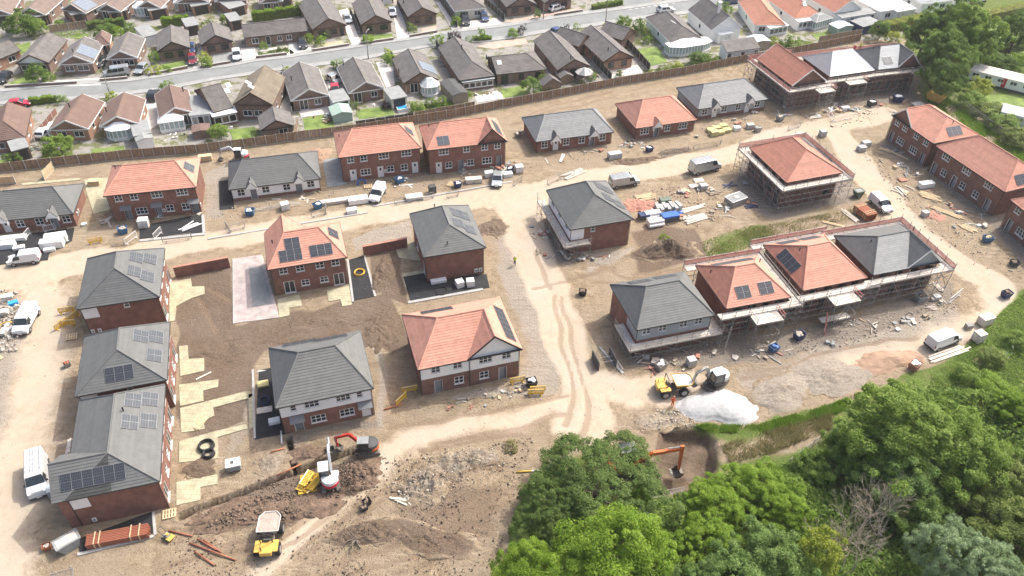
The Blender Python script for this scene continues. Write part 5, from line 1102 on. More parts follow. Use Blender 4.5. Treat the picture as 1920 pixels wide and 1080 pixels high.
scaffold('R', 'scaffold with broad pale walkway under the grey rendered upper windows', ['F', ('L', .55, 1), ('R', 0, .45)], 2.35, lifts=(1.2,), off=-.1, boardm='board_pale')
scaffold('N1', 'scaffold around the orange house next to the grey rendered house', ['F', 'B', 'R'], 4.25, guard='B', bays=[('F', .3, .72, 2.0)], w=1.05)
scaffold('N2', 'scaffold around the middle orange house of the near scaffolded row', ['F', 'B'], 4.25, guard='B', bays=[('F', .3, .7, 2.0)])
scaffold('N3', 'scaffold around the grey gabled house at the road bend', ['F', 'B', 'R'], 4.25, guard='BR')
scaffold('O', 'scaffold ringing the lone orange hipped house', ['F', 'L', 'B', 'R'], 4.3, guard='BR')
scaffold('B9a', 'scaffold around the orange gabled end of the far terrace', ['F', 'L', 'B'], 4.3, guard='LB', bays=[('F', .55, 1.0, 2.0)])
scaffold('B9b', 'scaffold in front of the white membrane roof of the far terrace', ['F', 'B'], 4.3, guard='B', bays=[('F', .25, .65, 1.8)])
scaffold('B9c', 'scaffold around the grey end house beside the tall trees', ['F', 'B', 'R'], 4.3, guard='BR', bays=[('F', .7, 1.05, 1.6)])

# ================================================================== SITE CLUTTER
SA = radians(17)
def bev(o, w=.03, s=2):
    m = o.modifiers.new('bevel', 'BEVEL'); m.width = w; m.segments = s; m.limit_method = 'ANGLE'; return o
_c = {}
def cached(k, f):
    if k not in _c: _c[k] = f()
    return _c[k]
def barrier_meshes(m):
    def f():
        fr = MB(); fr.path([(-1.05, 0, .12), (-1.05, 0, 1.1), (1.05, 0, 1.1), (1.05, 0, .12), (-1.05, 0, .12)], .035, 6); inf = MB()
        for i in range(1, 14): inf.tube((-1.05+i*.15, 0, .14), (-1.05+i*.15, 0, 1.08), .014, 4)
        ft = MB(); ft.bx(-.04, -.3, 0, .04, .3, .05).bx(-.03, -.03, .05, .03, .03, .2)
        return fr.mesh('frame', m), inf.mesh('infill_bars', m), ft.mesh('foot', m)
    return cached(('bar', m), f)
def barrier(label, a, b, m='galv', lying=False):
    A, B = G(*a), G(*b); d = B-A; c = (A+B)/2; t = thing('pedestrian_barrier', label, 'barrier', (c.x, c.y, .06), atan2(d.y, d.x), 'metal barriers on the building site')
    if lying: t.rotation_euler = (pi/2-.08, 0, atan2(d.y, d.x))
    fr, inf, ft = barrier_meshes(m); s = d.length/2.1
    obj('frame', fr, t, scale=(s, 1, 1)); x = obj('infill_bars', inf, t, scale=(s, 1, 1)); x['kind'] = 'stuff'
    for k in (-.8, .8): obj('foot', ft, t, (k*s, 0, 0))
for lab, a, b, m in (('grey barrier on the verge right of the yellow barrier by the terrace forecourt', (208, 462), (236, 458), 'galv'), ('pale barrier at the left corner of the tarmac forecourt', (236, 460), (258, 444), 'white_paint'), ('pale barrier leaning on the tarmac forecourt kerb', (290, 450), (304, 436), 'white_paint'), ('thin barrier along the haul road kerb before the forecourt', (306, 456), (360, 448), 'galv'),
    ('grey barrier beside the haul road below the white rendered bungalow', (430, 434), (460, 428), 'galv'), ('upright barrier seen end on below the white rendered bungalow', (424, 426), (432, 438), 'galv'), ('grey barrier by the road right of the orange solar house roof', (585, 408), (612, 402), 'galv'), ('end barrier beside the blue tub left of white boards', (611, 404), (613, 386), 'galv'),
    ('barrier by the road below the parked white van, left of three', (740, 384), (764, 379), 'galv'), ('barrier in front of the white sheeted stack by the road', (766, 380), (788, 375), 'galv'), ('barrier by the road right of the white sheeted stack', (790, 376), (814, 371), 'galv'), ('barrier on the verge left of the silver car', (838, 372), (860, 367), 'galv'), ('barrier on the verge behind the plank heap by scaffolded grey house', (1048, 337), (1076, 330), 'galv'), ('barrier next to the drum by the front gable terrace', (962, 350), (978, 340), 'galv'), ('barrier behind the roof of the scaffolded grey house', (1026, 348), (1048, 338), 'galv'),
    ('low barrier row left of the orange scaffolded house', (1240, 296), (1290, 284), 'galv'), ('barrier on the far verge by scaffold house back', (1300, 282), (1350, 272), 'galv'), ('white barrier pen side in front of far terrace, left', (1552, 216), (1562, 228), 'white_paint'), ('white barrier pen front in front of the far terrace', (1562, 229), (1600, 222), 'white_paint'), ('barrier left of the stacked blocks near the far track', (1476, 246), (1500, 238), 'galv'), ('white barrier leaning between the white insulation stacks at left', (46, 452), (58, 438), 'white_paint'), ('white barrier beside the twin white boxes at left', (84, 436), (106, 430), 'white_paint'), ('barrier behind the soil mound inside the small brick walled plot', (718, 472), (744, 464), 'white_paint'), ('barrier on the verge right of the parked white small van', (114, 466), (128, 450), 'white_paint'), ('barrier lying by the scaffolded row at the road bend', (1778, 570), (1800, 552), 'white_paint')):
    barrier(lab, a, b, m)
barrier('grey barrier lying flat on the pale track near the bottom left corner', (94, 1076), (138, 1064), 'galv', True)
def yellow_meshes():
    def f():
        mb = MB(); mb.bx(-1, -.04, .15, 1, .04, .32).bx(-1, -.04, .85, 1, .04, 1.0).bx(-1, -.04, .32, -.9, .04, .85).bx(.9, -.04, .32, 1, .04, .85)
        for i in range(9): mb.bx(-.86+i*.2, -.03, .32, -.75+i*.2, .03, .85)
        ft = MB(); ft.bx(-.07, -.35, 0, .07, .35, .08).bx(-.05, -.05, .08, .05, .05, .2); st = MB(); st.bx(-.98, -.05, .88, .98, .05, .97)
        return mb.mesh('panel', 'yellow_plastic'), ft.mesh('foot', 'yellow_plastic'), st.mesh('reflective_strip', 'white_plastic')
    return cached('yel', f)
def yellow(label, px, py, rz, z=.06, flat=0, strip=True):
    p = G(px, py, z); t = thing('road_barrier', label, 'barrier', p, rz, 'yellow plastic barriers')
    if flat: t.rotation_euler = (flat, 0, rz)
    a, f_, s = yellow_meshes(); obj('panel', a, t)
    for k in (-.7, .7): obj('foot', f_, t, (k, 0, 0))
    if strip: obj('reflective_strip', s, t)
yellow('yellow plastic barrier with white strip on the verge by the forecourt tub', 180, 455, SA+.1)
for i, (x, y, r) in enumerate(((116, 612, 1.1), (128, 610, .2), (139, 598, 1.2), (126, 586, .3))): yellow(['long yellow barrier at the left of the pen beside left column houses', 'front yellow barrier of the pen beside left column houses', 'right yellow barrier of the pen beside left column houses', 'rear yellow barrier of the pen beside left column houses'][i], x, y, r)
yellow('yellow barrier folded open left of the white gabled house, lower leaf', 753, 752, 1.0); yellow('yellow barrier against the left wall of the white gabled house', 768, 734, .3)
yellow('yellow barrier by the corner of the white gabled house', 970, 717, SA); yellow('yellow slotted barrier standing on the track edge by the green tub', 1004, 740, .05); yellow('yellow barrier just behind another at the track edge', 1008, 734, .12)
for i in range(6): yellow('yellow barrier %s of the loose heap beside the white excavator' % ['at the bottom', 'second from the bottom', 'third from the bottom', 'fourth from the bottom', 'second from the top', 'on top'][i], 576+i*1.5, 912-i*2.4, [.3, 1.3, .9, .2, 1.15, 1.25][i], .06+i*.13, -1.35 if i % 2 else 1.4, i in (2, 5))
def tub(label, px, py, rz=SA, m='blue_tub', fill='white_bag', s=1.0, hgt=.85):
    p = G(px, py, .05); t = thing('mortar_tub', label, 'tub', p, rz); w = .62*s
    mb = MB(); o = [(-w, -w*.8), (w, -w*.8), (w, w*.8), (-w, w*.8)]
    lo = [(x*.8, y*.8, 0) for x, y in o]; hi = [(x, y, hgt*s) for x, y in o]; hi2 = [(x*.9, y*.9, hgt*s) for x, y in o]; fl = [(x*.86, y*.86, hgt*s*.75) for x, y in o]
    mb.add(lo+hi+hi2+fl, [(0, 1, 5, 4), (1, 2, 6, 5), (2, 3, 7, 6), (3, 0, 4, 7), (4, 5, 9, 8), (5, 6, 10, 9), (6, 7, 11, 10), (7, 4, 8, 11), (8, 9, 13, 12), (9, 10, 14, 13), (10, 11, 15, 14), (11, 8, 12, 15), (3, 2, 1, 0)]); obj('bin', mb.mesh('bin', m), t)
    mb = MB(); r = rnd
    for i in range(6): mb.obx((r.uniform(-.35, .35)*s, r.uniform(-.25, .25)*s, hgt*s*.78+r.uniform(0, .12)), (.4*s, .3*s, .2*s), r.uniform(0, 3), r.uniform(-.3, .3))
    obj('contents', mb.mesh('contents', fill), t)
TUBS = [('blue tub of rubble on the verge left of tarmac forecourt', 232, 436, 'blue_tub', 'stone', 1.15), ('blue tub beside the white rendered bungalow', 470, 402, 'blue_tub', 'white_bag', 1.15), ('blue tub of offcuts left of the white board stack', 596, 390, 'blue_tub', 'white_bag', 1.1), ('blue tub against the terrace with white doors', 749, 342, 'blue_tub', 'white_bag', 1.1), ('dark blue tub on the verge by the terrace front gable', 858, 350, 'navy', 'white_bag', 1.0), ('dark blue tub with white bag near the orange bungalow', 1217, 283, 'navy', 'white_bag', 1.0), ('grey blue tub of bags behind the yellow dumper', 1238, 690, 'concrete_dark', 'white_bag', 1.15), ('navy tub of blocks below the scaffolded orange houses', 1497, 634, 'navy', 'stone', 1.15), ('navy tub on the track edge near the green bank', 1885, 556, 'navy', 'stone_dark', 1.1), ('blue tub with timber beside the right hand terrace', 1850, 452, 'blue_tub', 'timber', 1.1), ('light blue tub below the scaffolded loading bay', 1450, 657, 'blue_tub', 'blue_pipe', 1.0), ('black tub of bags by the white gabled house corner', 996, 722, 'black_pipe', 'white_bag', 1.1), ('dark tub of plaster in front of the far scaffold', 1633, 198, 'felt_dark', 'white_bag', 1.3), ('dark tub of blocks near the skip at far terrace', 1682, 190, 'navy', 'white_bag', 1.5), ('grey tub of tiles before the far scaffold', 1462, 225, 'felt_grey', 'stone', 1.1), ('grey bath shaped tub under the scaffold at the road bend', 1724, 563, 'felt_grey', 'stone_dark', 1.2), ('blue tub right of the silver car', 957, 322, 'navy', 'white_bag', 1.0), ('black tub on the gravel left of grey rendered house', 1092, 552, 'black_pipe', 'stone_dark', .9), ('small orange topped crate on the left track', 127, 686, 'concrete_dark', 'orange_pipe', .7), ('orange crate on rubble near the bottom left tank', 90, 1028, 'orange_pipe', 'stone', .7), ('black bucket on the churned soil, upper of two', 688, 945, 'black_pipe', 'stone_dark', .75), ('black bucket on the churned soil, lower of two', 683, 955, 'black_pipe', 'stone_dark', .65), ('pink brown open crate near the white van by the bank', 1713, 690, 'brick_pile', 'white_bag', 1.2), ('grey mixer shaped tub left of the red brick bungalow', 972, 256, 'concrete_dark', 'stone', .9), ('grey tub in front of the pale grey bungalow', 1420, 246, 'concrete_dark', 'concrete', 1.0), ('dark bin by the right hand terrace rubble', 1900, 497, 'felt_dark', 'stone_dark', 1.0)]
for lab, x, y, m, f_, s in TUBS: tub(lab, x, y, SA+rnd.uniform(-.4, .4), m, f_, s)
def pallet_mesh():
    def f():
        mb = MB()
        for i in range(5): mb.bx(-.6+i*.26, -.5, .11, -.44+i*.26, .5, .135)
        for y in (-.5, -.05, .4): mb.bx(-.6, y, 0, .6, y+.1, .1)
        return mb.mesh('pallet', 'timber')
    return cached('pal', f)
def stack(name, label, px, py, L, W, Hh, n, m, rz=SA, pallet=True, cat='stack', jit=.03, cover=None, z=.05, m2=None):
    p = G(px, py, z); t = thing(name, label, cat, p, rz); z = 0
    if pallet: obj('pallet', pallet_mesh(), t, scale=(L/1.2, W/1.0, 1)); z = .14
    lh = (Hh-z)/n
    mb = MB(); mb.bx(-L/2, -W/2, 0, L/2, W/2, lh-.012); me = mb.mesh('layer', m)
    me2 = None
    if m2: mb = MB(); mb.bx(-L/2, -W/2, 0, L/2, W/2, lh-.012); me2 = mb.mesh('layer', m2)
    for i in range(n): obj('layer', me2 if (me2 and i == n-1) else me, t, (rnd.uniform(-jit, jit), rnd.uniform(-jit, jit), z+i*lh), rnd.uniform(-jit, jit))
    if cover: mb = MB(); mb.bx(-L/2-.03, -W/2-.03, Hh-.3, L/2+.03, W/2+.03, Hh+.02, 0, .03, .03); obj('cover_sheet', mb.mesh('cover_sheet', cover), t)
    return t
STK = [('box_stack', 'large white wrapped insulation block, rear of two at left', 107, 452, 3.0, 1.3, 1.25, 1, 'white_plastic', 0), ('box_stack', 'large white wrapped insulation block, front of two at left', 100, 462, 3.2, 1.2, 1.2, 1, 'white_plastic', 0), ('box_stack', 'small white wrapped block before the twin white blocks', 94, 470, 1.6, .8, .5, 1, 'white_plastic', 0), ('board_stack', 'long white board stack at the left edge, rear', 20, 450, 4.6, 1.1, .6, 3, 'white_plastic', 0), ('board_stack', 'white board stack at the left edge, front', 10, 464, 3.0, 1.2, .9, 3, 'white_plastic', 0), ('board_stack', 'small white offcut stack beside the parked small van', 36, 466, 1.6, .8, .4, 2, 'white_plastic', 0),
    ('board_stack', 'long pale board stack on the verge below the white bungalow', 628, 380, 5.6, 1.0, .55, 4, 'board_pale', .04), ('box_stack', 'white sheeted material stack left of the parked white van', 672, 379, 3.2, 1.4, .9, 1, 'white_bag', .02), ('box_stack', 'small white block on the edge of the haul road', 660, 398, 1.6, 1.0, .7, 3, 'white_bag', .02), ('box_stack', 'white sheeted low stack behind the road barriers', 777, 372, 2.8, 1.3, .6, 2, 'white_bag', .02), ('block_stack', 'stack of pale blocks in front of the grey hipped bungalow', 1152, 296, 2.4, 1.2, 1.1, 5, 'block_grey', .02), ('box_stack', 'dark wrapped pallet leaning near the timber pallets', 811, 360, 1.1, 1.0, 1.3, 1, 'felt_dark', 0), ('board_stack', 'pale plasterboard stack against the front gable terrace', 888, 341, 2.8, 1.1, .8, 5, 'board_pale', .02), ('box_stack', 'white tarpaulin bundle left of the silver car', 917, 330, 1.5, 1.0, .9, 1, 'white_bag', 0), ('box_stack', 'white tarpaulin bundle right of the silver car', 952, 330, 1.6, 1.0, .7, 1, 'white_bag', 0),
    ('block_stack', 'pale block stack on bare earth by the scaffold house', 1318, 354, 1.3, 1.0, .9, 3, 'block_grey', .02), ('block_stack', 'stack of pale blocks behind the yellow dumper', 1295, 684, 1.1, 1.0, 1.2, 6, 'block_grey', .02), ('block_stack', 'single stack of blocks on the far track', 1541, 255, 1.2, 1.0, 1.2, 4, 'block_grey', .1), ('block_stack', 'stack of grey blocks left of the right hand terrace, rear', 1622, 274, 1.6, 1.1, 1.0, 4, 'block_grey', .1), ('block_stack', 'stack of grey blocks left of the right hand terrace, front', 1614, 282, 1.4, 1.1, .9, 4, 'block_grey', .1), ('block_stack', 'tall pale topped crate stack by the green bank, rear', 1845, 606, 2.0, 1.2, 1.3, 2, 'board_pale', .02), ('block_stack', 'pale topped crate stack by the green bank, front', 1832, 638, 1.3, 1.2, 1.5, 3, 'board_pale', .04), ('block_stack', 'small dark crate beside the pale topped stacks', 1815, 615, .9, .7, .7, 1, 'concrete_dark', 0), ('block_stack', 'block stack on the scaffold side at the road bend', 1755, 560, 1.0, .8, .6, 2, 'block_grey', .05), ('box_stack', 'upturned white sheet by the pallets before grey house front', 822, 528, 2.3, 1.0, .5, 1, 'poly_roof', 0), ('box_stack', 'white boxed bundle beside the brick house tarmac, left', 862, 536, 1.1, 1.1, 1.0, 3, 'white_plastic', .02), ('box_stack', 'white boxed bundle beside the brick house tarmac, right', 882, 535, 1.1, 1.0, 1.1, 4, 'white_plastic', .03), ('board_stack', 'timber sheet stack behind the left grey bungalow', 178, 346, 1.8, 1.1, .9, 4, 'timber', .06), ('board_stack', 'upright timber crate near the mini excavator', 386, 300, 2.2, 1.0, 1.0, 2, 'timber', .02), ('board_stack', 'pale timber sheet by the tarmac drive of grey house pair', 496, 770, 1.8, .9, .2, 2, 'board', .05), ('insulation_stack', 'yellow insulation board lying on the tarmac drive', 494, 722, 1.3, 1.0, .4, 3, 'insulation', .05), ('box_stack', 'white crumpled bag on the tarmac drive of grey house pair', 515, 792, 1.3, .8, .5, 1, 'white_bag', 0), ('board_stack', 'pinkish timber sheets on bare earth, left of pale blocks', 1300, 350, 1.5, 1.0, .18, 2, 'board', .1), ('board_stack', 'pinkish timber sheets on bare earth, behind pale blocks', 1310, 339, 1.7, 1.0, .18, 2, 'board', .1), ('board_stack', 'white upturned bench on the far track', 1584, 206, 1.6, .8, .7, 1, 'white_plastic', 0), ('board_stack', 'white sheet heap by the right hand terrace', 1735, 350, 2.6, 1.1, .9, 1, 'white_bag', 0), ('board_stack', 'pink board by the white sheet heap', 1692, 338, 1.3, 1.0, .2, 2, 'brick_pile', .05), ('box_stack', 'white pallet in front of the pale grey bungalow', 1406, 240, 1.4, 1.0, .9, 4, 'block_grey', .04), ('box_stack', 'white bag of tools in front of the pale grey bungalow', 1381, 243, 1.2, 1.0, .7, 2, 'white_bag', .2), ('block_stack', 'red block stack before the far terrace, beside the skip', 1720, 198, 2.2, 1.4, .5, 2, 'board_pale', .1), ('box_stack', 'white wrapped block inside the loading bay of grey gabled house', 1757, 478, .9, .8, .1, 1, 'white_plastic', 0), ('board_stack', 'green grey block stack by the right hand rubble', 1733, 404, 1.0, .9, .8, 2, 'concrete', .05), ('board_stack', 'white upright crate on the left rubble pile', 6, 590, 1.4, .9, .8, 3, 'board_pale', .1), ('board_stack', 'grey crate on the left rubble pile, lower', 2, 628, 1.6, .9, .7, 2, 'concrete', .1), ('board_stack', 'grey crate on the left rubble pile, upper', 12, 562, 1.6, .9, .7, 2, 'board_pale', .2), ('board_stack', 'blue topped box on the left rubble pile', 24, 572, 1.2, .7, .5, 1, 'pool_blue', .2)]
for nm, lab, x, y, L_, W_, H_, n, m, j in STK: stack(nm, lab, x, y, L_, W_, H_, n, m, SA+rnd.uniform(-.12, .12), pallet=('block' in nm), jit=j)
for i, (x, y) in enumerate(((1332, 246), (1343, 242), (1356, 238), (1338, 253), (1350, 250), (1362, 246))): stack('insulation_stack', 'yellow green insulation bale %s before the pale grey bungalow' % ['at the rear left', 'at the rear middle', 'at the rear right', 'at the front left', 'at the front middle', 'at the front right'][i], x, y, 1.5, 1.1, .9 if i == 3 else .55, 2, 'insulation', SA, False, 'bale', .03)
# slabs with a dark box on patio, skip, tanks
def ibc(label, px, py, s=1.0, m='white_bag'):
    p = G(px, py, .05); t = thing('water_tank', label, 'tank', p, SA+rnd.uniform(-.2, .2)); obj('pallet', pallet_mesh(), t, scale=(s, s, 1))
    mb = MB(); mb.bx(-.55*s, -.48*s, .14, .55*s, .48*s, 1.05*s).cyl((0, 0, 1.09*s), .12, .12, 10); bev(obj('bottle', mb.mesh('bottle', m), t), .08)
    mb = MB()
    for z in (.3, .6, .95): mb.path([(-.57*s, -.5*s, z*s), (.57*s, -.5*s, z*s), (.57*s, .5*s, z*s), (-.57*s, .5*s, z*s), (-.57*s, -.5*s, z*s)], .02, 4)
    for x in (-.57, 0, .57):
        for y in (-.5, .5): mb.tube((x*s, y*s, .14), (x*s, y*s, 1.05*s), .02, 4)
    obj('cage', mb.mesh('cage', 'galv'), t)
ibc('white caged water tank on the verge below the white bungalow', 535, 392, 1.15); ibc('white bulk bag tank on the tarmac forecourt of the terrace', 271, 424, 1.35); ibc('pale tank beside the near house pair and white van', 108, 926, 1.3, 'poly_roof_grey'); ibc('white drum tank by the front gable terrace verge', 973, 322, 1.2)
def rect_skip(label, px, py, L, W, Hh, m, rz, fill=None, cat='skip', name='skip'):
    p = G(px, py, .03); t = thing(name, label, cat, p, rz); a, b = L/2, W/2
    pr = [(-a+.5, 0), (a-.5, 0), (a, Hh), (-a, Hh)]
    mb = MB(); mb.add([(-a+.5, -b, 0), (a-.5, -b, 0), (a, -b, Hh), (-a, -b, Hh), (-a+.5, b, 0), (a-.5, b, 0), (a, b, Hh), (-a, b, Hh)], [(0, 1, 2, 3), (7, 6, 5, 4), (1, 5, 6, 2), (4, 0, 3, 7), (0, 4, 5, 1), (3, 2, 6, 7)])
    obj('body', mb.mesh('body', m), t)
    mb = MB(); mb.path([(-a, -b, Hh), (a, -b, Hh), (a, b, Hh), (-a, b, Hh), (-a, -b, Hh)], .06, 5); obj('rim', mb.mesh('rim', m), t)
    for x in (-a*.45, a*.45):
        for y in (-b-.04, b+.04): mb = MB(); mb.bx(x-.06, y-.04, .2, x+.06, y+.04, Hh-.1); obj('rib', mb.mesh('rib', m), t)
    mb = MB(); mb.bx(-a+.12, -b+.1, Hh-.3, a-.12, b-.1, Hh+.01, 0, .1, .1); obj('contents', mb.mesh('contents', fill or 'stone_dark'), t)
rect_skip('yellow waste skip beside the far terrace and tall trees', 1752, 190, 3.4, 1.8, 1.5, 'yellow_paint', -.9, 'yellow_paint'); rect_skip('pale rusty waste container near the bottom left house', 131, 1024, 2.4, 1.4, 1.2, 'felt_grey', .75, 'board_pale'); rect_skip('dark green small skip at the road bend', 1607, 368, 1.6, 1.2, 1.2, 'green_skip', SA, 'felt_grey')
# grey site container
p = G(1378, 380, .03); t = thing('site_container', 'grey white rimmed site container on dark rubble beside the scaffold', 'container', p, SA+.25)
mb = MB(); mb.bx(-1.6, -1.0, 0, 1.6, 1.0, 1.1); bev(obj('body', mb.mesh('body', 'concrete_dark'), t), .04)
mb = MB(); mb.path([(-1.6, -1, 1.12), (1.6, -1, 1.12), (1.6, 1, 1.12), (-1.6, 1, 1.12), (-1.6, -1, 1.12)], .08, 5); obj('rim', mb.mesh('rim', 'white_paint'), t)
mb = MB(); mb.bx(-1.5, -.9, 1.1, 1.5, .9, 1.14); obj('lid', mb.mesh('lid', 'felt_grey'), t); mb = MB(); mb.bx(-.3, -.3, 1.14, .4, .3, 1.22); obj('vent', mb.mesh('vent', 'white_paint'), t)
p = G(440, 878, .05); t = thing('generator', 'white topped generator box on the path by the soil mound', 'generator', p, SA); mb = MB(); mb.bx(-.75, -.55, .15, .75, .55, .95); bev(obj('body', mb.mesh('body', 'felt_grey'), t), .05)
mb = MB(); mb.bx(-.8, -.6, .95, .8, .6, 1.1); obj('hood', mb.mesh('hood', 'white_paint'), t); mb = MB(); mb.bx(-.25, -.2, 1.1, .1, .2, 1.16); obj('hatch', mb.mesh('hatch', 'felt_dark'), t)
for x in (-.5, .5): mb = MB(); mb.bx(x-.08, -.6, 0, x+.08, .6, .15); obj('skid', mb.mesh('skid', 'felt_dark'), t)
# pipe bundles
def bundle(label, a, b, rows, cols, r, m, batten=True):
    A, B = G(*a), G(*b); d = B-A; c = (A+B)/2; L_ = d.length; t = thing('pipe_bundle', label, 'pipe bundle', (c.x, c.y, .1), atan2(d.y, d.x))
    mb = MB(); mb.tube((-L_/2, 0, 0), (L_/2, 0, 0), r, 10, caps=False).tube((L_/2, 0, 0), (-L_/2, 0, 0), r*.86, 10, caps=False); me = mb.mesh('pipe', m, smooth=True)
    for j in range(rows):
        for i in range(cols): obj('pipe', me, t, (rnd.uniform(-.08, .08), (i-(cols-1)/2)*2*r, r+j*2*r+.06))
    if batten:
        w = cols*r+.06; hh = rows*2*r+.12
        for x in (-L_*.36, -L_*.28, L_*.22, L_*.36):
            mb = MB(); mb.bx(x-.05, -w, 0, x+.05, -w+.05, hh).bx(x-.05, w-.05, 0, x+.05, w, hh).bx(x-.05, -w, hh, x+.05, w, hh+.05); obj('timber_frame', mb.mesh('timber_frame', 'timber'), t)
bundle('bundle of long brown drain pipes in timber frames by the near house', (166, 1022), (282, 1000), 4, 7, .1, 'brown_pipe'); bundle('bundle of orange drain pipes in timber frames at the road bend', (1606, 395), (1632, 415), 3, 5, .2, 'orange_pipe')
for lab, a, b, m in (('loose brown pipe nearest the yellow compactor', (316, 995), (361, 1005), 'brown_pipe'), ('longest loose brown pipe on the earth', (355, 1018), (442, 1050), 'brown_pipe'), ('loose brown pipe lying left of two parallel pipes', (370, 1010), (406, 1031), 'brown_pipe'), ('loose brown pipe lying right of two parallel pipes', (381, 1012), (416, 1036), 'brown_pipe'), ('loose brown pipe lowest of the scattered pipes', (365, 1034), (402, 1060), 'brown_pipe'), ('orange pipe laid across the short trench', (518, 892), (565, 870), 'orange_pipe'), ('orange pipe lying above the trench by the grey house pair', (508, 848), (534, 840), 'orange_pipe'), ('white pipe lying beside the trench head', (527, 808), (528, 832), 'white_plastic'), ('thin orange hose line beside the grey house pair', (720, 768), (755, 757), 'orange_pipe'), ('yellow gas pipe on the earth left of the wooded corner', (968, 885), (996, 883), 'yellow_pipe')):
    A, B = G(*a, .14), G(*b, .14); mb = MB(); c = (A+B)/2; mb.tube(A-c, B-c, .09, 8); o = obj('drain_pipe', mb.mesh('drain_pipe', m, smooth=True), None, c); tag(o, lab, 'pipe')
def coil(label, px, py, R, n, m, r=.05, tilt=0):
    p = G(px, py, .1); t = tag(obj('hose_coil', None, None, p), label, 'coil'); t.rotation_euler = (tilt, 0, .4)
    for i in range(n): mb = MB(); mb.torus((rnd.uniform(-.06, .06), rnd.uniform(-.06, .06), r+.05*i), R*(1-.05*(i % 3)), r, 22, 5); obj('loop', mb.mesh('loop', m, smooth=True), t)
coil('large black duct coil on the pale patio, upper', 387, 838, .85, 8, 'black_pipe', .08); coil('smaller black duct coil on the pale patio, lower', 392, 853, .6, 8, 'black_pipe', .08); coil('yellow gas pipe coil on the tarmac drive', 674, 512, .75, 4, 'yellow_pipe', .06); coil('blue water pipe coil leaning by the terrace door', 678, 344, .7, 5, 'blue_pipe', .06, .9); coil('black hose loop on the tarmac before grey house', 828, 546, .9, 2, 'black_pipe', .04); coil('blue netting coil on the tarmac of grey house pair', 496, 752, .6, 4, 'navy', .05); coil('yellow hose coil at the left edge pile', 12, 612, .9, 3, 'yellow_pipe', .06)
# planks
def planks(label, a, b, n, m, w=.22, th=.05, spread=.25, z=.1, name='plank_pile', rand=.08):
    A, B = G(*a, z), G(*b, z); d = B-A; c = (A+B)/2; t = thing(name, label, 'planks', c, atan2(d.y, d.x)); me = MB(); me.bx(-d.length/2, -w/2, 0, d.length/2, w/2, th); me = me.mesh('plank', m)
    for i in range(n): obj('plank', me, t, (rnd.uniform(-.3, .3), (i-(n-1)/2)*spread+rnd.uniform(-.05, .05), .01+th*(i % 3)), rnd.uniform(-rand, rand), scale=(rnd.uniform(.75, 1), 1, 1))
PL = [('pale plank pile crossed on the verge left of the silver van', (1056, 334), (1096, 318), 6, 'board_pale', .15), ('fan of pale boards on rubble right of blue sheets', (1284, 416), (1326, 404), 6, 'board_pale', .06), ('pale boards leaning above the fan of boards', (1275, 398), (1324, 384), 4, 'board_pale', .1), ('long scaffold boards by the right hand terrace', (1748, 388), (1806, 410), 4, 'timber', .02), ('pale timber strewn by the white sheet heap', (1724, 362), (1764, 376), 6, 'timber', .15), ('scattered offcuts left of the timber strip', (1676, 352), (1704, 366), 6, 'board_pale', .5), ('stack of yellow timber lengths by the right hand terrace', (1798, 420), (1830, 435), 5, 'timber', .02), ('pale planks on the edge of right hand terrace ground', (1660, 280), (1708, 302), 2, 'timber', .03), ('timber sheets near the top of the right hand terrace', (1650, 278), (1674, 286), 4, 'timber', .06), ('crossed yellow planks behind the near scaffolded row', (1536, 416), (1592, 426), 2, 'timber', .6), ('grey boards beside the orange pipe bundle', (1578, 392), (1612, 418), 4, 'board', .03), ('long grey planks along the bank by the white van', (1738, 678), (1814, 650), 5, 'board', .02), ('white plank on the green bank at right', (1896, 634), (1890, 670), 3, 'white_paint', .02), ('loose planks below the trestle on the scaffolded row', (1560, 602), (1596, 592), 3, 'board_pale', .05), ('pale planks at the foot of scaffold on road bend', (1748, 528), (1766, 546), 3, 'board', .05), ('loose boards on shaded ground by scaffolded grey house', (1010, 430), (1028, 452), 2, 'board', .05), ('board end near the scaffold foot of grey house', (1050, 468), (1066, 490), 2, 'board_pale', .04), ('timber gate frame lying by the patio', (366, 806), (386, 780), 4, 'timber', .12), ('thin plank on the soil plot', (368, 712), (398, 697), 1, 'board_pale', .02), ('scattered timber on brown mound, lower centre', (1030, 880), (990, 884), 1, 'board', .05), ('timber offcuts on the rubble mound', (738, 925), (772, 945), 5, 'board', .6), ('planks along the far side of the orange scaffold house', (1462, 262), (1512, 248), 3, 'board_pale', .02), ('timber strips before the far terrace scaffold', (1516, 222), (1540, 218), 3, 'board_pale', .1), ('stack of pale boards beside the left column near house', (134, 820), (130, 850), 3, 'board_pale', .03), ('white pipes heap on the tarmac forecourt', (336, 434), (374, 416), 5, 'white_plastic', .3), ('timber offcuts beside doorway of left terrace', (190, 420), (208, 408), 3, 'board', .5), ('white leaning plank before the red brick bungalow', (1050, 304), (1058, 288), 2, 'white_plastic', .05), ('thin timber on earth by the dark spoil mound', (1330, 364), (1352, 358), 2, 'timber_old', .06), ('brown roof battens by the brick rubble heap', (1190, 374), (1228, 366), 6, 'timber', .12)]
for lab, a, b, n, m, rd in PL: planks(lab, a, b, n, m, rand=rd)
for lab, x, y, r, z in (('timber pallet on the shaded ground by left column', 135, 632, .3, .06), ('timber pallet leaning among verge materials', 846, 346, 1.2, .06), ('timber pallet beside the parked white van front', 690, 350, .2, .06), ('timber pallet on the green bank at right', 1835, 678, .6, .06), ('upright pallet against the grey gable of the road bend house', 1746, 492, SA, 4.45), ('pallet lying by trench end', 318, 964, SA, .06), ('pallet of slats beside the far terrace', 1834, 224, .3, .06)):
    p = G(x, y, z); t = tag(obj('pallet', pallet_mesh(), None, p, r, scale=1.15), lab, 'pallet')
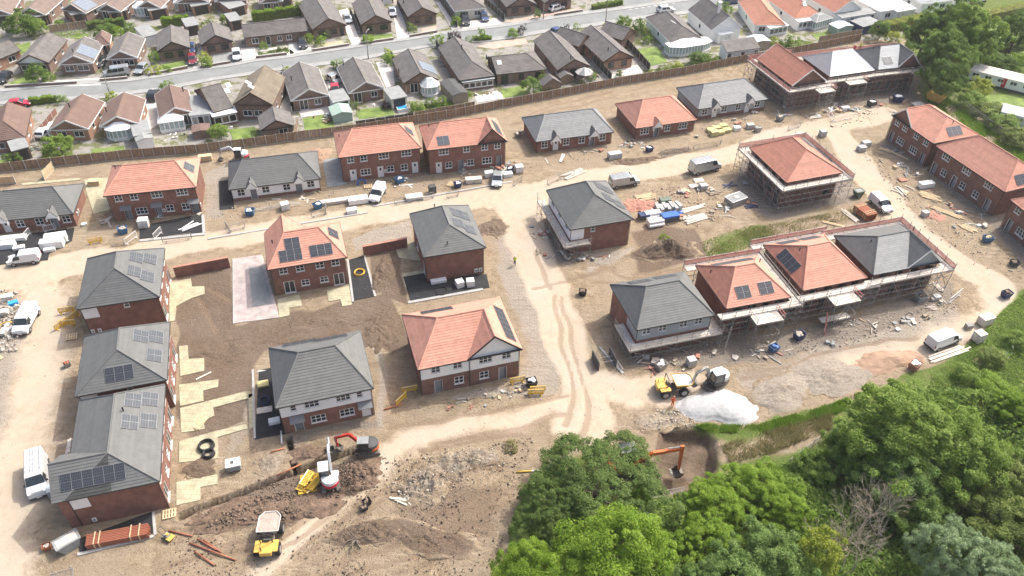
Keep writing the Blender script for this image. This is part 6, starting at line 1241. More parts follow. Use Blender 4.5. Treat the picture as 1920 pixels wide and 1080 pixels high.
# blue sheeted stacks and white rolls in the middle yard
for lab, x, y, L_, W_, H_, m, rz in (('blue sheeted pallet stack in the middle yard', 1254, 414, 2.8, 1.4, 1.3, 'blue_sheet', .3), ('dark blue stack left of white rolls', 1206, 410, 1.6, 1.2, 1.0, 'navy', .3)): stack('covered_stack', lab, x, y, L_, W_, H_, 2, 'felt_dark', rz, True, 'stack', .02, m)
for lab, x, y in (('white insulation roll stack in the middle yard, rear', 1222, 407), ('white insulation roll stack in the middle yard, front', 1228, 422)):
    p = G(x, y, .05); t = thing('roll_stack', lab, 'rolls', p, .3)
    for i in range(3): mb = MB(); mb.tube((-1.3, (i-1)*.55, .36), (1.3, (i-1)*.55, .36), .3, 10); obj('roll', mb.mesh('roll', 'white_plastic', smooth=False), t)
    for i in range(2): mb = MB(); mb.tube((-1.3, (i-.5)*.55, .86), (1.3, (i-.5)*.55, .86), .3, 10); obj('roll', mb.mesh('roll', 'white_plastic'), t)
for i in range(7): stack('block_stack', ['leftmost', 'second', 'third', 'middle', 'fifth', 'sixth', 'rightmost'][i]+' of the tilted grey block packs in the middle yard', 1232+i*6.5, 394-i*.6+(i % 2)*3, .55, 1.6, 1.0, 3, 'block_grey', .1+.05*i, False, 'blocks', .05)
stack('covered_stack', 'grey green sheeted stack at the back of the middle yard', 1246, 382, 1.8, 1.1, 1.0, 2, 'green_skip', .2, True, 'stack', .02, 'green_skip')
planks('blue plastic sheet bundle beside the block packs', (1268, 400), (1286, 398), 4, 'blue_sheet', rand=.6)
planks('navy sheets lying by the site container', (1356, 350), (1380, 344), 4, 'navy', rand=.5); planks('navy boards right of the site container', (1396, 390), (1420, 384), 4, 'navy', rand=.3)
# telehandler-like prop: red acrow props and timber by the scaffold
for lab, a, z1 in (('long raking timber prop against the scaffold between two roofs', ((1356, 664), (1372, 612)), 3.8), ('red steel prop standing before the scaffolded row', ((1546, 628), (1552, 586)), 3.2)):
    A = G(*a[0]); B = G(*a[1], z1); o = tag(obj('prop', POLE_RED if 'red' in lab else POLE, None, A, rot=(B-A).to_track_quat('Z', 'Y').to_euler(), scale=(2, 2, (B-A).length)), lab, 'prop')
mb = MB()
p = G(1560, 606, 0); t = thing('trestle', 'trestle table with pale boards before the scaffolded row', 'trestle', p, SA)
mb = MB(); mb.bx(-2.2, -.5, 1.0, 2.2, .5, 1.08); obj('top', mb.mesh('top', 'board_pale'), t)
for x in (-1.6, 1.6):
    for y in (-.4, .4): pole('leg', t, (x+.2, y, 0), (x-.1, y, 1.0))
# dark steel trench box by the branch track
p = G(1132, 680, 0); t = thing('trench_frame', 'dark steel trench frame beside the branch track', 'frame', p, SA)
for x in (-1.2, 1.2): mb = MB(); mb.bx(x-.06, -1.2, 0, x+.06, 1.2, 1.5); obj('side_panel', mb.mesh('side_panel', 'felt_dark'), t)
for y in (-.8, 0, .8): pole('strut', t, (-1.2, y, 1.0), (1.2, y, 1.0))
planks('raking boards beside the dark steel trench frame', (1150, 668), (1166, 694), 2, 'board')
# ================================================================== HEAPS AND RUBBLE
HEAPS = []
def heap_z(X_, Y_):
    z = np.zeros(X_.shape)
    for p, rz, rx, ry, hgt, power in HEAPS:
        x, y = X_-p.x, Y_-p.y; u, v = x*cos(rz)+y*sin(rz), -x*sin(rz)+y*cos(rz); z = np.maximum(z, hgt*np.clip(1-np.hypot(u/rx, v/ry), 0, 1)**power)
    return z
def heap(name, label, px, py, rx, ry, hgt, m, rz=SA, rough=.18, power=1.3, seed=1, cat='heap', n=64, k=28, lump=.35):
    p = G(px, py); HEAPS.append((p, rz, rx, ry, hgt, power)); A = np.linspace(0, 2*pi, n, endpoint=False); R = np.linspace(0, 1, k)
    aa, rr = np.meshgrid(A, R); edge = 1+.17*np.sin(2*aa+seed)+.12*np.sin(3*aa+seed*2.1)+rr**4*min(1, lump*3)*(.1*np.sin(5*aa+seed*.7)+.08*np.sin(9*aa+seed*1.3)+.05*np.sin(14*aa+seed)+.04*np.sin(21*aa+seed*3))
    x = rr*edge*rx*np.cos(aa); y = rr*edge*ry*np.sin(aa)
    z = hgt*(np.clip(1-rr, 0, 1)**power if lump > .15 else np.clip(1-rr**1.7, 0, 1))*(1+lump*hn(x, y, .9, seed)) + rough*(1-rr**4)*(.5*hn(x, y, 2.2, seed+3)+.35*hn(x, y, 5.5, seed+5)+.25*hn(x, y, 11, seed+9))*np.clip(hgt, .3, 1.2)
    z = z*np.clip((1-rr)*4, 0, 1)+.1*np.clip((1-rr)*5-.2, -1, .3) + .12*hn(x, y, 3.5, seed+11)*np.clip((rr-.5)*3, 0, 1); z = z*(rr < .999) - .2*(rr >= .999)
    idx = np.arange(n*k).reshape(k, n); nx_ = np.roll(idx, -1, axis=1); q = np.stack([idx[:-1], nx_[:-1], nx_[1:], idx[1:]], -1).reshape(-1, 4)[:, ::-1]
    att, _, amt = (m[6:].partition(':')) if m.startswith('earth:') else ('', '', '')
    me = npmesh(name, np.stack([x.ravel(), y.ravel(), z.ravel()], 1), q, ['site_earth' if att else m])
    if att: a_ = me.attributes.new(att, 'FLOAT', 'POINT'); a_.data.foreach_set('value', (np.ones_like(rr) if amt == '9' else float(amt or 1)*np.clip((1-rr)*2.6, 0, 1)).ravel().astype(np.float32))
    me.polygons.foreach_set('use_smooth', np.ones(len(me.polygons), bool))
    return tag(obj(name, me, None, p, rz), label, cat)
heap('gravel_heap', 'bright white gravel heap beside the white excavator', 1347, 764, 4.6, 3.3, 1.25, 'gravel_white', .1, .03, 1.0, 2, lump=.08)
heap('gravel_heap', 'pale grey gravel heap against the green bank', 1560, 706, 6.0, 3.2, 1.0, 'earth:gravel:2.2', .35, .14, 1.1, 4, lump=.25)
heap('sand_heap', 'pinkish sand heap between white and grey gravel', 1466, 736, 5.2, 3.2, 1.0, 'earth:gravel:1.1', .3, .14, 1.1, 6, lump=.25)
heap('sand_heap', 'brown ballast heap beside the crate and white van', 1662, 678, 5.0, 2.2, .8, 'sand_brown', .2, .1, 1, 7, lump=.2)
heap('soil_heap', 'grey brown spoil heap on the middle yard below the blue sheets', 1252, 472, 5.0, 3.2, 2.0, 'earth:soil:1.2', .2, .45, 1.0, 8)
heap('soil_heap', 'dark brown clod heap right of the white excavator', 660, 896, 3.6, 2.4, 1.3, 'soil_red', .6, .6, .8, 9)
heap('soil_heap', 'low churned clod bank left of the yellow barriers', 455, 962, 6.5, 1.8, .35, 'soil_red', .35, .45, .8, 10)
heap('soil_heap', 'brown clod bank below the white excavator', 585, 945, 4.5, 1.8, .4, 'soil_red', .4, .5, .8, 11)
heap('rubble_heap', 'pale rubble mound right of the track from the dumper', 800, 905, 4.6, 2.4, 1.1, 'earth:gravel:.5', .5, .6, 1, 12)
heap('rubble_heap', 'brown rubble mound near the wooded corner', 870, 868, 5.4, 2.3, 1.0, 'earth:gravel:.5', .2, .5, 1, 13)
heap('soil_heap', 'dark spoil heap with dead roots at the bottom centre', 690, 1000, 3.6, 2.0, .8, 'earth:soil:1.2', .2, .6, 1, 14)
heap('soil_heap', 'long low spoil bank at the bottom centre', 800, 1010, 6, 2.2, .4, 'earth:soil:.9', -.2, .4, .9, 15)
heap('rubble_heap', 'pale stone spread on the slope below the white gravel', 1235, 790, 4.5, 1.8, .4, 'earth:gravel:.5', .3, .5, .9, 16)
heap('soil_heap', 'small soil mound on the path by the generator', 375, 878, 2.4, 1.5, .5, 'earth:soil:1.2', .2, .2, 1, 17)
heap('soil_heap', 'grey gravel mound beside the short trench', 512, 868, 2.4, 1.6, .45, 'earth:gravel:.5', .2, .3, 1, 18)
heap('soil_heap', 'soil mound beside the tarmac and small brick wall', 718, 516, 1.8, 4.2, .7, 'earth:soil:9', .1, .35, 1, 19)
heap('soil_heap', 'dug soil by the back corner of the grey roofed end house', 924, 428, 2.4, 3.0, .5, 'earth:soil:1.2', .1, .3, 1, 20)
heap('rubble_heap', 'brick rubble heap in the middle yard', 1208, 386, 4.0, 2.0, .5, 'brick_pile', .2, .5, 1, 22)
heap('rubble_heap', 'red brick rubble spread by the right hand terrace', 1752, 405, 1.8, 1.4, .3, 'brick_pile', .2, .4, 1, 23)
heap('soil_heap', 'dark earth ridge on the verge of far bungalows', 1192, 302, 5.5, 1.1, .5, 'earth:soil:1.2', .22, .3, 1, 24)
heap('soil_heap', 'dark earth mound on the verge by the orange bungalow', 1266, 284, 4.0, 1.1, .5, 'earth:soil:1.2', .22, .3, 1, 25)
heap('soil_heap', 'grey spoil strip along the front of the left rendered bungalow', 520, 388, 5.5, 1.0, .35, 'earth:gravel:.7', SA, .3, 1, 26)
heap('soil_heap', 'earth bank behind the left end of orange terrace', 600, 290, 1.8, 3, .6, 'sand_brown', .2, .25, 1, 27)
heap('soil_heap', 'dug clay in front of the grey house pair by red excavator', 580, 850, 2.6, 1.2, .4, 'soil_red', .3, .4, 1, 28)
heap('rubble_heap', 'rubble strip along the front wall of the white gabled house', 900, 738, 5.0, .9, .3, 'earth:gravel:.7', SA, .35, 1, 29)
def scatter(name, label, poly, n, smin, smax, m, seed=0, cat='rubble', cluster=None):
    rg = np.random.default_rng(seed); P = np.array(GP(poly)); lo, hi = P.min(0), P.max(0); pts = []
    while len(pts) < n:
        c = rg.uniform(lo, hi, (n*2, 2)); k = inpoly(c[:, 0], c[:, 1], [tuple(p) for p in P]); c = c[k]
        dens = hn(c[:, 0], c[:, 1], .5, seed+1)*.5+.5+.35*hn(c[:, 0], c[:, 1], 1.6, seed+2); c = c[rg.uniform(0, 1, len(c)) < np.clip(dens, .04, 1)]; pts += list(c)
    c = np.array(pts[:n]); s = smin*(smax/smin)**(rg.uniform(0, 1, n)**2.2)
    base = np.array([(1, 0, 0), (-.9, .1, 0), (.1, 1, 0), (0, -1, .1), (0, .1, .8), (.1, 0, -.6)]); fc = np.array([(0, 2, 4), (2, 1, 4), (1, 3, 4), (3, 0, 4), (2, 0, 5), (1, 2, 5), (3, 1, 5), (0, 3, 5)])
    V = base[None]*rg.uniform(.6, 1.2, (n, 6, 1))*s[:, None, None]*rg.uniform(.6, 1.3, (n, 1, 3)); a = rg.uniform(0, 6.28, n); ca, sa = np.cos(a)[:, None], np.sin(a)[:, None]
    x, y = V[..., 0]*ca-V[..., 1]*sa, V[..., 0]*sa+V[..., 1]*ca; V = np.stack([x+c[:, 0:1], y+c[:, 1:2], V[..., 2]+.05+s[:, None]*.15+heap_z(c[:, 0], c[:, 1])[:, None]], -1)
    F = (fc[None]+(np.arange(n)*6)[:, None, None]).reshape(-1, 3); me = npmesh(name, V.reshape(-1, 3), F, [m], 3); return stuff(name, me, label, cat)
scatter('stones', 'loose pale stones strewn over the bare earth', [(-60, 520), (330, 500), (700, 420), (960, 380), (1150, 500), (1300, 660), (1560, 640), (1810, 560), (1800, 640), (1560, 750), (1300, 790), (1090, 830), (980, 860), (900, 1090), (-60, 1090)], 3500, .03, .1, 'stone', 1)
scatter('clods', 'brown clods of soil lying on the bare earth', [(330, 980), (480, 900), (690, 860), (1000, 820), (980, 900), (920, 1090), (300, 1090)], 3500, .04, .18, 'stone_dark', 2)
scatter('rubble_stones', 'broken pale rubble on the mounds left of the wooded corner', [(720, 900), (800, 850), (960, 830), (960, 880), (870, 920), (800, 950), (740, 950)], 600, .05, .2, 'stone', 3)
scatter('rubble_stones', 'broken rubble below the white gravel heap', [(1190, 770), (1290, 770), (1310, 800), (1200, 812)], 350, .05, .24, 'stone', 4)
scatter('clods', 'dark clods on the heaps around the white excavator', [(390, 990), (470, 930), (560, 920), (640, 870), (695, 870), (690, 915), (600, 965)], 1500, .06, .26, 'stone_dark', 5)
scatter('rubble_stones', 'pinkish brick rubble across the middle yard', [(1185, 360), (1340, 340), (1370, 400), (1330, 430), (1200, 410)], 900, .04, .24, 'stone_pink', 6)
scatter('rubble_stones', 'grey rubble on the ground below the scaffolds', [(1100, 620), (1400, 690), (1620, 640), (1800, 580), (1800, 540), (1600, 600), (1350, 640), (1180, 640)], 1500, .04, .2, 'stone', 7)
scatter('rubble_stones', 'mixed rubble in front of the right hand terrace', [(1600, 270), (1700, 250), (1760, 330), (1900, 430), (1920, 520), (1850, 520), (1700, 400), (1640, 320)], 1200, .04, .24, 'stone', 8)
scatter('rubble_stones', 'mixed rubble on the verge before the north row', [(0, 440), (420, 410), (620, 380), (960, 330), (1300, 260), (1420, 220), (1440, 200), (1180, 262), (960, 305), (620, 350), (380, 400)], 1200, .04, .22, 'stone', 9)
scatter('rubble_stones', 'rubble before the far scaffolded terrace', [(1440, 205), (1720, 190), (1740, 210), (1600, 240), (1480, 240)], 300, .05, .25, 'stone', 10)
scatter('rubble_stones', 'broken stone among the left edge pile', [(-20, 540), (30, 545), (40, 600), (30, 660), (-20, 660)], 500, .08, .5, 'stone', 11)
heap('soil_heap', 'long ploughed topsoil bank between the garden plots', 612, 606, 8.5, 2.6, .35, 'earth:soil:9', SA, .5, .8, 31)
heap('soil_heap', 'ploughed topsoil in front of the soil plot by the orange gabled house', 712, 625, 2.6, 4.0, .35, 'earth:soil:9', .1, .5, .8, 32)
heap('soil_heap', 'loose topsoil on the plot beside the left column', 440, 640, 5.0, 3.5, .22, 'earth:soil:9', .5, .4, .8, 33)
# dead root stump on spoil
c = G(668, 1012); mb = MB(); rr = random.Random(4)
for i in range(16):
    a = rr.uniform(0, 6.28); p = Vector((0, 0, .3)); r = .13
    for j in range(4):
        q = p+Vector((cos(a), sin(a), rr.uniform(-.15, .4)))*rr.uniform(.3, .55); mb.tube(p, q, r, 5, r*.65); p = q; r *= .65; a += rr.uniform(-.5, .5)
tag(obj('tree_stump', mb.mesh('tree_stump', 'bark'), None, c), 'uprooted dark tree stump with roots on the spoil heap', 'stump')

# ================================================================== VEHICLES
KIND = {'van': (5.1, 1.95, 2.0), 'bigvan': (5.7, 2.05, 2.45), 'smallvan': (4.4, 1.82, 1.82), 'car': (4.1, 1.76, 1.47), 'suv': (4.4, 1.86, 1.66), 'camper': (5.1, 1.92, 2.05)}
def wheel_meshes(r, w):
    def f():
        a = MB(); a.cyl((0, 0, 0), r, w, 16, 'y'); b = MB(); b.cyl((0, 0, 0), r*.62, w+.03, 10, 'y').cyl((0, 0, 0), r*.16, w+.06, 6, 'y'); return a.mesh('tyre', 'tyre'), b.mesh('rim', 'rim')
    return cached(('wh', r, w), f)
def wheel(t, x, y, r, w, name='wheel'):
    a, b = wheel_meshes(r, w); o = obj(name, a, t, (x, y, r)); obj('rim', b, o); return o
def side_body(mb, prof, hw):
    n = len(prof); vs = [(x, -hw(z), z) for x, z in prof]+[(x, hw(z), z) for x, z in prof]
    fs = [tuple(range(n)), tuple(range(2*n-1, n-1, -1))]+[((i+1) % n, i, n+i, n+(i+1) % n) for i in range(n)]; mb.add(vs, fs)
def vehicle(kind, label, a, b, m, rack=False, group=None, z=.06, rearglass=False):
    A, B = G(*a, z), G(*b, z); d = B-A; c = (A+B)/2; L, W, Hh = KIND[kind]; car = kind in ('car', 'suv')
    t = thing('parked_car' if car else 'parked_van', label, 'car' if car else 'van', c, atan2(d.y, d.x), group or 'parked vehicles')
    f, r = L/2, -L/2; belt = Hh*.56 if car else Hh*.55
    def hw(zz): return W/2*(1-.16*max(0, (zz-belt)/(Hh-belt))-.05*max(0, (.5-zz)/.3))
    if car: roof0, roof1, ws, pr = r+.95, f-1.95, f-1.1, [(r, .38), (r-.02, .8), (r+.1, belt+.1), (r+.6, Hh*.965), (r+1.0, Hh), (f-1.95, Hh), (f-1.15, belt+.05), (f-.25, belt-.12), (f-.03, .62), (f, .35)]
    elif kind == 'camper' or kind == 'bigvan' or kind == 'van': pr = [(r, .4), (r, Hh*.95), (r+.12, Hh), (f-1.9, Hh), (f-1.6, Hh*.97), (f-.85, belt+.12), (f-.15, belt-.1), (f-.02, .7), (f, .35)]
    else: pr = [(r, .38), (r, Hh*.93), (r+.2, Hh), (f-2.1, Hh), (f-1.8, Hh*.97), (f-1.05, belt+.08), (f-.2, belt-.12), (f-.02, .65), (f, .35)]
    mb = MB(); side_body(mb, pr, hw); bev(obj('body', mb.mesh('body', m), t), .07, 2)
    k = 5 if car else 4; (x0, z0), (x1, z1) = pr[k], pr[k+1]; nv = Vector((z0-z1, 0, x1-x0)).normalized()*.012
    p0 = Vector((x0, 0, z0)).lerp(Vector((x1, 0, z1)), .1)+nv; p1 = Vector((x0, 0, z0)).lerp(Vector((x1, 0, z1)), .93)+nv
    mb = MB(); w0, w1 = hw(p0.z)-.09, hw(p1.z)-.07; mb.add([(p1.x, -w1, p1.z), (p1.x, w1, p1.z), (p0.x, w0, p0.z), (p0.x, -w0, p0.z)], [(0, 1, 2, 3)]); obj('windscreen', mb.mesh('windscreen', 'glass'), t)
    spans = [(r+.75, r+1.75), (r+1.85, f-1.75)] if car else ([(f-1.95, f-1.15)] if kind != 'camper' else [(f-1.95, f-1.15), (f-3.0, f-2.05), (f-4.2, f-3.1)])
    for s in (-1, 1):
        for i, (u0, u1) in enumerate(spans):
            zt = Hh*.92 if not car else Hh*.93; zb = belt+.08; yt, yb = s*(hw(zt)+.012), s*(hw(zb)+.012); front = u1 > f-2.3
            mb = MB(); mb.add([(u0, yb, zb), (u1+(.28 if front else 0), yb, zb), (u1-(.1 if front else 0), yt, zt-.04), (u0+(.15 if car and i == 0 else 0), yt, zt-.04)], [(0, 1, 2, 3)]); obj('side_window', mb.mesh('side_window', 'glass'), t)
        mb = MB(); mb.obx((f-1.2, s*(W/2+.09), belt+.15), (.12, .2, .2)); obj('mirror', mb.mesh('mirror', 'dark_trim'), t)
        mb = MB(); mb.obx((f-.12, s*(W/2-.25), belt-.22), (.22, .32, .16)); obj('headlight', mb.mesh('headlight', 'lamp'), t)
        mb = MB(); mb.obx((r+.03, s*(W/2-.12), belt-.1), (.1, .14, .35)); obj('tail_light', mb.mesh('tail_light', 'lamp_red'), t)
        if not car: mb = MB(); mb.obx((0, s*(W/2+.005), .52), (L*.5, .03, .1)); obj('side_strip', mb.mesh('side_strip', 'dark_trim'), t)
    if car or kind == 'camper' or rearglass:
        if car: q0, q1 = Vector((pr[2][0]-.0, 0, pr[2][1])), Vector((pr[3][0], 0, pr[3][1])); nn = Vector((-(q1.z-q0.z), 0, q1.x-q0.x)).normalized()*.012; q0, q1 = q0.lerp(q1, .15)+nn, q0.lerp(q1, .9)+nn
        else: q0, q1 = Vector((r-.012, 0, belt+.1)), Vector((r-.012, 0, Hh*.88))
        mb = MB(); mb.add([(q0.x, hw(q0.z)-.12, q0.z), (q0.x, -hw(q0.z)+.12, q0.z), (q1.x, -hw(q1.z)+.1, q1.z), (q1.x, hw(q1.z)-.1, q1.z)], [(0, 1, 2, 3)]); obj('rear_window', mb.mesh('rear_window', 'glass'), t)
    for x, nm in ((f-.02, 'bumper'), (r+.02, 'bumper')): mb = MB(); mb.obx((x, 0, .42), (.12, W*.94, .22)); obj(nm, mb.mesh(nm, 'dark_trim'), t)
    mb = MB(); mb.obx((f+.045, 0, .48), (.02, .5, .11)); obj('number_plate', mb.mesh('number_plate', 'white_paint'), t)
    wr = .33 if car or kind == 'smallvan' else .36
    for x in (r+.85, f-.9):
        for s in (-1, 1): wheel(t, x, s*(W/2-.08), wr, .22)
    if rack:
        for s in (-1, 1): mb = MB(); mb.tube((r+.3, s*(W*.36), Hh+.14), (f-2.0, s*W*.36, Hh+.14), .03, 5); obj('rack_rail', mb.mesh('rack_rail', 'alu'), t)
        for i in range(5): mb = MB(); x = r+.4+i*(L-2.6)/4; mb.tube((x, -W*.38, Hh+.16), (x, W*.38, Hh+.16), .025, 5).tube((x, -W*.36, Hh), (x, -W*.36, Hh+.16), .02, 4).tube((x, W*.36, Hh), (x, W*.36, Hh+.16), .02, 4); obj('rack_bar', mb.mesh('rack_bar', 'alu'), t)
        for y in (-.15, .15): mb = MB(); mb.tube((r+.2, y, Hh+.2), (f-1.9, y, Hh+.2), .03, 5); obj('ladder_rail', mb.mesh('ladder_rail', 'alu'), t)
    return t
SV = 'vans parked on the building site'
vehicle('smallvan', 'white small van parked beside the white board stacks at left', (72, 488), (24, 494), 'white_car', group=SV); vehicle('van', 'white van with roof rack beside the left rubble pile', (62, 590), (44, 624), 'white_car', True, SV); vehicle('bigvan', 'white van with roof bars beside the near house pair', (75, 868), (77, 932), 'white_car', True, SV)
vehicle('smallvan', 'white small van parked before the terrace with white doors', (716, 356), (701, 382), 'white_car', group=SV); vehicle('car', 'silver car parked before the front gable terrace', (934, 330), (931, 353), 'silver_car', group=SV)
vehicle('van', 'silver van with ladder rack behind the scaffolded grey house', (1148, 350), (1190, 343), 'silver_car', True, SV, rearglass=True); vehicle('bigvan', 'silver van with ladder rack on the haul road', (1298, 325), (1342, 315), 'silver_car', True, SV)
vehicle('smallvan', 'white small van parked at the road bend by pipe bundle', (1636, 377), (1662, 400), 'white_car', group=SV); vehicle('van', 'plain white van parked beside the green bank', (1742, 653), (1788, 635), 'white_car', group=SV)
for kd, lab, a, b, m in (('camper', 'silver blue campervan parked before solar array bungalow', (242, 139), (198, 145), 'silver_car'), ('car', 'silver hatchback parked right of the campervan', (272, 129), (262, 138), 'silver_car'), ('car', 'maroon car on the drive of the open porch bungalow', (361, 108), (363, 124), 'maroon_car'), ('car', 'blue car behind the maroon car on the drive', (359, 90), (360, 100), 'blue_car'), ('suv', 'white car on the drive right of the gravel drive', (444, 102), (446, 114), 'white_car'), ('car', 'dark car at the left edge on the far drive', (16, 144), (4, 156), 'black_car'), ('car', 'dark car tucked beside the solar array bungalow', (194, 114), (188, 126), 'black_car'), ('suv', 'black car on the drive right of the brown near bungalow', (286, 190), (294, 176), 'black_car'), ('car', 'red car on the street side at the far left', (30, 200), (46, 198), 'red_car'), ('car', 'white car beside the white posted red fence', (80, 258), (90, 248), 'white_car'), ('suv', 'black car before the long low bungalow', (566, 80), (569, 92), 'black_car'), ('car', 'silver car on the drive of the gravel garden bungalow', (648, 32), (656, 48), 'silver_car'), ('car', 'dark silver car on the drive near the lamp bungalow', (734, 20), (738, 34), 'silver_car'), ('suv', 'black car before the cream bungalow', (872, 38), (874, 48), 'black_car'), ('car', 'navy car before the cream bungalow', (905, 30), (911, 42), 'blue_car'), ('car', 'red car on the drive beside the grey garage', (628, 166), (630, 180), 'red_car'), ('car', 'silver car under the drive cover behind the red car', (622, 150), (632, 156), 'silver_car'), ('suv', 'white car on the pink paved forecourt', (1032, 22), (1052, 16), 'white_car'), ('suv', 'white car driving on the street at the right', (1234, 24), (1262, 21), 'white_car'), ('suv', 'blue car on the street near the top right', (1358, 8), (1384, 5), 'blue_car'), ('car', 'dark blue car before the shelter bungalow', (1040, 64), (1052, 60), 'blue_car')):
    vehicle(kd, lab, a, b, m, group='cars in the old street')

# ================================================================== PLANT
def stadium(L, Hh, n=7):
    r = Hh/2; return [(L/2-r+r*sin(pi*i/n), r-r*cos(pi*i/n)) for i in range(n+1)]+[(-L/2+r-r*sin(pi*i/n), r+r*cos(pi*i/n)) for i in range(n+1)]
def rotz(a): return Matrix.Rotation(a, 3, 'Z')
def arm_box(mb, p, q, w, h0, h1):
    """tapered box beam in the x-z plane"""
    p, q = Vector((p[0], 0, p[1])), Vector((q[0], 0, q[1])); d = (q-p).normalized(); n = Vector((-d.z, 0, d.x))
    vs = []
    for y in (-w/2, w/2):
        for c, hh in ((p, h0), (q, h1)): vs += [c+n*hh/2+Vector((0, y, 0)), c-n*hh/2+Vector((0, y, 0))]
    mb.add(vs, [(0, 1, 3, 2), (6, 7, 5, 4), (0, 2, 6, 4), (1, 5, 7, 3), (0, 4, 5, 1), (2, 3, 7, 6)])
def excavator(label, px, py, tr_ang, sl_ang, body, cw, arm, s, boom, blade=True, cabglass='glass', driver=None, tophat=None, closed=True):
    p = G(px, py, .05); t = thing('excavator', label, 'excavator', p, 0); t.scale = (s,)*3
    R = rotz(tr_ang)
    for y in (-.75, .75):
        mb = MB(); mb.ext(stadium(2.5, .55), -.2, .2)
        for i in range(12): x = -1+i*2/11; mb.bx(x-.04, -.21, .55, x+.04, .21, .58).bx(x-.04, -.21, -.02, x+.04, .21, .01)
        obj('track', mb.mesh('track', 'mud_steel'), t, R @ Vector((0, y, 0)), tr_ang)
    mb = MB(); mb.bx(-.6, -.6, .2, .6, .6, .62).cyl((0, 0, .68), .45, .16, 16); obj('undercarriage', mb.mesh('undercarriage', 'mud_steel'), t, rz=tr_ang)
    if blade: mb = MB(); mb.bx(1.55, -1, .05, 1.62, 1, .5).bx(1.2, -.5, .25, 1.56, -.38, .37).bx(1.2, .38, .25, 1.56, .5, .37); obj('dozer_blade', mb.mesh('dozer_blade', 'mud_steel' if blade is True else blade), t, rz=tr_ang)
    hs = obj('upper_structure', None, t, (0, 0, .76), sl_ang)
    pts = [(-1.15*cos(a)-.1, .95*sin(a)) for a in np.linspace(-1.25, 1.25, 9)]+[(.75, .95), (.95, .6), (.95, -.95)]
    mb = MB(); mb.prism(pts, 0, .3); obj('deck', mb.mesh('deck', 'mud_steel'), hs)
    pts2 = [(-1.15*cos(a)-.1, .93*sin(a)) for a in np.linspace(-1.2, 1.2, 9)]+[(-.05, .9), (-.05, -.9)]
    mb = MB(); mb.prism(pts2, .3, .98); bev(obj('engine_cover', mb.mesh('engine_cover', body), hs), .1, 3)
    mb = MB(); mb.prism([(-1.19*cos(a)-.1, .97*sin(a)) for a in np.linspace(-1.2, 1.2, 9)]+[(-.5, .6), (-.5, -.6)], .12, .55); bev(obj('counterweight', mb.mesh('counterweight', cw), hs), .06)
    mb = MB(); mb.bx(-.05, -.95, .3, .6, -.2, .72); bev(obj('side_cover', mb.mesh('side_cover', body), hs), .06)
    cabf = MB(); x0, x1, y0, y1, z1 = -.15, 1.0, .05, .95, 1.85
    for x in (x0, x1):
        for y in (y0, y1): cabf.bx(x-.05, y-.05, .3, x+.05, y+.05, z1)
    cabf.bx(x0-.05, y0-.05, .3, x1+.05, y1+.05, .5)
    cb = obj('cab', cabf.mesh('cab', body if tophat is None else 'dark_trim'), hs)
    mb = MB(); mb.bx(x0-.08, y0-.08, z1, x1+.08, y1+.08, z1+.1).bx(x0+.1, y0+.1, z1+.1, x1-.3, y1-.1, z1+.12); bev(obj('roof', mb.mesh('roof', tophat or body), cb), .04)
    for q in ([(x0, y1+.02, .5), (x1, y1+.02, .5), (x1, y1+.02, z1), (x0, y1+.02, z1)], [(x0, y0-.02, .5), (x1, y0-.02, .5), (x1, y0-.02, z1), (x0, y0-.02, z1)], [(x1+.02, y0, .6), (x1+.02, y1, .6), (x1+.02, y1, z1), (x1+.02, y0, z1)], [(x0-.02, y0, .6), (x0-.02, y1, .6), (x0-.02, y1, z1), (x0-.02, y0, z1)]):
        mb = MB(); mb.add(q, [(0, 1, 2, 3)]); obj('pane', mb.mesh('pane', cabglass), cb)
    mb = MB(); mb.bx(.1, .25, .5, .55, .75, .85).bx(.05, .25, .85, .2, .75, 1.4); obj('seat', mb.mesh('seat', 'felt_dark'), cb)
    # boom, stick, bucket in the slewing plane: list of (x, z) above the deck
    b0, b1, b2, b3 = boom; ar = obj('boom', None, hs, (0, -.2, 0)); mb = MB(); arm_box(mb, b0, b1, .26, .3, .38); arm_box(mb, b1, b2, .24, .36, .24); ar.data = None
    o = obj('boom_beam', mb.mesh('boom_beam', arm), ar); mb = MB(); arm_box(mb, (b2[0]+(b2[0]-b3[0])*.12, b2[1]+(b2[1]-b3[1])*.12), b3, .2, .3, .18); obj('stick', mb.mesh('stick', arm), ar)
    mb = MB(); mb.tube((b0[0]+.25, 0, b0[1]-.1), ((b1[0]+b0[0])/2+.2, 0, (b1[1]+b0[1])/2), .06, 6).tube(((b1[0]+b2[0])/2, 0, (b1[1]+b2[1])/2+.3), (b2[0]+.1, 0, b2[1]+.22), .06, 6).tube((b2[0], .13, b2[1]+.1), ((b2[0]+b3[0])/2, .13, (b2[1]+b3[1])/2), .06, 6); obj('ram', mb.mesh('ram', 'galv'), ar)
    bx_, bz = b3; pr = [(bx_-.02, bz+.12), (bx_+.28, bz-.02), (bx_+.32, bz-.3), (bx_+.1, bz-.58), (bx_-.25, bz-.62), (bx_-.5, bz-.42), (bx_-.42, bz-.4), (bx_-.22, bz-.52), (bx_+.05, bz-.48), (bx_+.2, bz-.25), (bx_+.12, bz-.06)]
    mb = MB(); mb.ext(pr, -.42, .42); mb.ext([(bx_-.02, bz+.1), (bx_+.3, bz-.1), (bx_+.1, bz-.58), (bx_-.45, bz-.42)], -.43, -.39).ext([(bx_-.02, bz+.1), (bx_+.3, bz-.1), (bx_+.1, bz-.58), (bx_-.45, bz-.42)], .39, .43)
    bk = obj('bucket', mb.mesh('bucket', 'mud_steel'), ar)
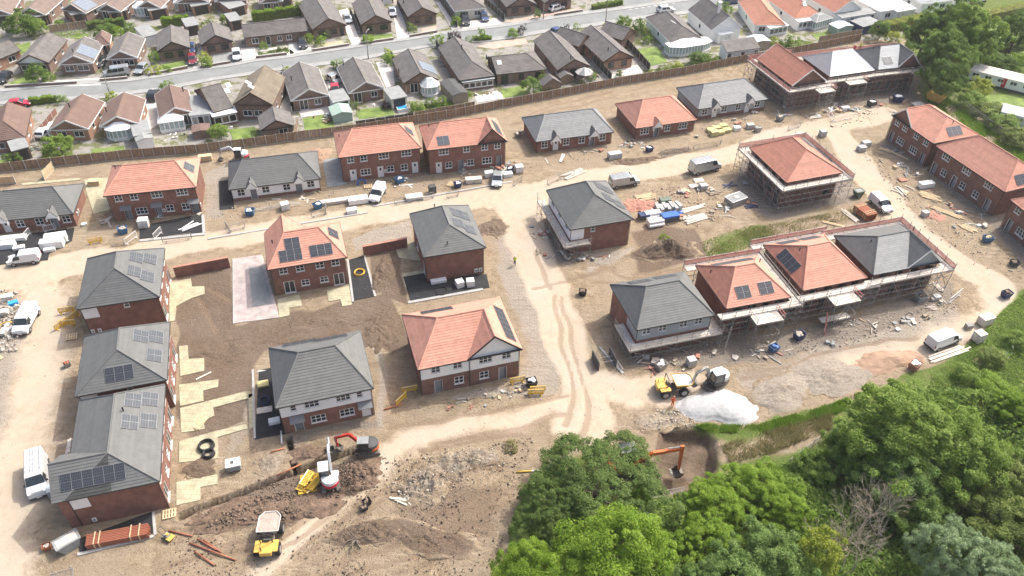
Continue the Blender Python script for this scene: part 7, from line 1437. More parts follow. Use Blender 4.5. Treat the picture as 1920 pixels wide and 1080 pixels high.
    for i in range(5): mb = MB(); y = -.38+i*.19; mb.obx((bx_-.56, y, bz-.36), (.2, .08, .06), 0, 0, .4); obj('tooth', mb.mesh('tooth', 'galv'), bk)
    return t
BM = ((.75, .3), (1.75, 2.25), (3.35, 1.7), (3.0, .2))
excavator('white excavator with red tail digging the trench beside yellow barriers', 621, 908, radians(104), radians(104), 'white_car', 'red_car', 'white_car', 1.05, ((.75, .3), (2.0, 2.2), (4.2, 1.6), (4.6, -.2)), tophat='white_car')
excavator('red orange excavator working by the grey house pair front', 692, 846, radians(195), radians(185), 'felt_dark', 'orange_paint', 'red_paint', 1.0, ((.75, .3), (2.0, 2.2), (3.6, 1.7), (3.5, .2)), tophat='felt_grey')
excavator('white excavator feeding gravel to the yellow dumper', 1342, 720, radians(230), radians(200), 'white_car', 'felt_grey', 'board_pale', 1.15, ((.75, .3), (1.6, 2.2), (2.7, 1.7), (3.0, .5)), tophat='white_car')
excavator('white mini excavator by the boundary fence behind the left terrace', 455, 300, radians(190), radians(188), 'white_car', 'red_car', 'white_car', .95, ((.75, .3), (1.9, 2.0), (3.5, 1.5), (4.0, -.2)), tophat='white_car')
excavator('orange excavator reaching out from behind the dark leafy tree', 1164, 888, radians(14), radians(10), 'orange_paint', 'felt_grey', 'orange_paint', 1.4, ((.75, .3), (2.3, 1.7), (4.7, 1.9), (4.85, -.9)), tophat='felt_grey')
def dumper(label, px, py, ang, s=1.0, load='white_bag', skipm='yellow_paint'):
    p = G(px, py, .05); t = thing('dumper', label, 'dumper', p, ang); t.scale = (s,)*3
    mb = MB(); mb.bx(-1.75, -.42, .5, 1.5, .42, .78).bx(-.3, -.5, .45, .2, .5, .7); bev(obj('chassis', mb.mesh('chassis', 'mud_steel'), t), .04)
    for x in (-1.15, 1.05):
        for y in (-.95, .95): wheel(t, x, y, .55, .42)
        mb = MB(); mb.tube((x, -.9, .55), (x, .9, .55), .1, 8); obj('axle', mb.mesh('axle', 'mud_steel'), t)
    mb = MB(); mb.prism([(-2.0, -.55), (-.75, -.55), (-.75, .55), (-2.0, .55)], .78, 1.32); bev(obj('engine_hood', mb.mesh('engine_hood', 'yellow_paint'), t), .08, 3)
    for y in (-1, 1): mb = MB(); mb.bx(-1.75, y*.78-.28, 1.12, -.55, y*.78+.28, 1.2); obj('mudguard', mb.mesh('mudguard', 'yellow_paint'), t)
    mb = MB(); mb.bx(-.75, -.3, .78, -.3, .3, 1.12).bx(-.8, -.3, 1.1, -.68, .3, 1.6); obj('seat', mb.mesh('seat', 'felt_dark'), t)
    mb = MB(); mb.path([(-.85, -.55, .8), (-.85, -.55, 2.5), (-.85, .55, 2.5), (-.85, .55, .8)], .05, 6); obj('roll_bar', mb.mesh('roll_bar', 'dark_trim'), t)
    mb = MB(); mb.tube((0, 0, .78), (-.15, 0, 1.45), .04, 6).torus((-.17, 0, 1.48), .2, .025, 12, 5); obj('steering_column', mb.mesh('steering_column', 'dark_trim'), t)
    lo = [(.35, -.55, .85), (1.55, -.55, .85), (1.55, .55, .85), (.35, .55, .85)]; hi = [(.0, -.98, 1.75), (1.75, -.98, 1.6), (2.25, -.55, 1.55), (2.25, .55, 1.55), (1.75, .98, 1.6), (.0, .98, 1.75)]
    mb = MB(); mb.add(lo+hi, [(3, 2, 1, 0), (0, 1, 5, 4), (1, 6, 5), (1, 2, 7, 6), (2, 8, 7), (2, 3, 9, 8), (3, 0, 4, 9)])
    sk = obj('skip', mb.mesh('skip', skipm), t)
    mb = MB(); mb.path([Vector(h_) for h_ in hi]+[Vector(hi[0])], .05, 5); obj('rim', mb.mesh('rim', skipm), sk)
    mb = MB(); c = (1.1, 0, 1.72); mb.add([(h_[0]*.95+.06, h_[1]*.93, h_[2]-.06) for h_ in hi]+[c], [(i, (i+1) % 6, 6) for i in range(6)]); obj('load', mb.mesh('load', load), sk)
    mb = MB(); mb.tube((-1.7, .35, 1.3), (-1.7, .35, 1.75), .05, 6); obj('exhaust', mb.mesh('exhaust', 'dark_trim'), t)
dumper('yellow dumper loaded with white gravel beside the white excavator', 1259, 732, radians(12), 1.1, 'gravel_white'); dumper('yellow dumper with pale empty skip at the bottom left', 507, 1016, radians(96), 1.12, 'sand_pink', 'patio_pale')
p = G(315, 1008, .05); t = thing('plate_compactor', 'small yellow and grey compactor beside the brown pipes', 'compactor', p, -.5)
mb = MB(); mb.bx(-.5, -.35, 0, .5, .35, .12, 0, -.08, 0); obj('base_plate', mb.mesh('base_plate', 'mud_steel'), t); mb = MB(); mb.bx(-.3, -.25, .15, .3, .25, .6); bev(obj('engine', mb.mesh('engine', 'felt_grey'), t), .06); mb = MB(); mb.bx(.15, -.4, .3, .75, .4, .42); bev(obj('guard', mb.mesh('guard', 'yellow_paint'), t), .04)
mb = MB(); mb.path([(-.3, -.25, .5), (-1.0, -.25, 1.0), (-1.0, .25, 1.0), (-.3, .25, .5)], .035, 6); obj('handle', mb.mesh('handle', 'dark_trim'), t); mb = MB(); mb.cyl((.1, 0, .7), .16, .2, 10); obj('tank', mb.mesh('tank', 'yellow_paint'), t)

# ================================================================== PEOPLE
def clothes(name, top, bottom='cloth_dark'):
    m = bpy.data.materials.new(name); m.use_nodes = True; nt = m.node_tree; L = nt.links.new; pb = nt.nodes['Principled BSDF']; pb.inputs['Roughness'].default_value = .85
    tc = _n(nt, 'ShaderNodeTexCoord'); sp = _n(nt, 'ShaderNodeSeparateXYZ'); L(tc.outputs['Object'], sp.inputs[0]); mr = _n(nt, 'ShaderNodeMapRange'); mr.inputs[2].default_value = 2; L(sp.outputs[2], mr.inputs[0])
    cr = _n(nt, 'ShaderNodeValToRGB'); cr.color_ramp.interpolation = 'CONSTANT'; e = cr.color_ramp.elements; e[0].position = 0; e[0].color = (.03, .025, .02, 1); e[1].position = .05; e[1].color = (*bottom, 1)
    for ps, c in ((.46, top), (.735, (.5, .3, .22))): k = e.new(ps); k.color = (*c, 1)
    L(mr.outputs[0], cr.inputs[0]); L(cr.outputs[0], pb.inputs['Base Color']); M[name] = m
clothes('worker_yellow', (.62, .68, .05), (.035, .04, .06)); clothes('worker_orange', (.8, .15, .03), (.8, .15, .03)); clothes('worker_red', (.5, .05, .06), (.05, .05, .06))
def person(label, px, py, z, ang, m, helmet='white_plastic', pose='stand'):
    st = .16 if pose == 'walk' else 0; J = {'pel': (0, 0, .95), 'ch': (.03, 0, 1.3), 'nk': (.02, 0, 1.48), 'hd': (.04, 0, 1.6), 'tp': (.03, 0, 1.72), 'lk': (.08+st, .1, .5), 'lf': (st*.6, .11, .07), 'lt': (.16+st*.6, .12, .04), 'rk': (.03-st*.5, -.1, .5), 'rf': (-st*1.5, -.11, .07), 'rt': (.16-st*1.5, -.12, .04), 'ls': (.0, .2, 1.42), 'le': (-.05+st, .27, 1.14), 'lh': (.12+st, .27, .92), 'ln': (.16+st, .26, .84), 'rs': (.0, -.2, 1.42), 're': (-.02-st*.3, -.27, 1.14), 'rh': (.14, -.26, .95), 'rn': (.2, -.25, .88), 'ns': (.15, 0, 1.6)}
    E = [('pel', 'ch'), ('ch', 'nk'), ('nk', 'hd'), ('hd', 'tp'), ('hd', 'ns'), ('pel', 'lk'), ('lk', 'lf'), ('lf', 'lt'), ('pel', 'rk'), ('rk', 'rf'), ('rf', 'rt'), ('ch', 'ls'), ('ls', 'le'), ('le', 'lh'), ('lh', 'ln'), ('ch', 'rs'), ('rs', 're'), ('re', 'rh'), ('rh', 'rn')]
    RR = {'pel': (.16, .13), 'ch': (.17, .12), 'nk': (.06, .06), 'hd': (.1, .1), 'tp': (.08, .08), 'ns': (.025, .02), 'lk': (.075,)*2, 'rk': (.075,)*2, 'lf': (.055,)*2, 'rf': (.055,)*2, 'lt': (.045, .04), 'rt': (.045, .04), 'ls': (.08,)*2, 'rs': (.08,)*2, 'le': (.055,)*2, 're': (.055,)*2, 'lh': (.038,)*2, 'rh': (.038,)*2, 'ln': (.03, .02), 'rn': (.03, .02)}
    ks = list(J); me = bpy.data.meshes.new('person'); me.from_pydata([J[k] for k in ks], [(ks.index(a), ks.index(b)) for a, b in E], []); me.materials.append(M[m])
    p = G(px, py, z); o = tag(obj('person', me, None, (p.x, p.y, z), ang), label, 'person'); md = o.modifiers.new('skin', 'SKIN'); md.use_smooth_shade = True
    for k, sv in zip(ks, me.skin_vertices[0].data): sv.radius = RR[k]; sv.use_root = (k == 'pel')
    sb = o.modifiers.new('sub', 'SUBSURF'); sb.levels = 1; sb.render_levels = 1
    mb = MB(); n = 10; rg = [(.125, 1.68), (.12, 1.75), (.085, 1.81), (.0, 1.835)]; vs = [(.03+r*cos(2*pi*i/n), r*sin(2*pi*i/n), zz) for r, zz in rg for i in range(n)]; fs = [(j*n+i, j*n+(i+1) % n, (j+1)*n+(i+1) % n, (j+1)*n+i) for j in range(3) for i in range(n)]
    mb.add(vs, fs).obx((.14, 0, 1.69), (.1, .16, .02)); obj('helmet', mb.mesh('helmet', helmet), o)
person('worker in yellow vest and dark trousers walking up the branch track', 965, 497, .06, 1.4, 'worker_yellow', pose='walk'); person('worker in full orange clothing standing below the yellow dumper', 1260, 762, .06, 1.2, 'worker_orange', 'orange_pipe')
person('worker in red top on the back scaffold of white membrane roof', 1600, 98, 4.35, 1, 'worker_red'); person('worker in yellow on the back scaffold of far terrace', 1612, 94, 4.35, 2, 'worker_yellow'); person('worker on the front scaffold of the grey far end house', 1713, 125, 4.35, 2, 'worker_red'); person('worker in red between the two right hand terraces', 1749, 306, .06, -2, 'worker_red')

# ---- loose building waste on the verges
def debris(label, poly, n, mats, seed, smax=1.0):
    rg = random.Random(seed); P = [tuple(p) for p in GP(poly)]; xs = [p[0] for p in P]; ys = [p[1] for p in P]; mb = MB(); k = 0
    cx = cy = None
    while k < n:
        if cx is None or rg.random() < .2: cx, cy = rg.uniform(min(xs), max(xs)), rg.uniform(min(ys), max(ys))
        x, y = cx+rg.gauss(0, .9), cy+rg.gauss(0, .9)
        if rg.random() < .02: cx = None
        if not inpoly(np.array([x]), np.array([y]), P)[0]: cx = None; continue
        k += 1; q = rg.random(); mi = rg.randrange(len(mats))
        for j in range(rg.choice((1, 1, 2, 4))):
            sz = (rg.uniform(.6, 2.2)*smax, rg.uniform(.06, .2), .05) if q < .45 else ((rg.uniform(.3, .9)*smax, rg.uniform(.25, .6), rg.uniform(.05, .35)) if q < .85 else (rg.uniform(.15, .4), rg.uniform(.1, .3), .12))
            mb.obx((x+rg.uniform(-.5, .5), y+rg.uniform(-.5, .5), .08+sz[2]/2+.03*j), sz, rg.uniform(0, 3.14), rg.uniform(-.08, .08), rg.uniform(-.06, .06), mi)
    stuff('building_debris', mb.mesh('building_debris', *mats), label, 'debris')
DM = ('board_pale', 'white_bag', 'timber', 'concrete', 'felt_grey', 'timber_old', 'brick_pile', 'stone', 'concrete_dark', 'board')
debris('offcuts and wrappers strewn along the verge before the north row', [(0, 432), (200, 424), (420, 402), (620, 372), (800, 350), (960, 330), (1160, 290), (1430, 225), (1430, 205), (1160, 268), (960, 305), (800, 330), (620, 352), (420, 392), (200, 412)], 75, DM, 1)
debris('offcuts and broken blocks strewn over the middle yard', [(1190, 365), (1400, 340), (1420, 385), (1330, 430), (1200, 420)], 55, DM, 2); debris('waste timber and blocks below the near scaffolds', [(1140, 660), (1340, 655), (1620, 600), (1790, 545), (1800, 575), (1620, 640), (1360, 690), (1160, 700)], 48, DM, 3)
debris('waste timber and blocks before the right hand terraces', [(1600, 268), (1690, 262), (1780, 350), (1920, 470), (1920, 510), (1800, 440), (1680, 350)], 52, DM, 4); debris('waste materials before the far scaffolded terrace', [(1440, 205), (1560, 195), (1730, 180), (1740, 200), (1600, 225), (1470, 232)], 70, DM, 5)
debris('scrap around the left column and left pile', [(-20, 545), (20, 540), (40, 640), (10, 700), (-20, 700)], 40, DM, 6); debris('offcuts around the house with the white gable', [(760, 760), (980, 722), (1000, 735), (960, 750), (780, 780)], 22, DM, 7, .5); debris('offcuts around the lone grey hipped house and orange scaffold house', [(980, 410), (1050, 440), (1180, 470), (1190, 480), (1060, 500), (1000, 480)], 40, DM, 8, .7); debris('garden furniture and odds and ends in the old back gardens', [(0, 290), (280, 268), (560, 240), (720, 215), (900, 185), (1150, 145), (1140, 130), (900, 165), (720, 195), (560, 215), (280, 250), (0, 275)], 90, ('white_plastic', 'timber_old', 'felt_dark', 'patio_pale', 'fence_wood', 'green_skip'), 9, .6)
# ================================================================== VEGETATION
def leaf_quads(P, N, size, rg, asp=.62):
    """diamond leaves at P facing roughly N"""
    n = len(P); r = rg.normal(size=(n, 3)); N = N/np.linalg.norm(N, axis=1, keepdims=True); t = np.cross(N, r); t /= np.linalg.norm(t, axis=1, keepdims=True)+1e-9; b = np.cross(N, t)
    s = (size*rg.uniform(.65, 1.35, n))[:, None]; V = np.stack([P-t*s, P+b*s*asp-N*s*.15, P+t*s, P-b*s*asp-N*s*.15], 1)
    return V.reshape(-1, 3), np.arange(n*4).reshape(n, 4)
def crown(name, rx, ry, rz, ncl, per, leaf, rc, seed, low=-.45, m='leaf_mid', shellmin=.62, out=.1):
    rg = np.random.default_rng(seed); d = rg.normal(size=(ncl*3, 3)); d /= np.linalg.norm(d, axis=1, keepdims=True); d = d[d[:, 2] > low][:ncl]; k = len(d)
    lump = .97+.15*np.sin(6*d[:, 0]+seed)+.13*np.sin(d[:, 1]*5+seed*1.7)+.1*np.sin(d[:, 2]*6+seed*.6)+.1*np.sin(d[:, 0]*11+d[:, 1]*7+seed)
    f = (rg.uniform(shellmin, 1.0, k)**.7+(rg.uniform(0, 1, k) < out)*rg.uniform(.04, .12, k))*lump; C = d*f[:, None]*np.array([rx, ry, rz])
    rcl = rc*rg.uniform(.45, 1.5, k); u = rg.normal(size=(k, per, 3)); u[..., 2] = u[..., 2]*.8+.35; u += d[:, None]*.5; u /= np.linalg.norm(u, axis=2, keepdims=True)
    P = C[:, None]+u*rcl[:, None, None]*rg.uniform(.45, 1.0, (k, per, 1))*np.array([1, 1, .75]); N = u*.8+rg.normal(size=u.shape)*.46+np.array([.15, .1, .6])
    V, Q = leaf_quads(P.reshape(-1, 3), N.reshape(-1, 3), leaf, rg); return npmesh(name, V, Q, [m])
CR = {'big0': crown('crown', 6, 6, 5, 190, 250, .135, .95, 1, shellmin=.42), 'big1': crown('crown', 6, 6, 5, 230, 210, .13, .85, 2, shellmin=.42), 'fine': crown('crown', 8, 8, 5, 620, 120, .11, .72, 3, -.3, shellmin=.78, out=.02), 'lumpy': crown('crown', 6, 6, 5, 125, 390, .13, 1.2, 4, shellmin=.5), 'med0': crown('crown', 3, 3, 2.6, 90, 90, .13, .75, 5), 'med1': crown('crown', 3, 3, 2.8, 70, 110, .13, .85, 6), 'bush0': crown('crown', 1, 1, .9, 42, 34, .075, .34, 7, -.7), 'bush1': crown('crown', 1, 1, .85, 36, 38, .08, .36, 8, -.7), 'ball': crown('crown', 1, 1, 1, 120, 16, .06, .16, 9, -.9, shellmin=.93)}
RAD = {'big0': 6, 'big1': 6, 'fine': 8, 'lumpy': 6, 'med0': 3, 'med1': 3, 'bush0': 1, 'bush1': 1, 'ball': 1}; RZ = {'big0': 5, 'big1': 5, 'fine': 5, 'lumpy': 5, 'med0': 2.6, 'med1': 2.8, 'bush0': .9, 'bush1': .85, 'ball': 1}
def trunk_mesh(hc, r, spread, seed, limbs=6):
    rr = random.Random(seed); mb = MB(); top = Vector((rr.uniform(-.3, .3), rr.uniform(-.3, .3), hc*.62)); mb.tube((0, 0, -.2), top*.5+Vector((.05, 0, 0)), r, 8, r*.8).tube(top*.5+Vector((.05, 0, 0)), top, r*.8, 8, r*.6)
    for i in range(limbs):
        a = 2*pi*i/limbs+rr.uniform(-.3, .3); p = top*rr.uniform(.75, 1); q = p+Vector((cos(a)*spread*.4, sin(a)*spread*.4, hc*.25)); e = q+Vector((cos(a+.3)*spread*.35, sin(a+.3)*spread*.35, hc*rr.uniform(.1, .3)))
        mb.tube(p, q, r*.45, 6, r*.28).tube(q, e, r*.28, 5, r*.08)
        for j in (-.7, .7): mb.tube(q, q+Vector((cos(a+j)*spread*.3, sin(a+j)*spread*.3, hc*.15)), r*.2, 5, r*.05)
    return mb.mesh('trunk', 'bark')
def colored(o, m):
    o.data.materials  # shared crown mesh, own leaf colour
    o.material_slots[0].link = 'OBJECT'; o.material_slots[0].material = M[m]; return o
def tree(label, px, py, zc, r, proto, m, rz=None, name='tree', group=None, tr=.25, seed=None, ry=None):
    p = G(px, py, zc); sd = int(abs(px*7+py*13)) if seed is None else seed; rr = random.Random(sd); t = thing(name, label, 'tree' if name.endswith('tree') else 'shrub', (p.x, p.y, 0), 0, group); s = r/RAD[proto]; sz = (rz or r*.85)/RZ[proto]
    obj('trunk', trunk_mesh(max(zc, .4), tr*max(.3, r/5), r*.8, sd, 6 if r > 2 else 4), t)
    colored(obj('crown', CR[proto], t, (0, 0, zc), rr.uniform(0, 6.28), scale=(s, s*(ry or 1), sz)), m); return t
# the wood at the bottom right
tree('broad dark olive leafed tree beside the orange excavator', 1120, 912, 3.0, 6.6, 'fine', 'leaf_deep', 3.0, tr=.35)
tree('dark olive tree edge left of the bright green trees', 1040, 962, 2.2, 3.8, 'fine', 'leaf_deep', 2.6)
tree('bright green domed tree at the bottom centre right', 1160, 1032, 5.5, 5.0, 'lumpy', 'leaf_bright', 4.4, tr=.35)
tree('bright green tree at the bottom edge, leftmost of the wood', 985, 1060, 3.5, 2.8, 'lumpy', 'leaf_bright', 2.6)
tree('bright green tree cut by the bottom edge below the domed tree', 1080, 1092, 4, 3.8, 'lumpy', 'leaf_bright', 3.2)
tree('small bright green sapling against the dark olive tree', 1200, 938, 2.6, 1.2, 'med0', 'leaf_bright', 1.5)
tree('yellow green sapling behind the bright green sapling', 1212, 912, 2, 1.0, 'med1', 'leaf_yellow', .9)
tree('yellow green bushy tree right of the bright domed tree', 1345, 950, 2.2, 3.4, 'big1', 'leaf_bright', 2.2)
tree('mid green scrub tree above the yellow green bush', 1425, 915, 2.0, 3.3, 'big0', 'leaf_bright', 2.0)
tree('yellow green tree at the bottom, between dark and bright crowns', 1330, 1020, 3, 3.3, 'big1', 'leaf_bright', 2.4)
tree('dark blue green tree at the bottom edge', 1440, 1048, 4, 3.8, 'big0', 'leaf_blue', 3.4)
tree('dark blue green tree cut by the bottom edge', 1370, 1100, 4, 4.2, 'big1', 'leaf_blue', 3.6)
tree('slim yellow leafed tree left of the bare branches', 1540, 1035, 4.5, 1.9, 'med0', 'leaf_yellow', 2.8)
tree('large mottled green tree overhanging the grey gravel heap', 1695, 815, 5.8, 6.3, 'big1', 'leaf_mid', 5.2, tr=.4)
tree('grey green tree right of the large mottled tree', 1795, 850, 5, 5.0, 'big0', 'leaf_mid', 4.4, tr=.35)
tree('blue green tree below the large mottled tree', 1690, 905, 4, 4.2, 'big0', 'leaf_blue', 3.4)
tree('pale silver leafed tree at the bottom right', 1790, 1052, 4.5, 3.6, 'fine', 'leaf_silver', 3.6)
tree('pale silver leafed tree cut by the bottom right edge', 1850, 1085, 4.5, 3.4, 'fine', 'leaf_silver', 3.4)
tree('dark scrubby tree at the right edge', 1890, 915, 3.2, 4.2, 'big1', 'leaf_olive', 3.2)
tree('olive scrub tree at the right edge, lower', 1900, 1000, 3.5, 4.6, 'big0', 'leaf_olive', 3.4)
tree('yellow tinged bush at the right edge', 1908, 765, 2.0, 2.6, 'big1', 'leaf_bright', 1.9)
for lab, x, y, r, m in (('low scrub bush on the bank nearest the white van', 1812, 705, 1.5, 'leaf_mid'), ('low scrub bush in the middle of the right bank', 1862, 672, 1.6, 'leaf_olive'), ('low scrub bush at the right edge of the bank', 1908, 640, 1.7, 'leaf_mid'), ('bright scrub bush low on the right bank', 1856, 726, 2.0, 'leaf_bright')): tree(lab, x, y, .8, r, 'med1', m, 1.1, 'shrub')
tree('dark green tree above the bare branches', 1625, 880, 2.6, 3.6, 'big1', 'leaf_dark', 2.6)
tree('dark leafy tree right of the bare branches', 1730, 965, 2.6, 3.2, 'big0', 'leaf_dark', 2.4)
tree('green scrub tree left of the bare branches', 1475, 960, 2.4, 2.8, 'big1', 'leaf_bright', 2.2)
tree('low leafy bush at the end of the wire fence', 1520, 872, 1.0, 2.0, 'med0', 'leaf_mid', 1.2)
tree('dense green bush between wire fence and mottled tree', 1590, 842, 2.0, 2.8, 'big0', 'leaf_mid', 2.1)
# tall trees at the top right
for lab, x, y, z, r, rz, m in (('tallest dark tree beside the far scaffolded terrace', 1800, 58, 8, 6.2, 7.2, 'leaf_mid'), ('dark tree in front of the tallest tree', 1768, 105, 7, 5.2, 5.6, 'leaf_dark'), ('left dark tree behind the far terrace end', 1738, 62, 6, 4.8, 5.2, 'leaf_dark'), ('low dark tree over the yellow skip', 1770, 150, 4.5, 4.2, 4.2, 'leaf_dark'), ('rear green tree right of the tallest tree', 1832, 88, 5.5, 4.2, 4.6, 'leaf_mid'), ('dark tree at the top right edge', 1908, 62, 5, 4.5, 4.6, 'leaf_dark')): tree(lab, x, y, z, r, 'big0' if x % 4 else 'big1', m, rz, tr=.35)
for lab, x, y, z, r, m in (('yellow green bush beside the caravan', 1835, 165, 1.6, 2.4, 'leaf_yellow'), ('dark shrub along the mesh fence, upper', 1820, 190, 1.3, 2.6, 'leaf_mid'), ('dark shrub along the mesh fence, middle', 1852, 208, 1.3, 2.6, 'leaf_olive'), ('dark shrub along the mesh fence, lower', 1880, 232, 1.3, 2.6, 'leaf_mid'), ('dark shrub along the mesh fence at the right edge', 1908, 258, 1.3, 2.6, 'leaf_olive'), ('dark shrub below the caravan hedge', 1850, 110, 1.5, 2.6, 'leaf_dark'), ('dark shrub in the caravan field hedge', 1880, 118, 1.5, 2.6, 'leaf_dark'), ('yellow green shrub at the far field edge', 1905, 118, 1.5, 2.2, 'leaf_bright'), ('shrub behind the fence left of tall trees', 1650, 60, 2.0, 2.0, 'leaf_dark'), ('yellow shrub behind the fence near far terrace roof', 1672, 72, 1.2, 1.8, 'leaf_yellow')): tree(lab, x, y, z, r, 'med0' if int(x) % 2 else 'med1', m, z*1.15, 'shrub')
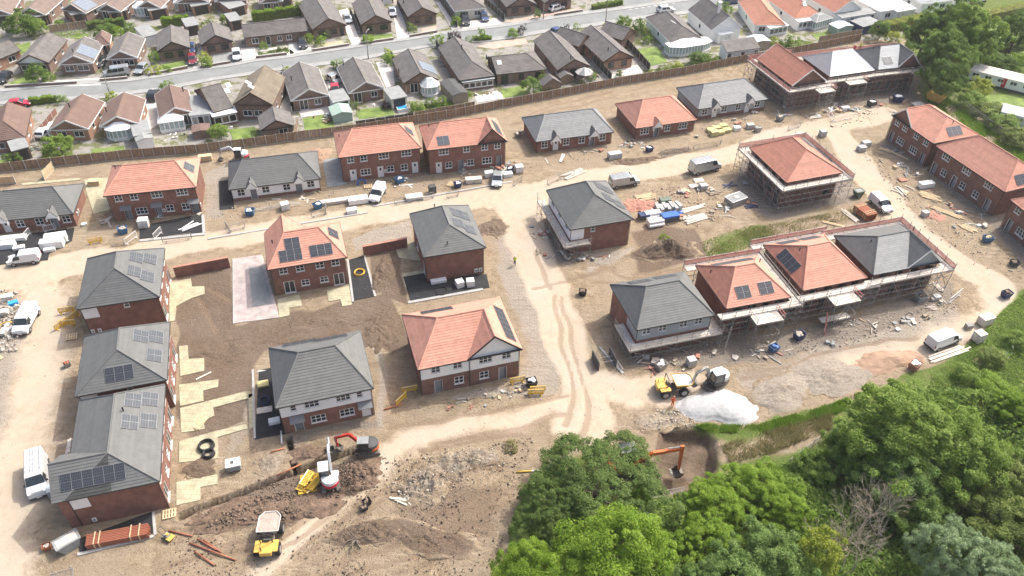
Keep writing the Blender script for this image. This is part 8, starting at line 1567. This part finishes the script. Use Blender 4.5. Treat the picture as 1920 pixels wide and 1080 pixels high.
# gardens
for lab, x, y, z, r, pr, m in (('dark round tree before the boarded gable bungalow', 68, 138, 1.9, 1.9, 'med0', 'leaf_dark'), ('green bush right of the dark round front tree', 92, 144, .9, 1.3, 'bush0', 'leaf_mid'), ('large dark garden tree at the top left', 42, 46, 2.2, 3.4, 'med0', 'leaf_dark'), ('green garden tree right of the large dark one', 70, 52, 1.8, 1.9, 'med1', 'leaf_mid'), ('leafy bush against the boundary fence at left', 110, 278, 1.4, 2.6, 'med0', 'leaf_mid'), ('green bush beside the left brick outhouse', 24, 294, 1.0, 1.2, 'bush0', 'leaf_dark'), ('green bush by the olive roofed house garden', 412, 250, 1.2, 1.7, 'med1', 'leaf_mid'), ('small shrub on the lawn by the fence near outbuilding', 462, 262, .6, .9, 'bush1', 'leaf_mid'), ('tall yellow green conifer at the hedge garden', 288, 108, 1.3, 1.1, 'bush1', 'leaf_bright'), ('yellow flowering bush at the hedge garden', 288, 132, .8, 1.2, 'bush0', 'leaf_yellow'), ('yellow green bush beside the maroon car', 384, 108, 1.1, 1.3, 'bush0', 'leaf_yellow'), ('green bush under the yellow green bush', 388, 118, .7, 1.3, 'bush1', 'leaf_mid'), ('dark shrub on the lawn right of hedge garden', 316, 128, .6, .9, 'bush0', 'leaf_mid'), ('round clipped tree on the lawn behind the fence', 993, 163, 1.5, 1.9, 'med1', 'leaf_dark'), ('small round tree behind the clipped tree', 1018, 148, 1.2, 1.2, 'bush0', 'leaf_mid'), ('round green bush at the kerb left of purple tree', 820, 74, 1.2, 1.3, 'bush0', 'leaf_bright'), ('dark purple leafed round tree at the kerb', 852, 69, 1.3, 1.5, 'bush1', 'leaf_purple'), ('pale clipped dome bush at the kerb', 879, 74, .8, .9, 'ball', 'leaf_silver'), ('small standard tree at the kerb', 905, 64, 1.6, .8, 'bush0', 'leaf_bright'), ('dark purple shrub by the shelter bungalow drive', 977, 55, 1.2, .9, 'bush0', 'leaf_purple'), ('bright bush by the shelter bungalow drive', 962, 62, 1.0, 1.2, 'bush1', 'leaf_bright'), ('clipped ball bush before the shelter bungalow', 1081, 50, .9, .8, 'ball', 'leaf_bright'), ('purple bush before the shelter bungalow', 1063, 52, .9, .6, 'bush0', 'leaf_purple'), ('yellow bush by the patio bungalow street side', 1137, 49, .7, .9, 'bush1', 'leaf_yellow'), ('dark tree between patio bungalow and white house', 1170, 46, 1.9, 1.8, 'med0', 'leaf_mid'), ('dark conifer between patio bungalow and white house', 1197, 50, 2.0, 1.2, 'bush1', 'leaf_dark'), ('shrub in the white house front garden', 1212, 58, 1.2, 1.2, 'bush0', 'leaf_olive'), ('yellow green shrub by the white house lawn', 1214, 72, .9, .9, 'bush0', 'leaf_bright'), ('yellow round bush on the clipped lawn', 1270, 124, .7, 1.1, 'bush1', 'leaf_yellow'), ('green bush right of the yellow bush by the fence', 1310, 112, 1.0, 1.8, 'med1', 'leaf_dark'), ('dark bush left of white house extension', 1335, 108, 1.0, 1.3, 'bush0', 'leaf_mid'), ('grey green bush left of the yellow round bush', 1243, 128, .7, 1.0, 'bush0', 'leaf_olive'), ('small yellow bush at the fence by patio garden', 1220, 134, .5, .7, 'bush1', 'leaf_yellow'), ('dark round bush beside the street near dormer house', 1352, 12, 1.6, 1.5, 'bush0', 'leaf_dark'), ('yellow green bush near the salmon bungalow street side', 1366, 20, 1.2, 1.0, 'bush1', 'leaf_bright'), ('green tree behind the far scaffold by the fence', 1488, 76, 1.6, 1.4, 'bush0', 'leaf_mid'), ('yellow bush behind the far scaffold by the fence', 1452, 78, 1.2, 1.1, 'bush1', 'leaf_yellow'), ('dark bush behind the far scaffold by the fence', 1470, 80, 1.1, 1.1, 'bush0', 'leaf_olive'), ('green bush left of the drive at centre street', 631, 118, 1.1, 1.1, 'bush0', 'leaf_mid'), ('yellow green bush left of solar array bungalow', 728, 110, 1.1, 1.4, 'bush1', 'leaf_bright'), ('bright climbing bush beside the solar array bungalow', 730, 98, 1.0, 1.0, 'bush0', 'leaf_yellow'), ('yellow bush beside the drive left of centre street', 538, 132, .7, .9, 'bush1', 'leaf_yellow'), ('yellow green bush at the left end of gravel garden', 600, 74, 1.2, 1.1, 'bush0', 'leaf_bright'), ('white flowering shrub in the gravel garden', 614, 62, 1.0, 1.0, 'bush1', 'leaf_silver'), ('round shrub before the long low bungalow', 495, 86, .9, .9, 'bush0', 'leaf_mid'), ('tall green bush right of the black car', 580, 74, 1.2, 1.2, 'bush1', 'leaf_mid'), ('low shrub in the pale stony garden', 528, 90, .5, .9, 'bush0', 'leaf_olive'), ('yellow shrub before the lamp post lawn', 690, 74, .7, 1.3, 'bush1', 'leaf_bright'), ('clipped bush beside the pink paved front', 774, 52, .9, 1.3, 'bush0', 'leaf_olive'), ('green hedge bush at the cream bungalow corner', 854, 38, 1.0, 1.3, 'bush0', 'leaf_bright'), ('palm like shrub on the red forecourt', 1008, 26, 1.2, .8, 'bush1', 'leaf_dark'), ('green bush by the red car at far left', 20, 198, .8, 1.0, 'bush0', 'leaf_dark'), ('round bush at the hedge end, far left', 116, 184, .9, 1.0, 'bush0', 'leaf_mid'), ('yellow bush behind the second near bungalow', 208, 180, .9, 1.1, 'bush1', 'leaf_yellow'), ('green bush at the street corner of the third near bungalow', 310, 158, .9, 1.1, 'bush0', 'leaf_mid'), ('bush in the octagonal conservatory garden, left', 782, 198, .8, 1.4, 'bush0', 'leaf_mid'), ('bush in the octagonal conservatory garden, middle', 806, 194, .7, 1.1, 'bush1', 'leaf_dark'), ('bush in the octagonal conservatory garden, right', 826, 192, .7, 1.2, 'bush0', 'leaf_mid'), ('yellow green bush beside the long dark shed', 877, 178, .8, .8, 'bush1', 'leaf_bright'), ('bush beside the pale green shed fence', 664, 196, .7, .7, 'bush0', 'leaf_mid'), ('red leafed bush by the square lawn', 724, 198, .6, .8, 'bush1', 'leaf_purple'), ('bush left of the patio garden fence', 1108, 142, .8, 1.0, 'bush0', 'leaf_mid'), ('bush among the patio furniture', 1162, 138, .6, .8, 'bush1', 'leaf_olive'), ('top left hedge bush before the french doors', 200, 62, 1.2, 2.2, 'med1', 'leaf_dark'), ('top left palm like shrub', 222, 58, 1.3, 1.3, 'bush0', 'leaf_bright'), ('shrubs before the top left solar bungalow', 112, 46, .8, 1.2, 'bush1', 'leaf_mid'), ('dark shrub behind the grey garage at top left', 246, 52, 1.0, 1.5, 'bush0', 'leaf_dark'), ('tall shrub beside the long hedge at top', 565, 14, 1.6, 1.4, 'bush1', 'leaf_olive'), ('dark shrub right of the garages at top left', 388, 46, 1.2, 1.2, 'bush0', 'leaf_dark'), ('small tree behind the garages at top left', 424, 36, 1.3, 1.3, 'bush1', 'leaf_mid'), ('green weed clump on the spoil heap', 1245, 447, .3, .8, 'bush0', 'leaf_bright'), ('dry bush on the rubble by the wooded corner', 960, 838, .3, .9, 'bush1', 'weed_dry')):
    tree(lab, x, y, z, r, pr, m, max(r*.85, z*.95), 'garden_tree' if 'tree' in lab else 'shrub', tr=.2)
def hedge(label, a, b, w, hh, m, seed=1):
    A, B = G(*a), G(*b); d = B-A; L_ = d.length; rg = np.random.default_rng(seed); n = int(min(9000, (L_*w+2*L_*hh+2*w*hh)*120)); P = rg.uniform(-.5, .5, (n, 3)); f = rg.integers(0, 3, n); s = np.sign(rg.uniform(-1, 1, n))
    f = np.where(rg.uniform(0, 1, n) < .45, 2, np.where(rg.uniform(0, 1, n) < .85, 1, 0)); P[np.arange(n), f] = .5*np.where(f == 2, 1, s)*rg.uniform(.82, 1.02, n); N = np.zeros((n, 3)); N[np.arange(n), f] = np.where(f == 2, 1, s); N += rg.normal(size=(n, 3))*.5
    P = P*np.array([L_, w, hh])+np.array([0, 0, hh/2]); P[:, 2] += .12*np.sin(P[:, 0]*2.3)+.1*np.sin(P[:, 0]*5.1+1); V, Q = leaf_quads(P, N, .1, rg); c = (A+B)/2
    t = thing('hedge', label, 'hedge', c, atan2(d.y, d.x)); obj('foliage', npmesh('foliage', V, Q, [m]), t); mb = MB(); mb.bx(-L_/2+.15, -w/2+.18, 0, L_/2-.15, w/2-.18, hh-.25); obj('stems', mb.mesh('stems', 'bark'), t)
hedge('long trimmed bright green hedge at the top behind the low bungalow', (474, 40), (566, 27), 1.6, 2.2, 'leaf_bright', 1); hedge('trimmed green hedge at the top left near garages', (304, 50), (356, 44), 1.6, 2.0, 'leaf_bright', 2); hedge('yellow green hedge left of the tall trees', (1650, 62), (1728, 46), 2.4, 2.4, 'leaf_yellow', 3); hedge('yellow topped hedge along the far field at top right', (1838, 42), (1940, 20), 2.6, 2.4, 'leaf_yellow', 4); hedge('dark hedge between field and caravans', (1836, 106), (1940, 86), 2.4, 1.6, 'leaf_mid', 5); hedge('low hedge along the street at the far left', (58, 196), (108, 190), 1.1, 1.3, 'leaf_bright', 6); hedge('green hedge on the junction corner at top', (1110, 18), (1166, 8), 1.4, 1.2, 'leaf_mid', 7); hedge('dark hedge by the kerb right of purple tree', (885, 76), (922, 74), 1.0, .9, 'leaf_mid', 8); hedge('dark hedge in the top left gardens', (166, 56), (236, 48), 1.6, 1.8, 'leaf_dark', 9)
# bare tree
def bare(label, px, py, hh, seed):
    p = G(px, py, 2.2); rr = random.Random(seed); mb = MB()
    def grow(q, d, L_, r, k):
        if k == 0 or r < .006: return
        e = q+d*L_; mb.tube(q, e, r, 5 if r > .05 else 4, r*.68, caps=False)
        for i in range(2 if k > 5 else rr.choice((2, 2, 3))):
            nd = (d+Vector((rr.uniform(-.6, .6), rr.uniform(-.6, .6), rr.uniform(-.12, .35)))).normalized(); grow(e, nd, L_*rr.uniform(.68, .9), r*rr.uniform(.6, .76), k-1)
    for i in range(4): grow(Vector((0, 0, 0)), Vector((rr.uniform(-.7, .7), rr.uniform(-.7, .7), 1)).normalized(), hh*.25, .085, 8)
    t = thing('bare_tree', label, 'tree', (p.x, p.y, 0)); obj('branches', mb.mesh('branches', 'dead_wood'), t)
bare('leafless pale branched tree in the middle of the wood', 1600, 1000, 8.0, 3); bare('second leafless pale tree just right of the first', 1660, 990, 7.5, 5); bare('leafless tree at the bottom edge among silver leaves', 1585, 1060, 7.0, 8)
# undergrowth and grass
def carpet(name, label, poly, n, size, hmax, m, seed, cat, hs=.35, blades=False, zmin=0.0):
    rg = np.random.default_rng(seed); P = np.array(GP(poly)); lo, hi = P.min(0), P.max(0); c = rg.uniform(lo, hi, (int(n*3.2), 2)); c = c[inpoly(c[:, 0], c[:, 1], [tuple(p) for p in P])][:n]; n = len(c)
    e = segdist(c[:, 0], c[:, 1], [tuple(p) for p in P], True); hg = np.clip(.55+.5*hn(c[:, 0], c[:, 1], hs, seed)+.3*hn(c[:, 0], c[:, 1], hs*3.1, seed+1), .05, 1.3)*hmax*np.clip(e/2.5, .15, 1)
    z = zmin+hg*rg.uniform(.55, 1, n); N = np.stack([rg.normal(size=n)*.6, rg.normal(size=n)*.6, np.full(n, .8)], 1)
    if blades:
        keep = rg.uniform(0, 1, n) < np.clip(.55+.7*hn(c[:, 0], c[:, 1], .8, seed+4), .05, 1); c = c[keep]; n = len(c); a = rg.uniform(0, 6.28, n); L_ = hmax*rg.uniform(.5, 1.2, n); w = size
        b = np.stack([np.cos(a)*w, np.sin(a)*w, np.zeros(n)], 1); tip = np.stack([rg.normal(size=n)*.4*L_, rg.normal(size=n)*.4*L_, L_], 1); B0 = np.stack([c[:, 0], c[:, 1], np.full(n, zmin)], 1)
        V = np.stack([B0-b, B0+b, B0+tip+b*.4, B0+tip-b*.4], 1).reshape(-1, 3); Q = np.arange(n*4).reshape(n, 4)
    else: V, Q = leaf_quads(np.stack([c[:, 0], c[:, 1], z], 1), N, size, rg)
    return stuff(name, npmesh(name, V, Q, [m]), label, cat)
WOOD = [(1345, 895), (1420, 876), (1500, 866), (1570, 815), (1660, 740), (1740, 728), (1830, 728), (1925, 705), (2080, 660), (2150, 1000), (1950, 1250), (960, 1250), (950, 1040), (1100, 950), (1250, 935)]
carpet('undergrowth', 'dense green undergrowth beneath the trees of the wood', WOOD, 60000, .19, 2.0, 'leaf_mid', 1, 'undergrowth')
carpet('undergrowth', 'darker leafy undergrowth mixed through the wood', WOOD, 30000, .2, 2.4, 'leaf_dark', 2, 'undergrowth'); carpet('brambles', 'yellow green brambles along the edge of the wood', [(1345, 895), (1420, 876), (1500, 866), (1570, 815), (1575, 870), (1450, 915), (1360, 935)], 9000, .15, 1.3, 'leaf_bright', 3, 'brambles')
carpet('bank_herbage', 'rough green herbage on the bank below the haul road', [(1790, 672), (1850, 612), (1885, 578), (1925, 545), (2080, 500), (2080, 640), (1925, 730), (1830, 745), (1745, 735), (1745, 700)], 36000, .1, .75, 'leaf_mid', 4, 'herbage', .6)
carpet('grass', 'bright grass strip along the foot of the gravel heaps', [(1300, 797), (1420, 797), (1560, 757), (1640, 728), (1650, 736), (1570, 776), (1430, 812), (1330, 812)], 26000, .035, .36, 'grass_blade', 5, 'grass', blades=True)
carpet('grass', 'rough grass patch behind the near scaffolded row', [(1312, 455), (1400, 424), (1445, 420), (1450, 440), (1390, 472), (1330, 487)], 5000, .035, .22, 'grass_blade', 6, 'grass', blades=True)
carpet('dry_grass', 'dry weeds mixed into the rough grass patch', [(1330, 470), (1400, 430), (1600, 392), (1602, 410), (1470, 440), (1390, 480)], 9000, .035, .3, 'weed_dry', 7, 'grass', blades=True)
carpet('grass', 'weeds along the foot of the boundary fence', [(p[0], p[1]+1) for p in FENCE]+[(p[0], p[1]+8) for p in reversed(FENCE)], 12000, .035, .3, 'grass_blade', 8, 'grass', blades=True)
carpet('grass', 'rough grass along the mesh fence by the caravans', [(1735, 190), (1760, 172), (1850, 240), (1925, 285), (1925, 315), (1840, 262)], 14000, .045, .5, 'grass_blade', 9, 'grass', blades=True)
carpet('dry_grass', 'dry weeds on the disturbed slope by the wire fence', [(1350, 835), (1420, 815), (1560, 775), (1560, 805), (1450, 850), (1370, 870)], 9000, .04, .45, 'weed_dry', 10, 'grass', blades=True)
for i, (lab, q, m) in enumerate((('mixed planting in the top left back gardens', [(100, 62), (170, 54), (300, 48), (300, 58), (180, 68), (110, 72)], 'leaf_mid'), ('overgrown planting beside the white hipped bungalow', [(1168, 52), (1212, 46), (1240, 84), (1222, 88), (1196, 84)], 'leaf_olive'), ('planting in the garden of the round clipped tree', [(1010, 160), (1045, 152), (1050, 164), (1014, 172)], 'leaf_mid'), ('planting along the fence by the octagonal conservatory', [(770, 200), (850, 188), (856, 198), (776, 212)], 'leaf_mid'), ('planting along the white house garden fence', [(1225, 130), (1350, 106), (1354, 114), (1228, 138)], 'leaf_mid'), ('front garden planting of the stony garden', [(482, 98), (540, 90), (544, 100), (486, 106)], 'leaf_olive'), ('planting behind the timber fence at top right', [(1440, 84), (1500, 74), (1530, 82), (1450, 94)], 'leaf_mid'), ('planting beside the far left fence bush', [(60, 300), (180, 286), (182, 294), (62, 306)], 'leaf_mid'))): carpet('garden_planting', lab, q, 2600, .11, 1.1, m, 40+i, 'planting', 1.2)
# wire mesh fence on the right, wire fence in the wood
def wire_fence(label, px, hh, step, m='galv', cat='fence', posts=True):
    pts = [G(*p) for p in px]; t = thing('wire_fence', label, cat, pts[0]); seg = []
    for a, b in zip(pts[:-1], pts[1:]):
        n = max(1, round((b-a).length/step)); seg += [(a.lerp(b, i/n), a.lerp(b, (i+1)/n)) for i in range(n)]
    for a, b in seg:
        pole('post', t, a-pts[0], a-pts[0]+Vector((0, 0, hh+.1))); pole('top_rail', t, a-pts[0]+Vector((0, 0, hh)), b-pts[0]+Vector((0, 0, hh))); d = b-a; mb = MB(); L_ = d.length
        for k in range(6): z = .1+k*(hh-.15)/5; mb.tube((0, 0, z), (L_, 0, z), .012, 3)
        for k in range(int(L_/.3)): mb.tube((k*.3, 0, .05), (k*.3, 0, hh), .009, 3)
        o = obj('mesh_panel', mb.mesh('mesh_panel', m), t, a-pts[0], atan2(d.y, d.x)); o['kind'] = 'stuff'
wire_fence('tall galvanised mesh fence between the site and the caravans', [(1756, 178), (1800, 205), (1850, 243), (1925, 292), (2010, 350)], 2.0, 2.6); wire_fence('pale wire fence running into the wood, right part', [(1478, 872), (1545, 820)], 1.1, 2.4); wire_fence('pale wire fence below the dug soil, left part', [(1216, 936), (1282, 924)], 1.1, 2.4)
# static caravans
def caravan(label, a, b, depth, wall, roofm, back=False):
    A, ang, L_ = place(a, b); t = thing('static_caravan', label, 'caravan', A, ang); mb = MB(); mb.bx(0, 0, .45, L_, depth, 2.6); bev(obj('body', mb.mesh('body', wall), t), .1)
    mb = MB(); mb.add([(-.15, -.15, 2.6), (L_+.15, -.15, 2.6), (L_+.15, depth/2, 3.15), (-.15, depth/2, 3.15), (-.15, depth+.15, 2.6), (L_+.15, depth+.15, 2.6)], [(0, 1, 2, 3), (3, 2, 5, 4), (0, 3, 4), (1, 5, 2), (0, 4, 5, 1)]); obj('roof', mb.mesh('roof', roofm), t)
    n = int(L_/2.4)
    for i in range(n): wm, pm = window_meshes(1.3, .8, 2, 1, 'white_plastic', 'glass'); wo = obj('window', wm, t, (1.2+i*(L_-2)/n, -.03, 1.4)); obj('pane', pm, wo)
    mb = MB(); mb.bx(.1, .1, 0, L_-.1, depth-.1, .45); obj('skirt', mb.mesh('skirt', 'felt_dark'), t); mb = MB(); mb.bx(L_*.45, -.06, .5, L_*.45+.8, 0, 2.4); obj('door', mb.mesh('door', 'red_car' if 'long' in label else 'white_plastic'), t)
caravan('long white static caravan with pale tan roof at the right edge', (1812, 152), (1950, 186), 4, 'render_white', 'patio_pale'); caravan('white static caravan with grey roof at the right edge', (1868, 232), (1960, 254), 4, 'render_white', 'tile_light_grey'); caravan('pale caravan roof showing behind the long hedge at top right', (1790, 14), (1850, 4), 4, 'render_white', 'poly_roof')
# ================================================================== AIR
def haze(density):
    m = bpy.data.materials.new('haze'); m.use_nodes = True; nt = m.node_tree; nt.nodes.remove(nt.nodes['Principled BSDF'])
    v = _n(nt, 'ShaderNodeVolumePrincipled'); v.inputs['Color'].default_value = (.93, .95, .97, 1); v.inputs['Density'].default_value = density; v.inputs['Anisotropy'].default_value = .2
    nt.links.new(v.outputs[0], nt.nodes['Material Output'].inputs['Volume']); M['haze'] = m
    mb = MB(); mb.bx(-950, -550, -3, 950, 1650, 82); o = obj('haze', mb.mesh('haze', 'haze')); o['kind'] = 'stuff'; tag(o, 'thin pale daylight haze over the whole place', 'haze')
haze(.00018)
